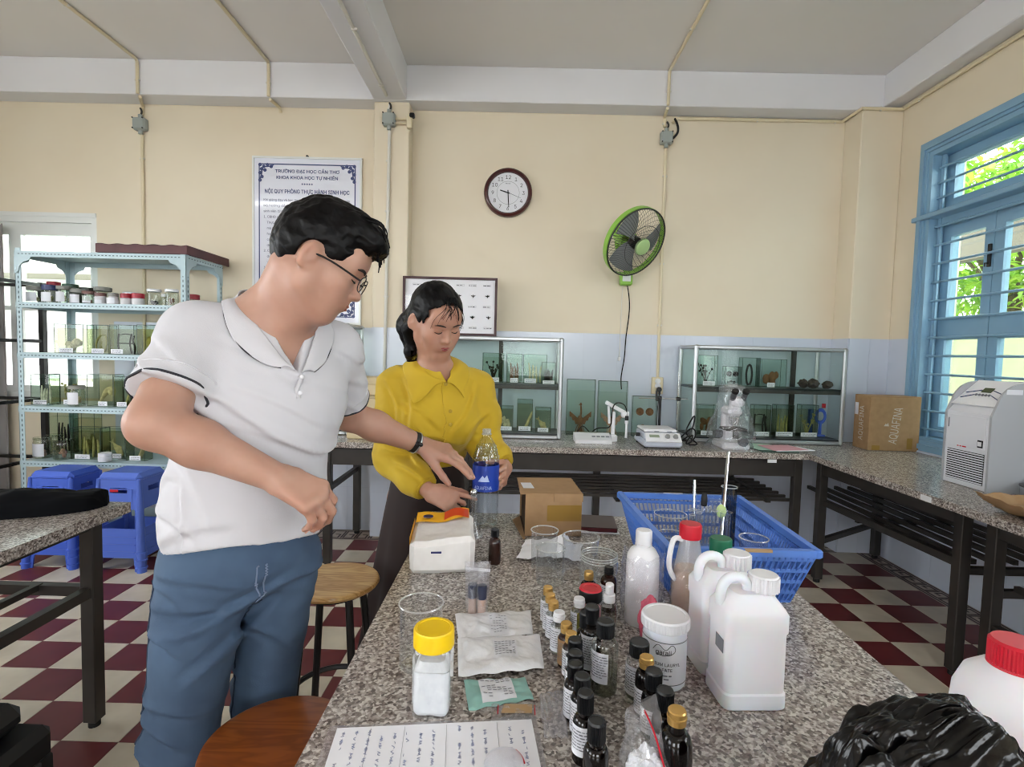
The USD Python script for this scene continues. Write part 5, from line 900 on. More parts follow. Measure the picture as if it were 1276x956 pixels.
# ---------------------------------------------------------------- white containers
t = T('powder_tub', 'white screw-top tub labelled sodium lauryl sulfate', 'tub', (.272, .90, H0)); P('body', lathe([(0, 0), (.034, 0), (.037, .004), (.037, .098), (.035, .102)], 36), 'hdpe', t)
P('lid', lathe([(.0395, .1), (.0405, .102), (.0405, .118), (.0385, .1205), (.034, .1205), (.033, .1192), (0, .1192)], 48), 'white_plastic', t); P('lid_ribs', cat([box(.0012, .0012, .014, (.0407 * math.cos(a), .0407 * math.sin(a), .109)) for a in np.arange(60) * 2 * np.pi / 60]), 'white_plastic', t, smooth=False, kind='stuff')
g = P('label', wrap(.0372, .012, .088, -205, -25, 24), 'label_paper', t, smooth=True)
for z_ in (.013, .085): P('rule', wrap(.0376, z_, z_ + .0012, -205, -25, 24), 'ink', g, smooth=True)
def curved(m, r, z, a0): m = m.subdivide_to_size(.004); v = m.vertices; a = np.radians(a0) + v[:, 0] / r; m.vertices = np.stack([(r + v[:, 2]) * np.cos(a), (r + v[:, 2]) * np.sin(a), z + v[:, 1]], 1); return m
for s_, z_, h_ in (('garali', .070, .0075), ('SODIUM LAURYL', .049, .0052), ('SULFATE', .040, .0052)): P('lettering', curved(txt(s_, h_, .0003), .0380, z_, -108), 'ink_grey' if h_ < .004 else 'ink', g, smooth=False)
P('small_print', curved(mv(ink(2, .03, .006, .003, 6), -.015), .0380, .03, -108), 'ink_grey', g, smooth=False, kind='stuff')
P('flourish', curved(cat([tube(spline([(-.018, .002, 0), (-.008, .012, 0), (.004, .004, 0), (.014, .013, 0), (.02, .006, 0), (.006, -.005, 0), (-.012, -.004, 0)], 30), .0005, 4)]), .0380, .07, -108), 'ink', g)
def jerrycan(x, y, rz, label, sticker):
    t = T('jerrycan', label, 'jerrycan', (x, y, H0), rz); w, d, h = .106, .082, .158
    def sec(z, a, b, r): q = sg.box(-a / 2 + r, -b / 2 + r, a / 2 - r, b / 2 - r).buffer(r, quad_segs=4); return [(px_, py_, z) for px_, py_ in list(q.exterior.coords)[:-1]]
    L = [sec(0, w - .008, d - .008, .012), sec(.004, w, d, .014), sec(.026, w, d, .014), sec(.029, w - .004, d - .004, .014), sec(h - .035, w - .004, d - .004, .014), sec(h - .03, w, d, .014), sec(h - .004, w, d, .014), sec(h + .004, w - .008, d - .008, .014), sec(h + .022, w - .034, d - .03, .014), sec(h + .026, w - .044, d - .04, .012)]
    n = len(L[0]); V = np.vstack([np.array(l) for l in L]); F = [];
    for i in range(len(L) - 1):
        for j in range(n): F += [(i * n + j, i * n + (j + 1) % n, (i + 1) * n + (j + 1) % n), (i * n + j, (i + 1) * n + (j + 1) % n, (i + 1) * n + j)]
    F += [(0, j + 1, j) for j in range(1, n - 1)] + [((len(L) - 1) * n, (len(L) - 1) * n + j, (len(L) - 1) * n + j + 1) for j in range(1, n - 1)]
    P('body', TM(V, F), 'hdpe', t, smooth=30)
    P('handle', tube(spline([(-.046, 0, h + .002), (-.046, 0, h + .03), (-.036, 0, h + .044), (-.018, 0, h + .046), (-.006, 0, h + .038), (-.004, 0, h + .018)], 24), .0085, 12), 'hdpe', t)
    P('neck', cyl(.018, .02, (.024, 0, h + .016), 24), 'hdpe', t); a = np.arange(120) * 2 * np.pi / 120
    cp = sheet(lambda p, q: np.stack([.024 + (.0232 + .0018 * np.cos(p * 2 * np.pi * 20)) * np.cos(p * 2 * np.pi), (.0232 + .0018 * np.cos(p * 2 * np.pi * 20)) * np.sin(p * 2 * np.pi), h + .026 + q * .024], 1), 121, 2)
    P('cap', cat([cp, mv(lathe([(.0232, h + .05), (.021, h + .0525), (0, h + .0525)], 40), .024), mv(lathe([(.0232, h + .026), (0, h + .026)], 40), .024)]), 'white_plastic', t, smooth=40)
    if sticker: P('sticker', box(.0006, .028, .022, (-w / 2 + .0014, -.012, h - .058)), 'ink_grey', t, label='small grey sticker', smooth=False)
jerrycan(.397, .862, 3, 'white plastic jerrycan with ribbed cap, nearer of the two', True); jerrycan(.392, .955, 4, 'white plastic jerrycan half hidden behind the nearer one', False)
mat('milk_plastic', '#f1f1f5', .35); glass('jug_plastic', '#e9edf0', .2, 1, .05, haze=(.45, '#eef0f4')); mat('brown_liquid', '#dca262', .4)
t = T('white_bottle', 'tall white plastic bottle with a white screw cap left of the jug', 'bottle', (.281, 1.105, H0)); P('body', lathe([(0, 0), (.0325, 0), (.0345, .004), (.0345, .128), (.033, .145), (.026, .158), (.0165, .165), (.0155, .172)], 32), 'milk_plastic', t); P('cap', lathe([(.0165, .170), (.0172, .172), (.0172, .196), (.0155, .199), (0, .199)], 28), 'white_plastic', t); P('ring', lathe([(.016, .165), (.0178, .166), (.0178, .169), (.016, .17)], 24), 'white_plastic', t)
t = T('handled_jug', 'translucent handled jug with a red cap and brown liquid', 'jug', (.372, 1.085, H0)); P('body', lathe([(0, 0), (.031, 0), (.033, .005), (.033, .09), (.031, .12), (.024, .16), (.0185, .19), (.0175, .198)], 30), 'jug_plastic', t); P('liquid', lathe([(0, .004), (.0315, .004), (.0315, .092), (.0275, .128), (0, .128)], 26), 'brown_liquid', t, label='orange brown liquid'); P('handle', tube(spline([(-.029, -.005, .105), (-.042, -.012, .125), (-.042, -.012, .175), (-.034, -.008, .192), (-.016, -.002, .188)], 22), .0055, 10), 'milk_plastic', t); P('cap', lathe([(.0215, .192), (.0222, .194), (.0222, .219), (.0205, .222), (0, .222)], 32), 'red', t, label='red screw cap')
t = T('white_bottle', 'white bottle with a dark green screw cap behind the jerrycans', 'bottle', (.434, 1.08, H0)); P('body', lathe([(0, 0), (.033, 0), (.0345, .004), (.0345, .12), (.03, .145), (.0215, .16), (.02, .17)], 32), 'milk_plastic', t); P('cap', lathe([(.0215, .166), (.0222, .168), (.0222, .192), (.0205, .195), (0, .195)], 32), 'green_cap', t, label='dark green screw cap')
def bagskin(rx, ry, h, seed, n=70, m=40, flare=.0):
    def f(u, v):
        a = u * 2 * np.pi; q = np.stack([np.cos(a) * 1.6, np.sin(a) * 1.6, v * 3.5], 1); r = 1 + .30 * (fbm(q * 1.7 + seed, 4) - .5) + .10 * (noise(q * 6 + seed) - .5) + flare * v; return np.stack([rx * r * np.cos(a), ry * r * np.sin(a), h * v + .004 * np.sin(a * 7 + seed) * v], 1)
    return sheet(f, n, m)
O('plastic_bag', bagskin(.043, .043, .15, 3), 'film', 'clear plastic bag pulled round the tall white bottle', 'bag', loc=(.281, 1.105, H0 + .001), smooth=30)
O('plastic_bag', bagskin(.037, .037, .135, 9), 'film', 'clear plastic bag pulled round the red-capped jug', 'bag', loc=(.374, 1.083, H0 + .001), smooth=30)
mat('pink_rag', '#d9647c', .6); m = trimesh.creation.icosphere(4, 1); m.vertices *= (1 + .7 * (fbm(m.vertices * 2.2, 4)[:, None] - .5)) * [.022, .016, .042]; O('pink_packet', m, 'pink_rag', 'crumpled pink packet standing between the white tub and tall bottle', 'packet', loc=(.277, 1.022, H0 + .048), smooth=25)
# ---------------------------------------------------------------- tissue pack
t = T('tissue_pack', 'white tissue pack with a yellow and orange printed top', 'tissue pack', (-.185, 1.42, H0), 6)
mat('tissue_wrap', '#e9e6e3', .4, vary=(30, '#e1ddd9')); mat('tissue_yellow', '#efb12c', .4); mat('tissue_red', '#d04422', .4); mat('ink_navy', '#23285c', .5)
def puff(x, y, z): return 1
m = box(.165, .215, .088, (0, 0, .0445), .012).subdivide_to_size(.012); v = m.vertices; v += (m.vertices - [0, 0, .044]) * (.06 * (fbm(v * 22, 3)[:, None] - .5)); k = v[:, 2] > .07; v[k, 2] += .006 * np.sin(v[k, 0] * 30) + .008 * (fbm(v[k] * 25 + 4, 3) - .5); v[:, 2] = np.maximum(v[:, 2], 0); P('pack', m, 'tissue_wrap', t, smooth=40)
def top(x0, x1, y0, y1, z=.094): return sheet(lambda p, q: np.stack([x0 + p * (x1 - x0), y0 + q * (y1 - y0), z + .006 * np.sin((x0 + p * (x1 - x0)) * 30) + .007 * q + .004 * np.sin(p * 9)], 1), 26, 12)
P('yellow_print', top(-.078, .07, .035, .104), 'tissue_yellow', t, label='yellow printed band', smooth=True); P('orange_print', sheet(lambda p, q: np.stack([.0 + p * .068, .045 + .05 * q + .012 * np.sin(p * 5), .0965 + .006 * np.sin((p * .068) * 30) + .007 * q + .004 * np.sin((.53 + p * .46) * 9)], 1), 20, 8), 'tissue_red', t, label='orange red swirl', smooth=True); P('side_print', box(.001, .16, .03, (-.0845, .01, .07)), 'tissue_yellow', t, smooth=False)
P('emblem', mv(cyl(.014, .0015, n=18), -.045, .06, .098), 'ink_navy', t); P('code_mark', box(.026, .001, .005, (-.015, -.1085, .058)), 'ink_navy', t, smooth=False)
# ---------------------------------------------------------------- cardboard box on the table
t = T('cardboard_box', 'small brown cardboard box with a taped front at the far end of the table', 'box', (.122, 1.715, H0), 4)
P('side', bx(-.088, .088, -.1, -.096, .002, .133), 'card', t, label='front side', smooth=False); P('side', bx(-.088, .088, .1, .104, .002, .133), 'card', t, smooth=False); P('side', bx(.084, .088, -.096, .1, .002, .133), 'card', t, smooth=False); P('base', bx(-.088, .084, -.096, .1, .001, .004), 'card_in', t, smooth=False); P('inner_side', bx(-.082, -.079, -.09, .1, .004, .13), 'card_in', t, label='dark inside', smooth=False)
P('lid_flap', mv(prism([(-.105, -.104), (.089, -.102), (.089, .106), (-.10, .108)], .003), z=.134), 'card', t, smooth=False); P('front_flap', bx(.0, .09, -.105, -.101, .112, .137), 'card', t, smooth=False); P('bottom_flap', mv(prism([(-.115, .06), (-.095, -.125), (-.088, -.12), (-.088, .1)], .003), z=.001), 'card', t, smooth=False)
P('tape', bx(-.02, .0865, -.1012, -.1002, .05, .1), 'tape', t, label='brown packing tape', smooth=False); P('sticker', mv(prism([(-.09, -.04), (-.055, -.04), (-.06, .03), (-.094, .03)], .0006), z=.1372), 'label_paper', t, smooth=False)
t = T('notebook', 'dark maroon notebook beside the cardboard box', 'notebook', (.283, 1.735, H0 + .0015), -4); P('cover', mv(prism(sg.box(-.055, -.06, .055, .06).buffer(.006), .014), z=0), 'maroon_dark', t, smooth=False) if mat('maroon_dark', '#3c1f22', .4) else 0; P('edge', bx(-.058, .058, -.0665, -.0655, .002, .012), 'maroon', t, smooth=False)
O('paper_sheet', prism([(.20, 1.66), (.345, 1.655), (.335, 1.80), (.215, 1.80)], .0008), 'paper', 'white sheet of paper under the maroon notebook', 'paper', loc=(0, 0, H0), smooth=False)
# ---------------------------------------------------------------- beakers, dishes, crumpled tissue
def beaker(label, x, y, r, h, z=H0, m='lab_glass', name='beaker', lip=True, fl=.0):
    t = T(name, label, 'beaker', (x, y, z)); P('wall', lathe([(0, .001), (r * .92, .001), (r, .006), (r + fl, h - .004)], 36), m, t); P('rim', mv(tube([((r + fl + .0012) * math.cos(a), (r + fl + .0012) * math.sin(a), h - .003) for a in np.arange(36) * 2 * np.pi / 36], .0016, 6, True)), 'rim_glass', t); return t
glass('rim_glass', '#dfe5e6', .05, 1, .25, haze=(.25, '#ffffff'))
beaker('tall clear beaker in front of the crumpled white tissue', .088, 1.375, .0345, .105); beaker('clear beaker directly in front of another, by the gold-capped bottles', .098, 1.285, .0345, .092); t = beaker('wide clear beaker right of the two smaller beakers', .178, 1.33, .046, .105)
t = T('plastic_jar', 'wide clear plastic jar without lid beside the white bottle', 'jar', (.208, 1.222, H0)); P('wall', lathe([(0, .001), (.042, .001), (.045, .006), (.045, .08), (.041, .086), (.041, .1)], 36), 'lab_glass', t)
for z_ in (.088, .094, .1): P('thread', tube([(.042 * math.cos(a), .042 * math.sin(a), z_) for a in np.arange(36) * 2 * np.pi / 36], .0014, 6, True), 'rim_glass', t)
def crumple(u, v): x, y = (u - .5), (v - .5); n = fbm(np.stack([u * 5, v * 5, 0 * u], 1), 4) - .5; return np.stack([x * .17 + n * .02, y * .12 + .02 * n, .004 + np.maximum(0, .055 * (1 - 2.2 * np.abs(x + .15)) * (1 - 1.6 * np.abs(y)) + .045 * (1 - 5 * np.abs(x - .22)) * (1 - 1.8 * np.abs(y))) + .014 * (n + .5)], 1)
mat('tissue', '#ecebee', .8); O('crumpled_tissue', thick(sheet(crumple, 26, 20), .0008), 'tissue', 'crumpled white tissue lying behind the beakers', 'tissue', loc=(.115, 1.475, H0), rotz=-8, smooth=18)
beaker('clear beaker behind the yellow-lidded jar', -.158, .925, .038, .118)
t = T('powder_jar', 'square clear jar of white powder with a yellow lid', 'jar', (-.118, .812, H0)); mat('powder', '#e6e6e8', .8, vary=(60, '#d9d9dd'))
def sq(r_, z, k): q = sg.box(-r_ + k, -r_ + k, r_ - k, r_ - k).buffer(k, quad_segs=4); return [(x, y, z) for x, y in list(q.exterior.coords)[:-1]]
def loft(L, caps=True):
    n = len(L[0]); V = np.vstack([np.array(l) for l in L]); F = []
    for i in range(len(L) - 1):
        for j in range(n): F += [(i * n + j, i * n + (j + 1) % n, (i + 1) * n + (j + 1) % n), (i * n + j, (i + 1) * n + (j + 1) % n, (i + 1) * n + j)]
    if caps: F += [(0, j + 1, j) for j in range(1, n - 1)] + [((len(L) - 1) * n, (len(L) - 1) * n + j, (len(L) - 1) * n + j + 1) for j in range(1, n - 1)]
    return TM(V, F)
P('body', loft([sq(.0275, 0, .008), sq(.0295, .004, .008), sq(.0295, .095, .008), sq(.026, .104, .01)], False), 'lab_glass', t, smooth=35); m = loft([sq(.024, .003, .008), sq(.0265, .008, .008), sq(.0265, .072, .008), sq(.02, .085, .01), sq(.008, .088, .004)]).subdivide_to_size(.006); m.vertices += m.vertex_normals * (.004 * (fbm(m.vertices * 60, 3)[:, None] - .7)); P('powder_bag', m, 'powder', t, smooth=30)
P('lid', lathe([(.031, .102), (.0322, .104), (.0322, .128), (.0305, .1315), (.026, .1315), (.025, .1305), (0, .1305)], 48), 'yellow_cap', t, label='yellow screw lid')
# ---------------------------------------------------------------- pouches and papers
mat('foil', '#eeeff3', .28, .2, bump=(55, .9)); mat('teal', '#8fbdb4', .5); mat('kraft', '#b3946c', .7)
def pouch(label, pts, m, h, nm='foil_pouch', cat_='pouch', lab=None, z=H0, seed=0, up=0):
    p = [np.array(Gz(u, v, H0)[:2]) for u, v in pts]          # corners, clockwise from far left
    c = sum(p) / 4; t = T(nm, label, cat_, (c[0], c[1], z)); p = [q - c for q in p]
    def at(u, v): return (p[0] * (1 - u)[:, None] + p[1] * u[:, None]) * (1 - v)[:, None] + (p[3] * (1 - u)[:, None] + p[2] * u[:, None]) * v[:, None]
    def f(u, v): b = np.clip(np.minimum(np.minimum(u, 1 - u) / .25, np.minimum(v, 1 - v) / .25), 0, 1); n = fbm(np.stack([u * 4 + seed, v * 3, 0 * u], 1), 4) - .5; return np.c_[at(u, v), .0015 + h * (b ** .6) * (1 + 2.2 * n * (u > .1)) + .0015 * (1 - b) * np.sin(u * 20 + v * 9)]
    P('pouch', thick(sheet(f, 40, 28), .0007), m, t, smooth=28)
    if lab:
        u0, u1, v0, v1 = lab; g = P('label', sheet(lambda u, v: f(u0 + u * (u1 - u0), v0 + v * (v1 - v0)) + [0, 0, .0012], 16, 10), 'label_paper', t, label='white printed label', smooth=True); s = []
        rr = random.Random(seed)
        for k in range(7):
            vv = .12 + k * .12
            for q in range(6):
                uu = .06 + q * .15
                if rr.random() < .75: a = f(np.array([u0 + uu * (u1 - u0)]), np.array([v0 + vv * (v1 - v0)]))[0]; b = f(np.array([u0 + (uu + .11) * (u1 - u0)]), np.array([v0 + vv * (v1 - v0)]))[0]; s.append(bar(a + [0, 0, .0021], b + [0, 0, .0021], .0012, .0004))
        P('print', cat(s), 'ink_grey', g, smooth=False, kind='stuff')
    return t
pouch('teal pouch with a white label under the foil pouches', [(578, 849), (654, 846), (665, 872), (584, 887)], 'teal', .004, lab=(.22, .75, .05, .9), seed=4)
pouch('silver foil pouch with a label, further of the two', [(567, 767), (661, 763), (664, 792), (572, 806)], 'foil', .009, lab=(.42, .67, .28, .95), seed=1, z=H0 + .0015); pouch('silver foil pouch with a label, nearer of the two, over the teal pouch', [(570, 801), (672, 796), (678, 838), (571, 849)], 'foil', .009, lab=(.42, .7, .2, .72), seed=7, z=H0 + .0065)
t = pouch('clear zip bag holding a kraft paper label', [(612, 879), (676, 876), (680, 897), (612, 900)], 'film', .003, nm='zip_bag', cat_='bag'); P('kraft_label', mv(prism([(-.026, -.010), (.022, -.008), (.023, .012), (-.022, .011)], .0006), z=.005), 'kraft', t, smooth=False); P('red_zip', bx(.026, .0275, -.011, .011, .004, .005), 'red', t, smooth=False); P('red_zip', bx(-.032, -.0305, -.011, .009, .004, .005), 'red', t, smooth=False)
pouch('crumpled clear plastic bag lying beside the kraft label bag', [(672, 868), (703, 862), (708, 921), (678, 920)], 'film', .012, nm='plastic_bag', cat_='bag', seed=12)
def gzp(u, v): return tuple(Gz(u, v, H0)[:2])
t = T('handwritten_sheet', 'white handwritten sheet in a clear sleeve at the near edge of the table', 'paper', (0, 0, H0)); A, B = np.array([-.252, .757]), np.array([.052, .79]); ex = (B - A) / np.linalg.norm(B - A); ey = np.array([ex[1], -ex[0]])
q4 = lambda x, y: tuple(A + ex * x + ey * y); P('sleeve', mv(prism([q4(-.012, -.006), q4(.30, -.006), q4(.30, .215), q4(-.012, .215)], .0006), z=.0), 'film', t, smooth=False); P('sheet', mv(prism([q4(0, 0), q4(.292, 0), q4(.292, .205), q4(0, .205)], .0006), z=.0007), 'paper', t, smooth=False)
r = random.Random(21); hw = []
for k in range(15):      # columns of handwriting, turned a quarter to the viewer
    x = .012 + k * .0188; y = .006 + r.random() * .02; end = r.uniform(.10, .195)
    if k in (8, 12): continue
    while y < end:
        l = r.uniform(.004, .014); n = max(3, int(l / .0012)); p = np.stack([x + .0024 * np.sin(np.linspace(0, l * 2600, n) + r.random() * 6), y + np.linspace(0, l, n)], 1); w = np.array([q4(a, b) for a, b in p]); hw.append(tube(np.c_[w, np.full(n, .0015)], .00042, 3)); y += l + r.uniform(.003, .007) + (.02 if r.random() < .12 else 0)
P('handwriting', cat(hw), 'ink_pale', t, smooth=False, kind='stuff') if mat('ink_pale', '#5d6a94', .7) else 0; P('ruled_line', cat([bar((*q4(x, .004), .0015), (*q4(x, .2), .0015), .0004, .0003) for x in (.05, .10, .162, .238)]), 'ink_grey', t, smooth=False, kind='stuff')
t = T('white_scoop', 'translucent white cap with a red line lying on the handwritten sheet', 'cap', (*gzp(628, 955), H0 + .0022)); P('shell', lathe([(0, .012), (.018, .011), (.026, .006), (.028, 0)], 30), 'milk_film', t) if not glass('milk_film', '#efeff2', .2, .6, .05, haze=(.55, '#f0f0f3')) is None else 0; P('red_line', tube(spline([(.016, .024, .0025), (.024, .012, .0035), (.028, .0, .003)], 8), .0013, 6), 'red', t)
# vials in a bag
t = T('vial', 'small vial with a dark cap in the zip bag, left one', 'vial', (-.081, 1.122, H0)); vb = lambda t: (P('body', lathe([(0, 0), (.0085, 0), (.009, .002), (.009, .036)], 18), 'vial_body', t), P('cap', cyl(.0105, .03, (0, 0, .034), 20, .0015), 'cap_navy', t, label='dark blue cap'))
mat('vial_body', '#b59a8c', .3); mat('cap_navy', '#2a2f45', .4); vb(t); t = T('vial', 'small vial with a dark cap in the zip bag, right one', 'vial', (-.060, 1.117, H0)); vb(t)
t = T('zip_bag', 'small clear zip bag standing round two dark-capped vials', 'bag', (-.071, 1.12, H0)); P('film', sheet(lambda u, v: np.stack([(.024 + .004 * v) * np.cos(u * 2 * np.pi), .016 * (1 - v * .9) * np.sin(u * 2 * np.pi), .002 + v * .112 + .006 * (u - .5)], 1), 36, 14), 'film', t); P('zip', bar((-.026, -.002, .100), (.028, -.002, .096), .003, .006), 'milk_film', t, smooth=False)
# standing zip bag with red seam
t = T('zip_bag', 'clear zip bag with a red seam and crumpled foil, standing at the near edge', 'bag', (.178, .652, H0)); 
def zb(u, v): a = u * 2 * np.pi; w = .036 * (1 - .5 * v); n = fbm(np.stack([np.cos(a) * 2, np.sin(a) * 2, v * 4], 1), 4) - .5; return np.stack([w * np.cos(a) * (1 + .5 * n) - .006 * v, .036 * (1 - .93 * v) * np.sin(a) * (1 + .4 * n), .002 + v * .125 + .01 * np.cos(a)], 1)
P('film', sheet(zb, 50, 30), 'film', t, smooth=30); P('red_seam', tube(spline([(.028, -.026, .03), (.018, -.022, .06), (.006, -.01, .098), (-.004, -.004, .118)], 14), .0012, 6), 'red', t); m = trimesh.creation.icosphere(4, 1); m.vertices *= (1 + .8 * (fbm(m.vertices * 3, 4)[:, None] - .5)) * [.024, .02, .03]; P('foil_ball', mv(m, .002, 0, .033), 'foil', t, smooth=15)
# ---------------------------------------------------------------- blue basket
t = T('plastic_basket', 'blue slotted plastic basket full of glassware at the far right of the table', 'basket', (0, 0, H0))
bt = np.array([(.385, 1.21), (.655, 1.215), (.665, 1.575), (.37, 1.58)]); tp = np.array([(.355, 1.165), (.685, 1.165), (.70, 1.62), (.335, 1.625)]); hb = .135
P('floor', mv(prism(bt, .003), z=.001), 'basket_blue', t, smooth=False)
for k in range(4):
    A0, A1, B0, B1 = bt[k], bt[(k + 1) % 4], tp[k], tp[(k + 1) % 4]; L = np.linalg.norm(A1 - A0); n = int(L / .0105); o = []
    pt = lambda s, z: np.r_[(A0 * (1 - s) + A1 * s) * (1 - z) + (B0 * (1 - s) + B1 * s) * z, .002 + hb * z]
    for q in range(n + 1): s = q / n; o.append(bar(pt(s, 0), pt(s, 1), .005, .003, up=(*(A1 - A0), 0)))
    for z in (.0, .2, .42, .64, .86): o.append(bar(pt(0, z), pt(1, z), .0035, .009 if z else .006))
    P('slotted_side', cat(o), 'basket_blue', t, smooth=False)
    P('rim', cat([bar(np.r_[B0, hb], np.r_[B1, hb], .016, .016)]), 'basket_blue', t, smooth=False); P('corner', mv(cyl(.0105, .02, n=16, b=.004), *B0, hb - .01), 'basket_blue', t)
P('sticker', bx(.47, .53, 1.628, 1.6335, hb - .004, hb + .0085), 'label_paper', t, smooth=False); P('sticker', bx(.52, .58, 1.155, 1.165, hb + .003, hb + .0086), 'kraft', t, smooth=False)
zb0 = H0 + .005
beaker('dark-rimmed glass beaker in the basket behind the red cap', .455, 1.50, .044, .115, zb0); beaker('glass beaker standing low in the basket by the left wall', .43, 1.40, .036, .09, zb0); beaker('small clear beaker in the near right corner of the basket', .59, 1.27, .028, .13, zb0, fl=.004)
t = T('measuring_cylinder', 'tall grey glass cylinder standing in the basket', 'cylinder', (.628, 1.52, zb0)); P('wall', lathe([(0, .001), (.021, .001), (.021, .19)], 30), 'smoke_glass', t) if not glass('smoke_glass', '#9aa0a4', .05, 1, .06) is None else 0; P('rim', tube([(.0215 * math.cos(a), .0215 * math.sin(a), .19) for a in np.arange(30) * 2 * np.pi / 30], .0016, 6, True), 'rim_glass', t)
t = T('measuring_cylinder', 'slim clear cylinder standing in the basket near the middle', 'cylinder', (.555, 1.36, zb0)); P('wall', lathe([(0, .001), (.013, .001), (.013, .16), (.018, .163)], 26), 'lab_glass', t)
t = T('cylinder_flask', 'large clear jar holding glass tubes in the basket', 'jar', (.565, 1.475, zb0)); P('wall', lathe([(0, .001), (.04, .001), (.042, .005), (.042, .13), (.03, .16), (.018, .17)], 32), 'lab_glass', t)
r = random.Random(4)
for k, (x, y) in enumerate(((.500, 1.43), (.512, 1.40), (.525, 1.425), (.506, 1.455), (.494, 1.405), (.530, 1.395), (.519, 1.445))):
    t = T('test_tube', 'glass test tube standing with others in the middle of the basket', 'test tube', (x, y, zb0), 0, 'test tubes in the basket', rot=(r.uniform(-4, 4), r.uniform(-4, 4), 0)); h_ = r.uniform(.13, .165); P('wall', lathe([(0, .002), (.004, .003), (.0068, .008), (.0068, h_), (.008, h_ + .001)], 16), 'lab_glass', t); P('rim', tube([(.0078 * math.cos(a), .0078 * math.sin(a), h_) for a in np.arange(16) * 2 * np.pi / 16], .0012, 5, True), 'rim_glass', t)
O('steel_rod', tube([(.545, 1.36, .85), (.612, 1.50, 1.10)], .0045, 10), 'chrome', 'long steel rod leaning in the basket above its rim', 'rod'); O('glass_rod', tube([(.525, 1.50, .84), (.532, 1.535, 1.01)], .0045, 10), 'lab_glass2', 'short glass rod with a white tip leaning in the basket', 'rod') if not glass('lab_glass2', '#d5d9db', .05, 1, .25) is None else 0
mat('green_bud', '#b9cf8d', .6); O('green_stopper', mv(trimesh.creation.icosphere(3, .013), s=(1, 1, 1.4)), 'green_bud', 'pale green stopper among the test tubes', 'stopper', loc=(.56, 1.40, .958)); O('dropper_bulb', lathe([(0, 0), (.008, .0), (.009, .02), (.006, .035), (0, .038)], 14), 'black_matte', 'black dropper bulb behind the test tubes', 'dropper', loc=(.535, 1.46, .955))
# ---------------------------------------------------------------- large white bottle and black bag at the near right
t = T('large_bottle', 'large white round bottle with a ribbed red cap at the right edge', 'bottle', (.618, .63, H0)); P('body', lathe([(0, 0), (.055, 0), (.059, .004), (.060, .13), (.058, .158), (.049, .182), (.034, .195), (.026, .2)], 48), 'hdpe', t)
cp = sheet(lambda p, q: np.stack([(.0265 + .0006 * np.cos(p * 2 * np.pi * 44)) * np.cos(p * 2 * np.pi), (.0265 + .0006 * np.cos(p * 2 * np.pi * 44)) * np.sin(p * 2 * np.pi), .202 + q * .026], 1), 177, 2)
P('cap', cat([cp, lathe([(.0265, .228), (.024, .2315), (0, .2315)], 40), lathe([(.0268, .192), (.0275, .194), (.0275, .2), (.0265, .202)], 40)]), 'red', t, label='ribbed red cap', smooth=40)
mat('bag_black', '#040405', .2, bump=(45, 1.0), specular_ior_level=.35)
def trash(u, v):          # bag pulled together at a knot on its right: creases run towards the knot
    a = u * 2 * np.pi; e = v * np.pi * .5; q = np.stack([np.cos(a) * np.cos(e), np.sin(a) * np.cos(e), np.sin(e)], 1); kn = nrm_([.55, -.1, .75]); w = q @ kn; t1 = nrm_(np.cross(kn, [0, 1, 0])); t2 = np.cross(kn, t1); th = np.arctan2(q @ t2, q @ t1)
    g = np.stack([np.cos(th) * 3.2, np.sin(th) * 3.2, w * 1.2], 1); r = .93 + .13 * (fbm(q * 1.5 + 4, 3) - .5) * 2 + (.05 * (np.abs(2 * noise(g * 2.0 + 9) - 1) - .4) + .035 * (np.abs(2 * noise(g * 4.4 + 3) - 1) - .4) + .045 * (np.abs(2 * noise(q * 5.5 + 1) - 1) - .4) + .018 * (np.abs(2 * noise(q * 13 + 1) - 1) - .4)) * (1.1 - .5 * w); r = r * (1 - .16 * np.clip((w - .8) / .2, 0, 1))
    return np.stack([.185 * r * q[:, 0], .095 * r * q[:, 1], .285 * r * np.maximum(q[:, 2], 0) ** .8], 1)
nrm_ = lambda a: np.array(a, float) / np.linalg.norm(a)
t = T('trash_bag', 'crumpled glossy black plastic bag at the near right corner of the table', 'bag', (.40, .45, H0)); P('bag', sheet(trash, 220, 120), 'bag_black', t, smooth=50)
def knot(u, v): a = u * 2 * np.pi; n = fbm(np.stack([np.cos(a) * 2, np.sin(a) * 2, v * 3], 1), 3) - .5; k = (.016 + .03 * v ** 1.5); return np.stack([k * np.cos(a) * (1 + 1.4 * n) + .10 + .035 * v, k * .7 * np.sin(a) * (1 + 1.4 * n) - .012, .20 + .055 * v * (1 + .6 * np.cos(a + 1))], 1)
P('knot', thick(sheet(knot, 60, 20), .001), 'bag_black', t, label='gathered knot', smooth=50)
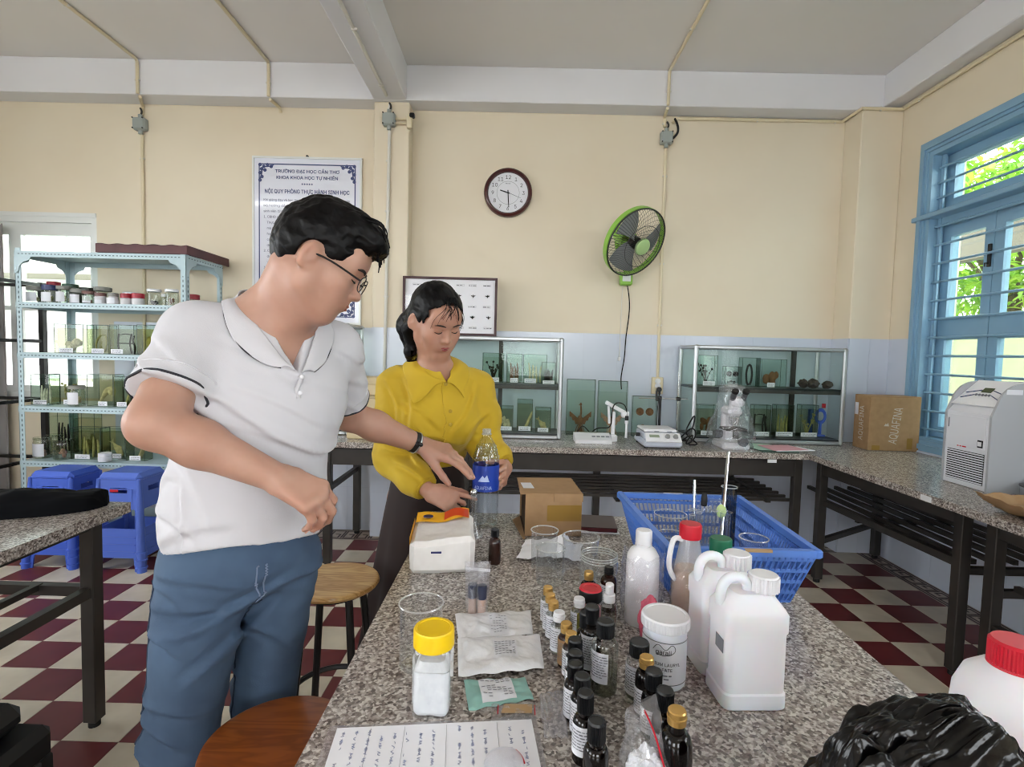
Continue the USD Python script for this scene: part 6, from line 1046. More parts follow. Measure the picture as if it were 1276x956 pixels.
# ---------------------------------------------------------------- water bottle held by the woman, small flask
mat('pet_label', '#1c3c9c', .35); mat('pet_print', '#b8c7ee', .4)
PB = np.array([-.088, 1.705]); t = T('water_bottle', 'large clear plastic water bottle with a blue label held over the table', 'bottle', (*PB, H0))
P('body', lathe([(0, .012), (.02, .004), (.034, .001), (.0425, .012), (.043, .05), (.0415, .06), (.043, .07), (.043, .215), (.0405, .232), (.036, .25), (.026, .275), (.016, .292), (.0135, .3), (.0135, .315)], 40), 'pet', t); P('neck_ring', lathe([(.0135, .3), (.0165, .301), (.0165, .304), (.0135, .305)], 24), 'rim_glass', t); P('mouth', lathe([(.0125, .305), (.0142, .306), (.0142, .319), (.0125, .319)], 24), 'rim_glass', t)
P('blue_label', lathe([(.0436, .122), (.0436, .205)], 40), 'pet_label', t, label='blue wrap label with white lettering'); P('lettering', curved(txt('AQUAFINA', .0105, .0003, w=.06), .0441, .135, -100), 'pet_print', t, smooth=False); P('lettering', curved(mv(prism([(-.016, 0), (0, .02), (.006, .012), (.014, .022), (.022, 0)], .0003)), .0441, .155, -100), 'pet_print', t, smooth=False)
for k in range(5): P('bead_ring', lathe([(.0425 - k * .0022 * (k > 1), .214 + k * .011), (.0448 - k * .0026 * (k > 1), .219 + k * .011), (.042 - k * .0026 * (k > 1), .224 + k * .011)], 40), 'pet', t)
t = T('glass_flask', 'small conical glass flask with a long neck and steel ball stopper', 'flask', (-.118, 1.60, H0)); P('wall', lathe([(0, .001), (.03, .001), (.032, .004), (.012, .045), (.0085, .052), (.0085, .125), (.01, .127)], 30), 'lab_glass', t); P('rim', tube([(.0095 * math.cos(a), .0095 * math.sin(a), .126) for a in np.arange(20) * 2 * np.pi / 20], .0014, 6, True), 'rim_glass', t); P('ball_stopper', mv(trimesh.creation.icosphere(3, .0115), 0, 0, .138), 'chrome', t, label='steel ball stopper')
# ================================================================ people
def nrm(a): a = np.array(a, float); return a / np.linalg.norm(a)
class Blob:
    """signed-distance figure: parts are merged (or cut) one after another, each only looked at near its own box"""
    def __init__(s): s.q = []
    def cone(s, a, b, ra, rb, k=.02, op=1):
        a, b = np.array(a, float), np.array(b, float); m = max(ra, rb); s.q.append((cone(a, b, ra, rb), np.minimum(a, b) - m, np.maximum(a, b) + m, k, op)); return s
    def chain(s, pts, rs, k=.02):
        for i in range(len(pts) - 1): s.cone(pts[i], pts[i + 1], rs[i], rs[i + 1], k)
        return s
    def ell(s, c, r, R=None, k=.02, op=1):
        m = max(r); c = np.array(c, float); s.q.append((ell(c, r, R), c - m, c + m, k, op)); return s
    def fn(s, f, lo, hi, k=.005, op=1): s.q.append((f, np.array(lo, float), np.array(hi, float), k, op)); return s
    def box(s):
        b = [q for q in s.q if q[4] > 0]; return np.min([q[1] for q in b], 0) - .03, np.max([q[2] for q in b], 0) + .03
    def __call__(s, p):
        d = np.full(len(p), 1.0); m = .055
        for f, lo, hi, k, op in s.q:
            i = np.flatnonzero(((p > lo - m) & (p < hi + m)).all(1))
            if len(i): e = f(p[i]); d[i] = smin(d[i], e, k) if op > 0 else smax(d[i], -e, k)
        return d
    def mesh(s, h, post=None, lo=None, hi=None, smooth=2):
        a, b = s.box(); f = s if post is None else (lambda p: post(p, s(p))); m = surfnet(f, a if lo is None else lo, b if hi is None else hi, h)
        cc = sorted(m.split(only_watertight=False), key=lambda x: -len(x.faces)); m = cc[0]
        if smooth: soften(m, smooth)
        return m
def ridge(q, seed=0): return 1 - np.abs(2 * fbm(q, 3, seed) - 1)
def hand(B, w, d, n, side, curl, spread=.16, sc=1.0, thumb=(.5, .5, .25), rk=1.0):
    """fingers from the wrist w along d, palm facing n; side = +1 when the thumb lies towards d x n"""
    d = nrm(d); n = np.array(n, float); n = nrm(n - d * (n @ d)); t = np.cross(d, n) * side
    rot = lambda v, ang: v[0] * math.cos(ang) + v[1] * math.sin(ang)
    tips = []; kn = []
    for i, (o, L) in enumerate(((.030, .94), (.0105, 1.04), (-.0095, .97), (-.028, .78))):
        K = w + sc * (d * (.086 - .008 * abs(i - 1.2)) + t * o - n * .002); kn.append(K)
        B.cone(w + sc * (t * o * .62 + d * .008), K, .0155 * sc * rk, .0115 * sc * rk, .012)
    for i in range(3): B.cone(kn[i], kn[i + 1], .0112 * sc * rk, .0112 * sc * rk, .008)
    B.cone(w + sc * (t * .024 + d * .03 + n * .008), w + sc * (t * .026 + d * .055 + n * .006), .015 * sc, .012 * sc, .012)
    for i, L in enumerate((.94, 1.04, .97, .78)):
        c = curl[i] if not np.isscalar(curl) else (curl, curl * 1.1, curl * .7); dd = nrm(d + t * (1.5 - i) * spread * .5); a = 0; p = kn[i]; r = .0098 - (.0012 if i == 3 else 0)
        for j, l in enumerate((.042, .027, .021)):
            a += c[j]; q = p + sc * l * L * (dd * math.cos(a) + n * math.sin(a)); B.cone(p, q, sc * rk * (r - .0009 * j), sc * rk * (r - .0009 * (j + 1)), .004 if j else .007); p = q
        tips.append((p, dd * math.cos(a) + n * math.sin(a), -dd * math.sin(a) * -1 + n * -math.cos(a)))
    p = w + sc * (t * .026 + d * .022 + n * .006); ab, op, bend = thumb; v = nrm(d * math.cos(ab) + t * math.sin(ab) + n * op); 
    for j, (l, r0, r1) in enumerate(((.046, .0155, .0112), (.032, .0112, .0098), (.025, .0102, .0078))):
        q = p + sc * l * v; B.cone(p, q, sc * rk * r0, sc * rk * r1, .010 if j == 0 else .004); p = q; v = nrm(v + (d - t * .6 + n * .25) * bend)
    tips.append((p, v, -n)); return tips
def head(B, c, Rm, s=1.0, male=True):
    """Rm columns: the person's right, forward, up"""
    W = lambda *a: c + Rm @ (np.array(a) * s)
    E = lambda ce, r, k=.012, op=1: B.ell(W(*ce), np.array(r) * s, Rm, k * s, op)
    C = lambda a, b, ra, rb, k=.012: B.cone(W(*a), W(*b), ra * s, rb * s, k * s)
    E((0, -.014, .034), (.075, .095, .084)); E((0, .026, -.018), (.063, .062, .080), .03)
    E((0, .056, -.092), (.028, .024, .021), .03)
    jw = .052 if male else .046
    for x in (-1, 1):
        C((x * jw, .0, -.058), (x * .02, .058, -.098), .02, .015, .03); C((x * .058, -.004, -.02), (x * jw, .0, -.058), .018, .02, .03)
        E((x * .040, .056, -.026), (.026, .022, .024), .025)
        E((x * .026, .060, -.058), (.024, .022, .026), .025)
    E((0, .068, .030), (.050, .018, .020), .02); E((0, .066, .055), (.052, .022, .03), .03)
    for x in (-1, 1): E((x * .031, .0925, .006), (.019, .013, .0125), .012, -1)
    for x in (-1, 1): E((x * .0315, .0715, .005), (.0165, .0135, .012), .006)
    for x in (-1, 1): C((x * .016, .0845, .0225), (x * .046, .074, .0215), .0065, .005, .008)
    C((0, .078, .018), (0, .0985, -.024), .0065, .0095, .012); E((0, .101, -.0275), (.0115, .0105, .0095), .008)
    for x in (-1, 1): E((x * .0125, .0905, -.0315), (.0078, .0095, .0075), .006)
    E((0, .079, -.054), (.026, .016, .018), .015)
    E((0, .0885, -.0535), (.0195, .0075, .0052), .005); E((0, .0865, -.0635), (.0175, .0085, .0062), .005)
    
    for x in (-1, 1):
        Re = Rm @ trimesh.transformations.euler_matrix(math.radians(-12), 0, math.radians(x * 30))[:3, :3]
        B.ell(W(x * .0835, -.013, -.002), np.array((.0085, .0200, .033)) * s, Re, .008 * s); B.ell(W(x * .0935, -.009, .004), np.array((.006, .0105, .018)) * s, Re, .004 * s, -1); B.ell(W(x * .0765, -.004, -.028), np.array((.006, .009, .009)) * s, Re, .006 * s)
        B.ell(W(x * .0795, -.001, -.004), np.array((.004, .0045, .007)) * s, Re, .004 * s)
    return W
def face_parts(t, W, s, Rm, brow='brow_hair', lip='lip', male=True, eyes=True):
    def patch(pts, r, n=12): return tube(spline([W(*p) for p in pts], n), r * s * np.sin(np.linspace(.35, 2.8, n)) ** .7, 6)
    for x in (-1, 1):
        P('eyebrow', patch([(x * .013, .0945, .0245), (x * .03, .0925, .0295), (x * .049, .0795, .0250)], .0034 if male else .0026), brow, t, smooth=True)
        P('eyelash', patch([(x * .0180, .0838, .0012), (x * .031, .0868, -.0028), (x * .0450, .0780, .0006)], .0017), brow, t, smooth=True)
    P('mouth_line', patch([(-.0185, .0890, -.059), (0, .0955, -.0592), (.0185, .0890, -.059)], .0016, 14), 'mouth_dark', t, label='dark line between the lips', smooth=True)
    P('lips', cat([patch([(-.0195, .0885, -.0575), (-.008, .0955, -.0543), (0, .0955, -.0555), (.008, .0955, -.0543), (.0195, .0885, -.0575)], .0034, 20), patch([(-.0175, .0880, -.0605), (0, .0945, -.0632), (.0175, .0880, -.0605)], .0040, 18)]), lip, t, label='lips', smooth=True)
def skin(nm, a, b): 
    M[nm] = usdkit.material(stage, '/World/Looks/' + nm, {'g': ('geometry', {}), 'n': ('noise_texture', {'scale': 14.0, 'detail': 4.0}), 'r': ('rgb_ramp', {'ramp': [(.3, lin(a)), (.7, lin(b))]}), 'p': ('principled_bsdf', {'roughness': .48, 'subsurface_weight': .18, 'subsurface_scale': .006, 'subsurface_radius': (1, .35, .2)})}, [('g.position', 'n.vector'), ('n.fac', 'r.fac'), ('r.color', 'p.base_color')], 'p.BSDF')
skin('skin_man', '#b78f7c', '#ab7f6c'); skin('skin_woman', '#bd917d', '#b0816c'); mat('lip', '#9c5d52', .45); mat('lip_woman', '#a04a4a', .4); mat('mouth_dark', '#4a1f1c', .6); mat('brow_hair', '#1a1412', .7); mat('nail', '#d3a594', .3)
mat('polo_white', '#c9c8cd', .85, bump=(420, .12)); mat('trim_black', '#20222b', .7); mat('denim', '#364962', .85, vary=(7, '#465c76'), bump=(300, .2)); mat('denim_seam', '#28374b', .85); mat('thread', '#71809a', .8); mat('watch_black', '#101012', .5)
mat('blouse', '#c6a61c', .75, vary=(5, '#bc9b16'), bump=(260, .1), sheen_weight=.1); mat('skirt', '#2e2020', .8, vary=(4, '#261a1a')); mat('hair', '#040304', .45, bump=(70, .6), specular_ior_level=.18); mat('shoe', '#1c1a1a', .5); mat('button_y', '#a88c14', .4)
def strands(c, Rm, s): return lambda p: (p - c) @ Rm / s
# ---------------------------------------------------------------- the man
man = T('person', 'man in a white polo shirt and blue jeans leaning over to touch the bottle', 'person', (0, 0, 0))
HC = np.array([-.416, 1.125, 1.545]); hf = nrm((.848, .20, -.475)); hu = nrm(np.array([.458, .108, .874]) - hf * (np.array([.458, .108, .874]) @ hf)); HR = np.stack([np.cross(hf, hu), hf, hu], 1); HS = .95
mf = nrm((.72, -.69, 0)); mr = np.cross(mf, (0, 0, 1))
NB = np.array([-.538, 1.180, 1.440]); CHE = np.array([-.560, 1.185, 1.27]); BL = np.array([-.60, 1.19, 1.06]); HP = np.array([-.620, 1.205, .90])
SR, SL = np.array([-.662, 1.10, 1.388]), np.array([-.452, 1.315, 1.368]); ER, EL = np.array([-.655, .955, 1.222]), np.array([-.470, 1.49, 1.180]); WR, WL = np.array([-.458, 1.015, 1.112]), np.array([-.283, 1.612, 1.078])
b = Blob(); hw_ = head(b, HC, HR, HS)
b.cone(HC + HR @ np.array([0, -.030, -.035]), NB + [0.005, 0, -.01], .058, .066, .03); b.cone(HC + HR @ np.array([0, .01, -.07]), NB + mf * .045 + [0, 0, -.03], .045, .05, .03); b.cone(NB + [0, 0, -.02], SR, .06, .05, .05); b.cone(NB + [0, 0, -.02], SL, .06, .05, .05)
b.ell(CHE, (.155, .105, .16), np.stack([mr, mf, (0, 0, 1)], 1), .05); b.ell(BL, (.135, .11, .2), np.stack([mr, mf, (0, 0, 1)], 1), .05)
b.chain([SR, ER], [.056, .0455], .03); b.cone(ER, ER + (WR - ER) * .35, .044, .0435, .02); b.cone(ER + (WR - ER) * .35, WR, .0435, .028, .02)
b.chain([SL, EL], [.052, .043], .03); b.cone(EL, EL + (WL - EL) * .35, .042, .043, .02); b.cone(EL + (WL - EL) * .35, WL, .043, .0275, .02)
# right hand hangs relaxed at the belly, left hand reaches to the bottle
tR = hand(b, WR, (.84, .12, -.48), (-.42, .50, -.76), 1, [(.7, .75, .4), (.75, .75, .4), (.8, .72, .4), (.8, .7, .4)], .10, 1.05, (.25, .9, .2))
tL = hand(b, WL, (.90, .10, -.30), (.12, .30, -.94), -1, [(.12, .25, .15), (.22, .35, .2), (.35, .4, .25), (.45, .5, .3)], .30, 1.10, (.42, .55, .05))
mb = b.mesh(.0034); P('body', mb, 'skin_man', man, label='bare skin of the head, neck, arms and hands', smooth=True)
face_parts(man, hw_, HS, HR)
for nm_, tp_ in (('fingernail', tR[:4]), ('fingernail', tL[:4])):
    for p_, d_, n_ in tp_:
        R_ = frame(np.cross(d_, n_), n_); m_ = mv(trimesh.creation.icosphere(2, 1), s=(.0052, .0068, .0016)); q_ = np.eye(4); q_[:3, :3] = np.stack([nrm(np.cross(d_, n_)), nrm(d_), nrm(n_)], 1); q_[:3, 3] = p_ - d_ * .001 + nrm(n_) * .0062; m_.apply_transform(q_); P(nm_, m_, 'nail', man, smooth=True)
# hair: thick on top with a ruffled fringe, clipped at the back and sides
h = Blob(); loc = strands(HC, HR, HS); Wm = hw_
h.ell(Wm(0, -.012, .050), np.array((.079, .099, .090)) * HS, HR, .02); h.ell(Wm(0, .040, .098), np.array((.062, .060, .036)) * HS, HR, .03); h.ell(Wm(0, .078, .092), np.array((.052, .030, .024)) * HS, HR, .02); h.ell(Wm(0, -.052, .01), np.array((.068, .054, .066)) * HS, HR, .03)
def hair_post(p, d):
    q = loc(p); d = d - .010 * (ridge(q * np.array([55, 22, 30]) + 3) - .5) - .014 * (fbm(q * 22 + 7, 3) - .5) * (q[:, 2] > .05)
    line = np.where(q[:, 1] > .066, .060 + (q[:, 1] - .066) * .4, np.where(q[:, 1] > .012, -.012 + (q[:, 1] - .012) * 1.15, -.052 - q[:, 1] * .1)); ear = np.linalg.norm((q - [0, -.012, -.006]) * [.0, 1 / .027, 1 / .038], axis=1) - 1
    d = np.maximum(d, line + .006 * np.sin(q[:, 1] * 260 + q[:, 0] * 190) * (q[:, 1] > .02) - q[:, 2]); return np.maximum(d, -ear * .03)
P('hair', h.mesh(.0036, hair_post, smooth=1), 'hair', man, label='short black hair, ruffled in front', smooth=True)
lk = []; r = random.Random(11)
for k in range(46):
    a = r.uniform(-1, 1); z = r.uniform(.075, .118); lk.append(tube(spline([Wm(a * .05, .03, z + .012), Wm(a * .052 + r.uniform(-.006, .006), .085, z + .010 + r.uniform(-.004, .012)), Wm(a * .05 + r.uniform(-.01, .01), .104 + r.uniform(-.012, .010), z - .012 + r.uniform(-.014, .008))], 10), np.linspace(.0042, .0012, 10) * r.uniform(.6, 1.2), 5))
P('fringe', cat(lk), 'hair', man, label='ruffled locks of the fringe', smooth=True, kind='stuff')
# glasses
gl = lambda x: [Wm(x * (.033 + .024 * math.cos(a)), .103 - .006 * abs(math.cos(a)) * (1 if math.cos(a) * x > 0 else 0) , .002 + .0175 * math.sin(a)) for a in np.arange(28) * 2 * np.pi / 28]
P('glasses_frame', cat([tube(gl(1), .0011, 6, True), tube(gl(-1), .0011, 6, True), tube([Wm(-.009, .104, .006), Wm(0, .107, .009), Wm(.009, .104, .006)], .0011, 6)]), 'black_plastic', man)
for x in (-1, 1): P('temple', tube(spline([Wm(x * .057, .097, .006), Wm(x * .072, .06, .008), Wm(x * .0815, .012, .008), Wm(x * .0835, -.012, .004)], 14), .0021, 6), 'black_plastic', man, label='thin dark temple of the glasses')
for x in (-1, 1): P('lens', TM(np.vstack([[np.mean(gl(x), 0)], gl(x)]), [(0, i + 1, (i + 1) % 28 + 1) for i in range(28)]), 'case_glass', man, smooth=False)
# polo shirt
RB = np.stack([mr, mf, (0, 0, 1)], 1); sh, sr, sl = Blob(), Blob(), Blob()
sh.ell(CHE + [0, 0, -.01], (.180, .126, .175), RB, .05); sh.ell(CHE + mf * .03 + [0, 0, -.02], (.15, .11, .12), RB, .05); sh.ell(BL + mf * .012, (.158, .134, .2), RB, .08); sh.ell(HP + [0, 0, .07], (.162, .138, .17), RB, .08)
sh.cone(NB + [0, 0, -.04], SR + [0, 0, -.004], .066, .064, .05); sh.cone(NB + [0, 0, -.04], SL + [0, 0, -.004], .066, .062, .05)
cutR = SR + (ER - SR) * .70; cutL = SL + (EL - SL) * .72; sr.cone(SR, cutR + (ER - SR) * .2, .066, .071, .03); sl.cone(SL, cutL + (EL - SL) * .2, .062, .062, .03)
axR, axL = nrm(ER - SR), nrm(EL - SL); nk = nrm(mf * .40 + np.array([0, 0, .92]))
VB = NB + mf * .145 + [0, 0, -.128]                      # bottom of the open neck
creases = [(Gy(a, b_, 1.1), Gy(c_, d_, 1.1), A_, w_) for a, b_, c_, d_, A_, w_ in ((262, 462, 400, 588, .0055, .010), (256, 488, 345, 575, .006, .010), (300, 420, 385, 480, .004, .009), (330, 452, 420, 500, .0025, .009), (205, 632, 262, 652, .006, .009), (212, 668, 300, 640, .005, .012), (290, 515, 395, 575, .003, .008), (205, 600, 240, 588, .005, .010), (190, 440, 262, 472, .005, .007), (215, 420, 268, 446, .004, .008), (385, 430, 420, 470, .003, .008), (240, 560, 285, 640, .004, .012), (250, 600, 244, 700, .005, .005), (320, 480, 395, 535, .0025, .008))]
def crease(p, creases=creases):
    o = np.zeros(len(p))
    for a, c_, A_, w_ in creases:
        d2 = np.array([c_[0] - a[0], c_[2] - a[2]]); L = np.linalg.norm(d2); d2 /= L; x, z = p[:, 0] - a[0], p[:, 2] - a[2]; t_ = x * d2[0] + z * d2[1]; n_ = -x * d2[1] + z * d2[0] - .012 * np.sin(t_ / L * 3.1)
        o += A_ * np.clip(np.minimum(t_ + .03, L + .03 - t_) / .05, 0, 1) * (np.exp(-(n_ / w_) ** 2) - .75 * np.exp(-((n_ + w_ * 1.7) / w_) ** 2))
    return o
def shirt_post(p, d):
    q = (p - CHE) @ RB; d = smin(smin(d, np.maximum(sr(p), (p - cutR) @ axR), .03), np.maximum(sl(p), (p - cutL) @ axL), .03)
    fold = .010 * (ridge(np.stack([q[:, 0] * 2.2 + q[:, 2] * 2.6, q[:, 1] * 2, q[:, 2] * 4.5 - q[:, 0] * 5.5], 1) + 8) - .6) + .003 * (fbm(p * 16, 3) - .5) + crease(p); d = d - fold * np.clip((1.45 - p[:, 2]) * 8, 0, 1)
    d = np.maximum(d, (.912 + .26 * np.clip((p - HP) @ mf, -.13, .15) + .012 * np.sin((q[:, 0]) * 9)) - p[:, 2])            # hem
    d = np.maximum(d, (p - NB - nk * .022) @ nk)          # top edge at the neck
    v = (p - VB); side = np.abs(v @ mr); up = v[:, 2]; open_ = side - np.clip(up * .40, 0, .062); return np.maximum(d, -np.maximum(np.maximum(open_, -up), (.0 - (p - NB) @ mf)))
shm = sh.mesh(.0048, shirt_post, np.minimum(np.minimum(sh.box()[0], sr.box()[0]), sl.box()[0]), np.maximum(np.maximum(sh.box()[1], sr.box()[1]), sl.box()[1]), smooth=1); P('polo_shirt', shm, 'polo_white', man, label='white polo shirt', smooth=True)
import scipy.spatial
kd = scipy.spatial.cKDTree(shm.vertices)
def onto(p, off=.0015, m=None, k=None): m, k = (shm, kd) if m is None else (m, k); p = np.atleast_2d(p); _, i = k.query(p); return m.vertices[i] + m.vertex_normals[i] * off
def lapel(inn, outr, m, k, off, rise=.006):
    inn, outr = spline(inn, 48), spline(outr, 48)
    def col(u, v):
        i = np.clip((u * 47).round().astype(int), 0, 47); p = inn[i] * (1 - v[:, None]) + outr[i] * v[:, None]; o = onto(p, off, m, k); w = np.clip(v * 2.0 + np.clip((u - .5) * 3, 0, 1), 0, 1)[:, None]; return p * (1 - w) + o * w + np.stack([0 * u, 0 * u, rise * np.sin(np.pi * np.clip(v * 1.1, 0, 1))], 1)
    c_ = sheet(col, 48, 16); V = c_.vertices.reshape(48, 16, 3).copy()
    for _ in range(8): V[1:-1] = (V[:-2] + 2 * V[1:-1] + V[2:]) / 4; V[:, 1:-1] = (V[:, :-2] + 2 * V[:, 1:-1] + V[:, 2:]) / 4
    c_.vertices = V.reshape(-1, 3); return c_
def tubeband(c, ax, r, w, nm, m, ex=1.0):
    f = frame((.3, .2, .9) if abs(ax[2]) < .9 else (1, 0, 0), ax); 
    q = np.array([c + f @ np.array([r * math.cos(a), r * ex * math.sin(a), 0]) for a in np.arange(56) * 2 * np.pi / 56]); e = onto(q, w * .3)
    for _ in range(3): e = (np.roll(e, 1, 0) + 2 * e + np.roll(e, -1, 0)) / 4
    return P(nm, tube(e, w, 6, True), m, man, smooth=True)
tubeband(cutR - axR * .001, axR, .0712, .0026, 'cuff_trim', 'trim_black'); tubeband(cutL - axL * .001, axL, .0625, .0026, 'cuff_trim', 'trim_black')
tubeband(cutR - axR * .03, axR, .0695, .0017, 'cuff_seam', 'polo_white'); tubeband(cutL - axL * .028, axL, .0625, .0016, 'cuff_seam', 'polo_white')
for sg_ in (1, -1):
    c_ = lapel([NB - mf * .072 + [0, 0, .058], NB + mr * sg_ * .054 - mf * .048 + [0, 0, .050], NB + mr * sg_ * .072 + mf * .01 + [0, 0, .016], NB + mr * sg_ * .052 + mf * .085 + [0, 0, -.052], VB + mr * sg_ * .008 + [0, 0, .012]],
               [NB - mf * .100 + [0, 0, .016], NB + mr * sg_ * .082 - mf * .060 + [0, 0, .008], NB + mr * sg_ * .112 + mf * .01 + [0, 0, -.024], NB + mr * sg_ * .088 + mf * .09 + [0, 0, -.088], VB + mr * sg_ * .046 + [0, 0, .018]], shm, kd, .005)
    P('collar', thick(c_, .0032), 'polo_white', man, label='folded white collar', smooth=True); e_ = c_.vertices.reshape(48, 16, 3)[1:, 15].copy()
    for _ in range(12): e_[1:-1] = (e_[:-2] + 2 * e_[1:-1] + e_[2:]) / 4
    P('collar_trim', tube(e_, .0019, 6), 'trim_black', man, label='thin dark collar edge')
pl = np.array([VB + [0, 0, -.0] + mf * .02 + np.array([0, 0, -z]) for z in np.linspace(-.002, .05, 12)]); P('placket', tube(onto(pl, .001), .005, 6), 'polo_white', man, label='buttoned placket', smooth=True)
for z in (.01, .035): b_ = onto(VB + mf * .02 + [0, 0, -z], .006)[0]; P('button', mv(trimesh.creation.icosphere(2, .0045), *b_), 'white_plastic', man)
ss = np.array([HP + mr * .16 + np.array([0, 0, z]) + mf * .0 for z in np.linspace(-.0, .14, 20)]); P('side_seam', tube(onto(ss, .0006), .0014, 5), 'polo_white', man, smooth=True)
# jeans
j = Blob(); KR, KL = np.array([-.722, 1.125, .49]), np.array([-.612, 1.285, .49]); AR, AL = np.array([-.80, 1.20, .095]), np.array([-.69, 1.36, .095]); HRp, HLp = HP + mr * .082 + [0, 0, -.04], HP - mr * .082 + [0, 0, -.04]
j.ell(HP + [0, 0, .0], (.158, .128, .12), RB, .05); j.cone(HRp, KR, .094, .068, .03); j.cone(HLp, KL, .092, .067, .012); j.cone(KR, AR, .069, .058, .02); j.cone(KL, AL, .068, .058, .02); j.ell(HP - mf * .05 + mr * .06 + [0, 0, -.03], (.085, .08, .1), RB, .04); j.ell(HP - mf * .05 - mr * .06 + [0, 0, -.03], (.085, .08, .1), RB, .04)
jc = [(Gy(a, b_, 1.12), Gy(c_, d_, 1.12), A_, w_) for a, b_, c_, d_, A_, w_ in ((345, 735, 225, 775, .010, .012), (345, 745, 255, 830, .008, .013), (352, 735, 395, 765, .007, .010), (215, 705, 300, 720, .006, .009), (205, 745, 290, 752, .006, .010), (200, 780, 240, 790, .008, .008), (185, 880, 245, 905, .010, .011), (180, 915, 240, 940, .010, .011), (190, 860, 262, 872, .008, .010), (300, 800, 340, 840, .006, .010), (205, 720, 250, 735, .005, .008))]
def jcrease(p): return crease(p, jc)
def jean_post(p, d): 
    w = np.clip((.98 - p[:, 2]) * 6, 0, 1); d = d - jcrease(p) - .010 * (ridge(np.stack([p[:, 0] * 3, p[:, 1] * 3, p[:, 2] * 9 + p[:, 0] * 5], 1) + 5) - .55) - .004 * (ridge(p * np.array([8, 8, 22]) + 1) - .55) * (np.abs(p[:, 2] - .48) < .12) - .004 * (ridge(p * np.array([8, 8, 26]) + 4) - .5) * (p[:, 2] < .25); d = np.maximum(d, .06 - p[:, 2]); return np.maximum(d, p[:, 2] - .965)
jm = j.mesh(.0062, jean_post, smooth=2); P('jeans', jm, 'denim', man, label='faded blue jeans', smooth=True); kj = scipy.spatial.cKDTree(jm.vertices)
def seam_on(pts, nm, m, r=.0018, off=.0008): P(nm, tube(onto(spline(pts, 60), off, jm, kj), r, 5), m, man, smooth=True)
out = -mf * .035
seam_on([HRp + mr * .1 + out, (HRp + KR) / 2 + mr * .09 + out, KR + mr * .08 + out, AR + mr * .07 + out], 'outer_seam', 'denim_seam', .0026); seam_on([HP + mf * .14 + [0, 0, .0], HP + mf * .14 + [0, 0, -.06], HP + mf * .10 + [0, 0, -.12]], 'fly_stitching', 'thread'); seam_on([HP + mf * .13 + mr * .018 + [0, 0, .0], HP + mf * .13 + mr * .018 + [0, 0, -.05], HP + mf * .12 + mr * .004 + [0, 0, -.085]], 'fly_stitching', 'thread'); seam_on([HP + mr * .15 + mf * .05 + [0, 0, .03], HP + mr * .11 + mf * .09 + [0, 0, -.02]], 'pocket_stitching', 'thread'); seam_on([HLp - mf * .0 + mr * .06, (HLp + KL) / 2 + mr * .07, KL + mr * .065, AL + mr * .05], 'inner_seam', 'denim_seam')
for A in (AR, AL): s_ = Blob().ell(A + mf * .05 + [0, 0, -.055], (.045, .13, .045), RB, .02); P('shoe', s_.mesh(.006, lambda p, d: np.maximum(d, .001 - p[:, 2])), 'shoe', man, smooth=True)
# watch
wp = WL + (EL - WL) * .10; wa = nrm(EL - WL); f = frame((0, 0, 1), wa); P('watch_strap', mv(lathe([(.0295, -.0095), (.0325, -.0095), (.0325, .0095), (.0295, .0095)], 36)).apply_transform(np.vstack([np.c_[f, wp], [0, 0, 0, 1]])), 'watch_black', man, label='black watch strap', smooth=40)
P('watch_case', box(.012, .026, .02, b=.004).apply_transform(np.vstack([np.c_[f, wp + f @ np.array([.0, -.034, 0])], [0, 0, 0, 1]])), 'watch_black', man, smooth=False); P('watch_band_keeper', mv(lathe([(.033, -.002), (.0338, -.002), (.0338, .002), (.033, .002)], 36), 0, 0, -.006).apply_transform(np.vstack([np.c_[f, wp], [0, 0, 0, 1]])), 'alu', man)
# ---------------------------------------------------------------- the woman
wom = T('person', 'woman in a mustard yellow blouse and dark brown skirt looking down at the bottle', 'person', (0, 0, 0))
HC2 = np.array([-.262, 1.735, 1.463]); hf2 = nrm((.535, -.70, -.47)); hu2 = nrm(np.array([.12, -.28, .9]) - hf2 * (np.array([.12, -.28, .9]) @ hf2)); HR2 = np.stack([np.cross(hf2, hu2), hf2, hu2], 1); HS2 = .93
wf = nrm((.36, -.93, 0)); wr_ = np.cross(wf, (0, 0, 1)); RW2 = np.stack([wr_, wf, (0, 0, 1)], 1)
NB2 = np.array([-.278, 1.81, 1.315]); C2 = np.array([-.278, 1.86, 1.16]); WA2 = np.array([-.315, 1.97, .975]); H2 = np.array([-.335, 2.03, .86])
SR2, SL2 = np.array([-.408, 1.825, 1.245]), np.array([-.140, 1.90, 1.238]); ER2, EL2 = np.array([-.412, 1.785, 1.0]), np.array([-.108, 1.905, 1.035]); WR2, WL2 = np.array([-.262, 1.668, .915]), np.array([-.026, 1.82, .968])
b2 = Blob(); W2 = head(b2, HC2, HR2, HS2, False)
b2.cone(HC2 + HR2 @ np.array([0, -.034, -.03]), NB2, .049, .052, .03); b2.cone(HC2 + HR2 @ np.array([0, -.02, -.06]), NB2 + wf * .03, .042, .045, .03); b2.cone(NB2 + [0, 0, -.02], SR2, .045, .04, .04); b2.cone(NB2 + [0, 0, -.02], SL2, .045, .04, .04)
b2.ell(C2, (.115, .085, .14), RW2, .05); b2.ell(WA2 + [0, 0, .02], (.095, .075, .12), RW2, .05); b2.ell(H2, (.12, .095, .13), RW2, .05)
for sg_ in (1, -1): a_ = H2 + wr_ * sg_ * .075; b2.cone(a_ + [0, 0, -.06], a_ + [-.01, .01, -.42], .075, .052, .03); b2.cone(a_ + [-.01, .01, -.42], a_ + [-.015, .03, -.79], .05, .036, .02)
b2.chain([SR2, ER2, WR2], [.042, .037, .0245], .02); b2.chain([SL2, EL2, WL2], [.042, .037, .0245], .02)
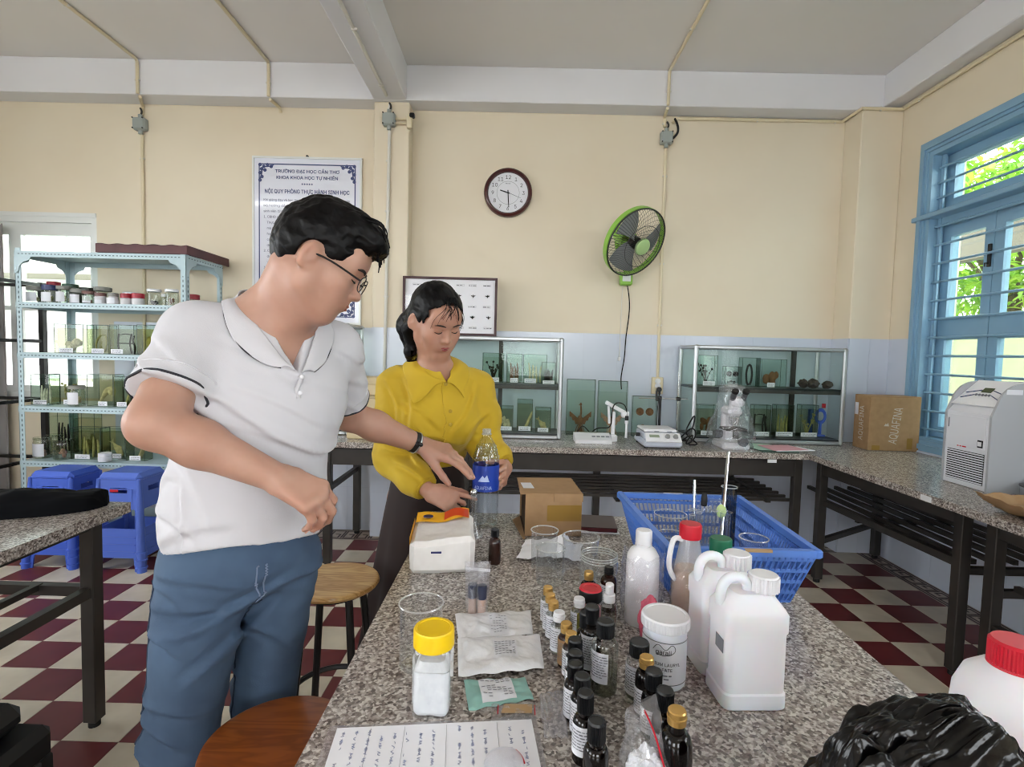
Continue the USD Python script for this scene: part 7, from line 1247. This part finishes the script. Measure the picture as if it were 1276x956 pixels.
t1 = hand(b2, WR2, (.93, -.12, -.30), (.12, .86, -.45), 1, [(.30, .30, .2), (.75, .8, .5), (.9, .9, .5), (1.0, .9, .5)], .16, .93, (.35, .45, .12), .95)
t2 = hand(b2, WL2, (-.10, -.97, -.18), (-.97, .10, .0), -1, [(.22, .5, .4), (.25, .5, .45), (.28, .55, .4), (.3, .6, .4)], .30, .93, (.5, .5, .1), .95)
P('body', b2.mesh(.0034), 'skin_woman', wom, label='bare skin of the face, neck and hands', smooth=True); face_parts(wom, W2, HS2, HR2, lip='lip_woman', male=False)
for tp_ in (t1[:4], t2[:4]):
    for p_, d_, n_ in tp_:
        m_ = mv(trimesh.creation.icosphere(2, 1), s=(.0046, .0062, .0015)); q_ = np.eye(4); q_[:3, :3] = np.stack([nrm(np.cross(d_, n_)), nrm(d_), nrm(n_)], 1); q_[:3, 3] = p_ - d_ * .001 + nrm(n_) * .0056; m_.apply_transform(q_); P('fingernail', m_, 'nail', wom, smooth=True)
# hair drawn back into a low tail, wisps on the forehead
h2 = Blob(); lc2 = strands(HC2, HR2, HS2)
h2.ell(W2(0, -.016, .044), np.array((.083, .106, .091)) * HS2, HR2, .02); h2.ell(W2(0, -.06, -.005), np.array((.068, .055, .07)) * HS2, HR2, .03)
tail = [W2(.01, -.10, -.02), W2(.03, -.12, -.075), HC2 + np.array([-.058, .115, -.165]), HC2 + np.array([-.070, .125, -.26]), HC2 + np.array([-.085, .12, -.34])]; h2.chain(tail, [.046, .044, .040, .032, .014], .03)
h2.chain([W2(.062, -.03, .0), W2(.068, -.055, -.05), HC2 + np.array([-.085, .045, -.10]), HC2 + np.array([-.088, .085, -.165])], [.022, .022, .022, .016], .02); h2.chain([W2(-.05, -.06, -.03), HC2 + np.array([.035, .06, -.10]), HC2 + np.array([.048, .062, -.155])], [.03, .02, .010], .02)
def hair2(p, d):
    q = lc2(p); d = d - .007 * (ridge(q * np.array([60, 14, 26]) + 3) - .5) - .004 * (fbm(q * 30, 3) - .5); a = np.abs(q[:, 0])
    line = np.where(q[:, 1] > .030, .101 - .62 * np.clip(a - .010, 0, 1) - .0 * q[:, 1] - 10. * np.clip(a - .062, 0, 1), np.where(q[:, 1] > -.004, -.035 + (q[:, 1] + .004) * 1.8, -9)); d = np.maximum(d, line - q[:, 2]); ear = np.linalg.norm((q - [0, -.008, -.010]) * [.0, 1 / .017, 1 / .026], axis=1) - 1; return np.maximum(d, np.where(np.abs(q[:, 0]) > .05, -ear * .02, -1))
P('hair', h2.mesh(.0038, hair2, smooth=1), 'hair', wom, label='black hair drawn back into a low tail', smooth=True)
r = random.Random(5); lk = []
for k in range(26):
    x0, s_ = r.uniform(-.02, .02), r.choice((-1, -1, 1)); e_ = r.uniform(.012, .05); z_ = r.uniform(.012, .05); lk.append(tube(spline([W2(x0, .058, .118), W2(x0 + s_ * e_ * .3, .092, .092), W2(x0 + s_ * e_ * .8, .101 - e_ * .3, .060), W2(x0 + s_ * e_, .0985 - e_ * .45, z_)], 12), np.linspace(.0011, .0004, 12), 4))
P('fringe', cat(lk), 'hair', wom, label='thin wisps of hair on the forehead', smooth=True, kind='stuff')
lk = [tube(spline([W2(-.058, .05, .062), W2(-.068 - .003 * k, .056, .03), W2(-.064 - .004 * k, .052, -.012 - .006 * k)], 10), np.linspace(.002, .0005, 10), 4) for k in range(2)]; P('side_strands', cat(lk), 'hair', wom, smooth=True, kind='stuff')
# blouse
bl = Blob(); bl.ell(C2 + [0, 0, -.0], (.152, .108, .155), RW2, .05); bl.ell(C2 + wf * .045 + [0, 0, -.03] + wr_ * .06, (.075, .075, .075), RW2, .06); bl.ell(C2 + wf * .045 + [0, 0, -.03] - wr_ * .06, (.075, .075, .075), RW2, .06); bl.ell(WA2 + [0.005, -.01, .035], (.135, .108, .11), RW2, .06)
bl.cone(NB2 + [0, 0, -.03], SR2, .058, .058, .05); bl.cone(NB2 + [0, 0, -.03], SL2, .058, .058, .05)
aR3, aL3 = nrm(WR2 - ER2), nrm(WL2 - EL2); cR2, cL2 = WR2 + (ER2 - WR2) * .12, WL2 + (EL2 - WL2) * .12
br, bk_ = Blob(), Blob()
br.chain([SR2, (SR2 + ER2) / 2 + [-.008, 0, 0], ER2], [.059, .058, .054], .03); br.cone(ER2, ER2 + (WR2 - ER2) * .6, .053, .050, .03); br.cone(ER2 + (WR2 - ER2) * .6, cR2 + aR3 * .03, .050, .034, .02); bk_.chain([SL2, (SL2 + EL2) / 2 + [.010, 0, 0], EL2], [.057, .056, .052], .03); bk_.cone(EL2, EL2 + (WL2 - EL2) * .6, .052, .047, .03); bk_.cone(EL2 + (WL2 - EL2) * .6, cL2 + aL3 * .03, .047, .033, .02)
aR2, aL2 = nrm(WR2 - ER2), nrm(WL2 - EL2); nk2 = nrm(wf * .30 + np.array([0, 0, .95])); VB2 = np.array([-.213, 1.722, 1.262])
wc = [(Gy(a, b_, 1.72), Gy(c_, d_, 1.72), A_, w_) for a, b_, c_, d_, A_, w_ in ((505, 480, 512, 530, .007, .008), (500, 500, 545, 530, .006, .010), (590, 490, 565, 540, .006, .009), (575, 560, 605, 520, .006, .008), (478, 540, 510, 560, .007, .009), (485, 560, 530, 580, .008, .009), (500, 575, 540, 600, .008, .008), (480, 480, 495, 530, .005, .008), (515, 545, 560, 555, .005, .010), (520, 530, 530, 570, .005, .008))]
def blouse_post(p, d):
    q = (p - C2) @ RW2; d0 = d; d = d - .012 * (ridge(np.stack([q[:, 0] * 6 + q[:, 2] * 2, q[:, 1] * 3, q[:, 2] * 6 - q[:, 0] * 4], 1) + 4) - .6) - crease(p, wc) - .005 * (ridge(p * 17 + 3) - .6) - .010 * (ridge(np.stack([p[:, 0] * 3, p[:, 1] * 3, p[:, 2] * 10], 1) + 1) - .6) * np.clip(np.abs(q[:, 0]) * 14 - 1.6, 0, 1)
    f_ = d - d0; d = np.maximum(d, .948 - p[:, 2]); d = smin(smin(d, np.maximum(br(p) + f_, (p - cR2) @ aR2), .022), np.maximum(bk_(p) + f_, (p - cL2) @ aL2), .022)
    d = np.maximum(d, (p - NB2 - nk2 * .012) @ nk2); v = p - VB2; o_ = np.abs(v @ wr_) - np.clip(v[:, 2] * .62, 0, .06); return np.maximum(d, -np.maximum(np.maximum(o_, -v[:, 2]), -(p - NB2) @ wf))
blm = bl.mesh(.0046, blouse_post, np.minimum(np.minimum(bl.box()[0], br.box()[0]), bk_.box()[0]), np.maximum(np.maximum(bl.box()[1], br.box()[1]), bk_.box()[1]), smooth=1); P('blouse', blm, 'blouse', wom, label='mustard yellow blouse', smooth=True); kb = scipy.spatial.cKDTree(blm.vertices)
for c_, ax_, r_ in ((cR2, aR2, .036), (cL2, aL2, .033)):
    f = frame((0, 0, 1), ax_); P('cuff', mv(lathe([(r_ - .003, -.052), (r_ + .003, -.05), (r_, .002), (r_ - .004, .002), (r_ - .005, -.04)], 36)).apply_transform(np.vstack([np.c_[f, c_], [0, 0, 0, 1]])), 'blouse', wom, smooth=40)
for sg_ in (1, -1):
    inn = ([NB2 - wf * .058 + [0, 0, .052], NB2 + wr_ * sg_ * .052 - wf * .03 + [0, 0, .045], NB2 + wr_ * sg_ * .056 + wf * .02 + [0, 0, .012], NB2 + wr_ * sg_ * .034 + wf * .075 + [0, 0, -.025], VB2 + wr_ * sg_ * .004 + wf * .004])
    outr = ([NB2 - wf * .09 + [0, 0, .02], NB2 + wr_ * sg_ * .092 - wf * .04 + [0, 0, .012], NB2 + wr_ * sg_ * .108 + wf * .03 + [0, 0, -.03], NB2 + wr_ * sg_ * .095 + wf * .10 + [0, 0, -.085], VB2 + wr_ * sg_ * .075 + wf * .015 + [0, 0, -.038]])
    cm_ = lapel(inn, outr, blm, kb, .007); P('collar', thick(cm_, .0028), 'blouse', wom, label='wide pointed collar', smooth=True)
for z in (.018, .082, .15): p_ = onto(VB2 + wf * .03 + np.array([.004, 0, -z]), .003, blm, kb)[0]; P('button', mv(cyl(.0062, .004, n=16, b=.001), rx=90).apply_transform(trimesh.transformations.translation_matrix(p_)), 'button_y', wom)
P('placket', tube(onto(np.array([VB2 + wf * .03 + np.array([.004 - .016, 0, -z]) for z in np.linspace(.0, .26, 24)]), .0004, blm, kb), .0016, 5), 'blouse', wom, smooth=True)
# skirt
def skirt(u, v):
    a = u * 2 * np.pi; z = .975 - v * .82; r = np.interp(v, [0, .12, .25, 1], [1.0, 1.16, 1.3, 1.95]); w = 1 + .055 * v * np.sin(a * 7 + 1 + v * 1.5) + .025 * v * np.sin(a * 13); c = np.outer(1 - v, WA2) + np.outer(v, H2 + np.array([-.03, .02, 0])); return np.c_[c[:, :2] + np.outer(r * w * .118 * np.cos(a), wr_[:2]) + np.outer(r * w * .095 * np.sin(a), wf[:2]), z]
P('skirt', thick(sheet(skirt, 140, 40), .003), 'skirt', wom, label='long dark brown flared skirt', smooth=True); P('waistband', tube(skirt(np.linspace(0, 1, 60)[:-1], np.full(59, .02)), .008, 8, True), 'skirt', wom)
for sg_ in (1, -1): c_ = H2 + wr_ * sg_ * .075 + [-.015, .03, -.80]; s_ = Blob().ell(c_ + wf * .06 + [0, 0, -.02], (.038, .115, .042), RW2, .02); P('shoe', s_.mesh(.006, lambda p, d: np.maximum(d, .001 - p[:, 2])), 'shoe', wom, smooth=True)
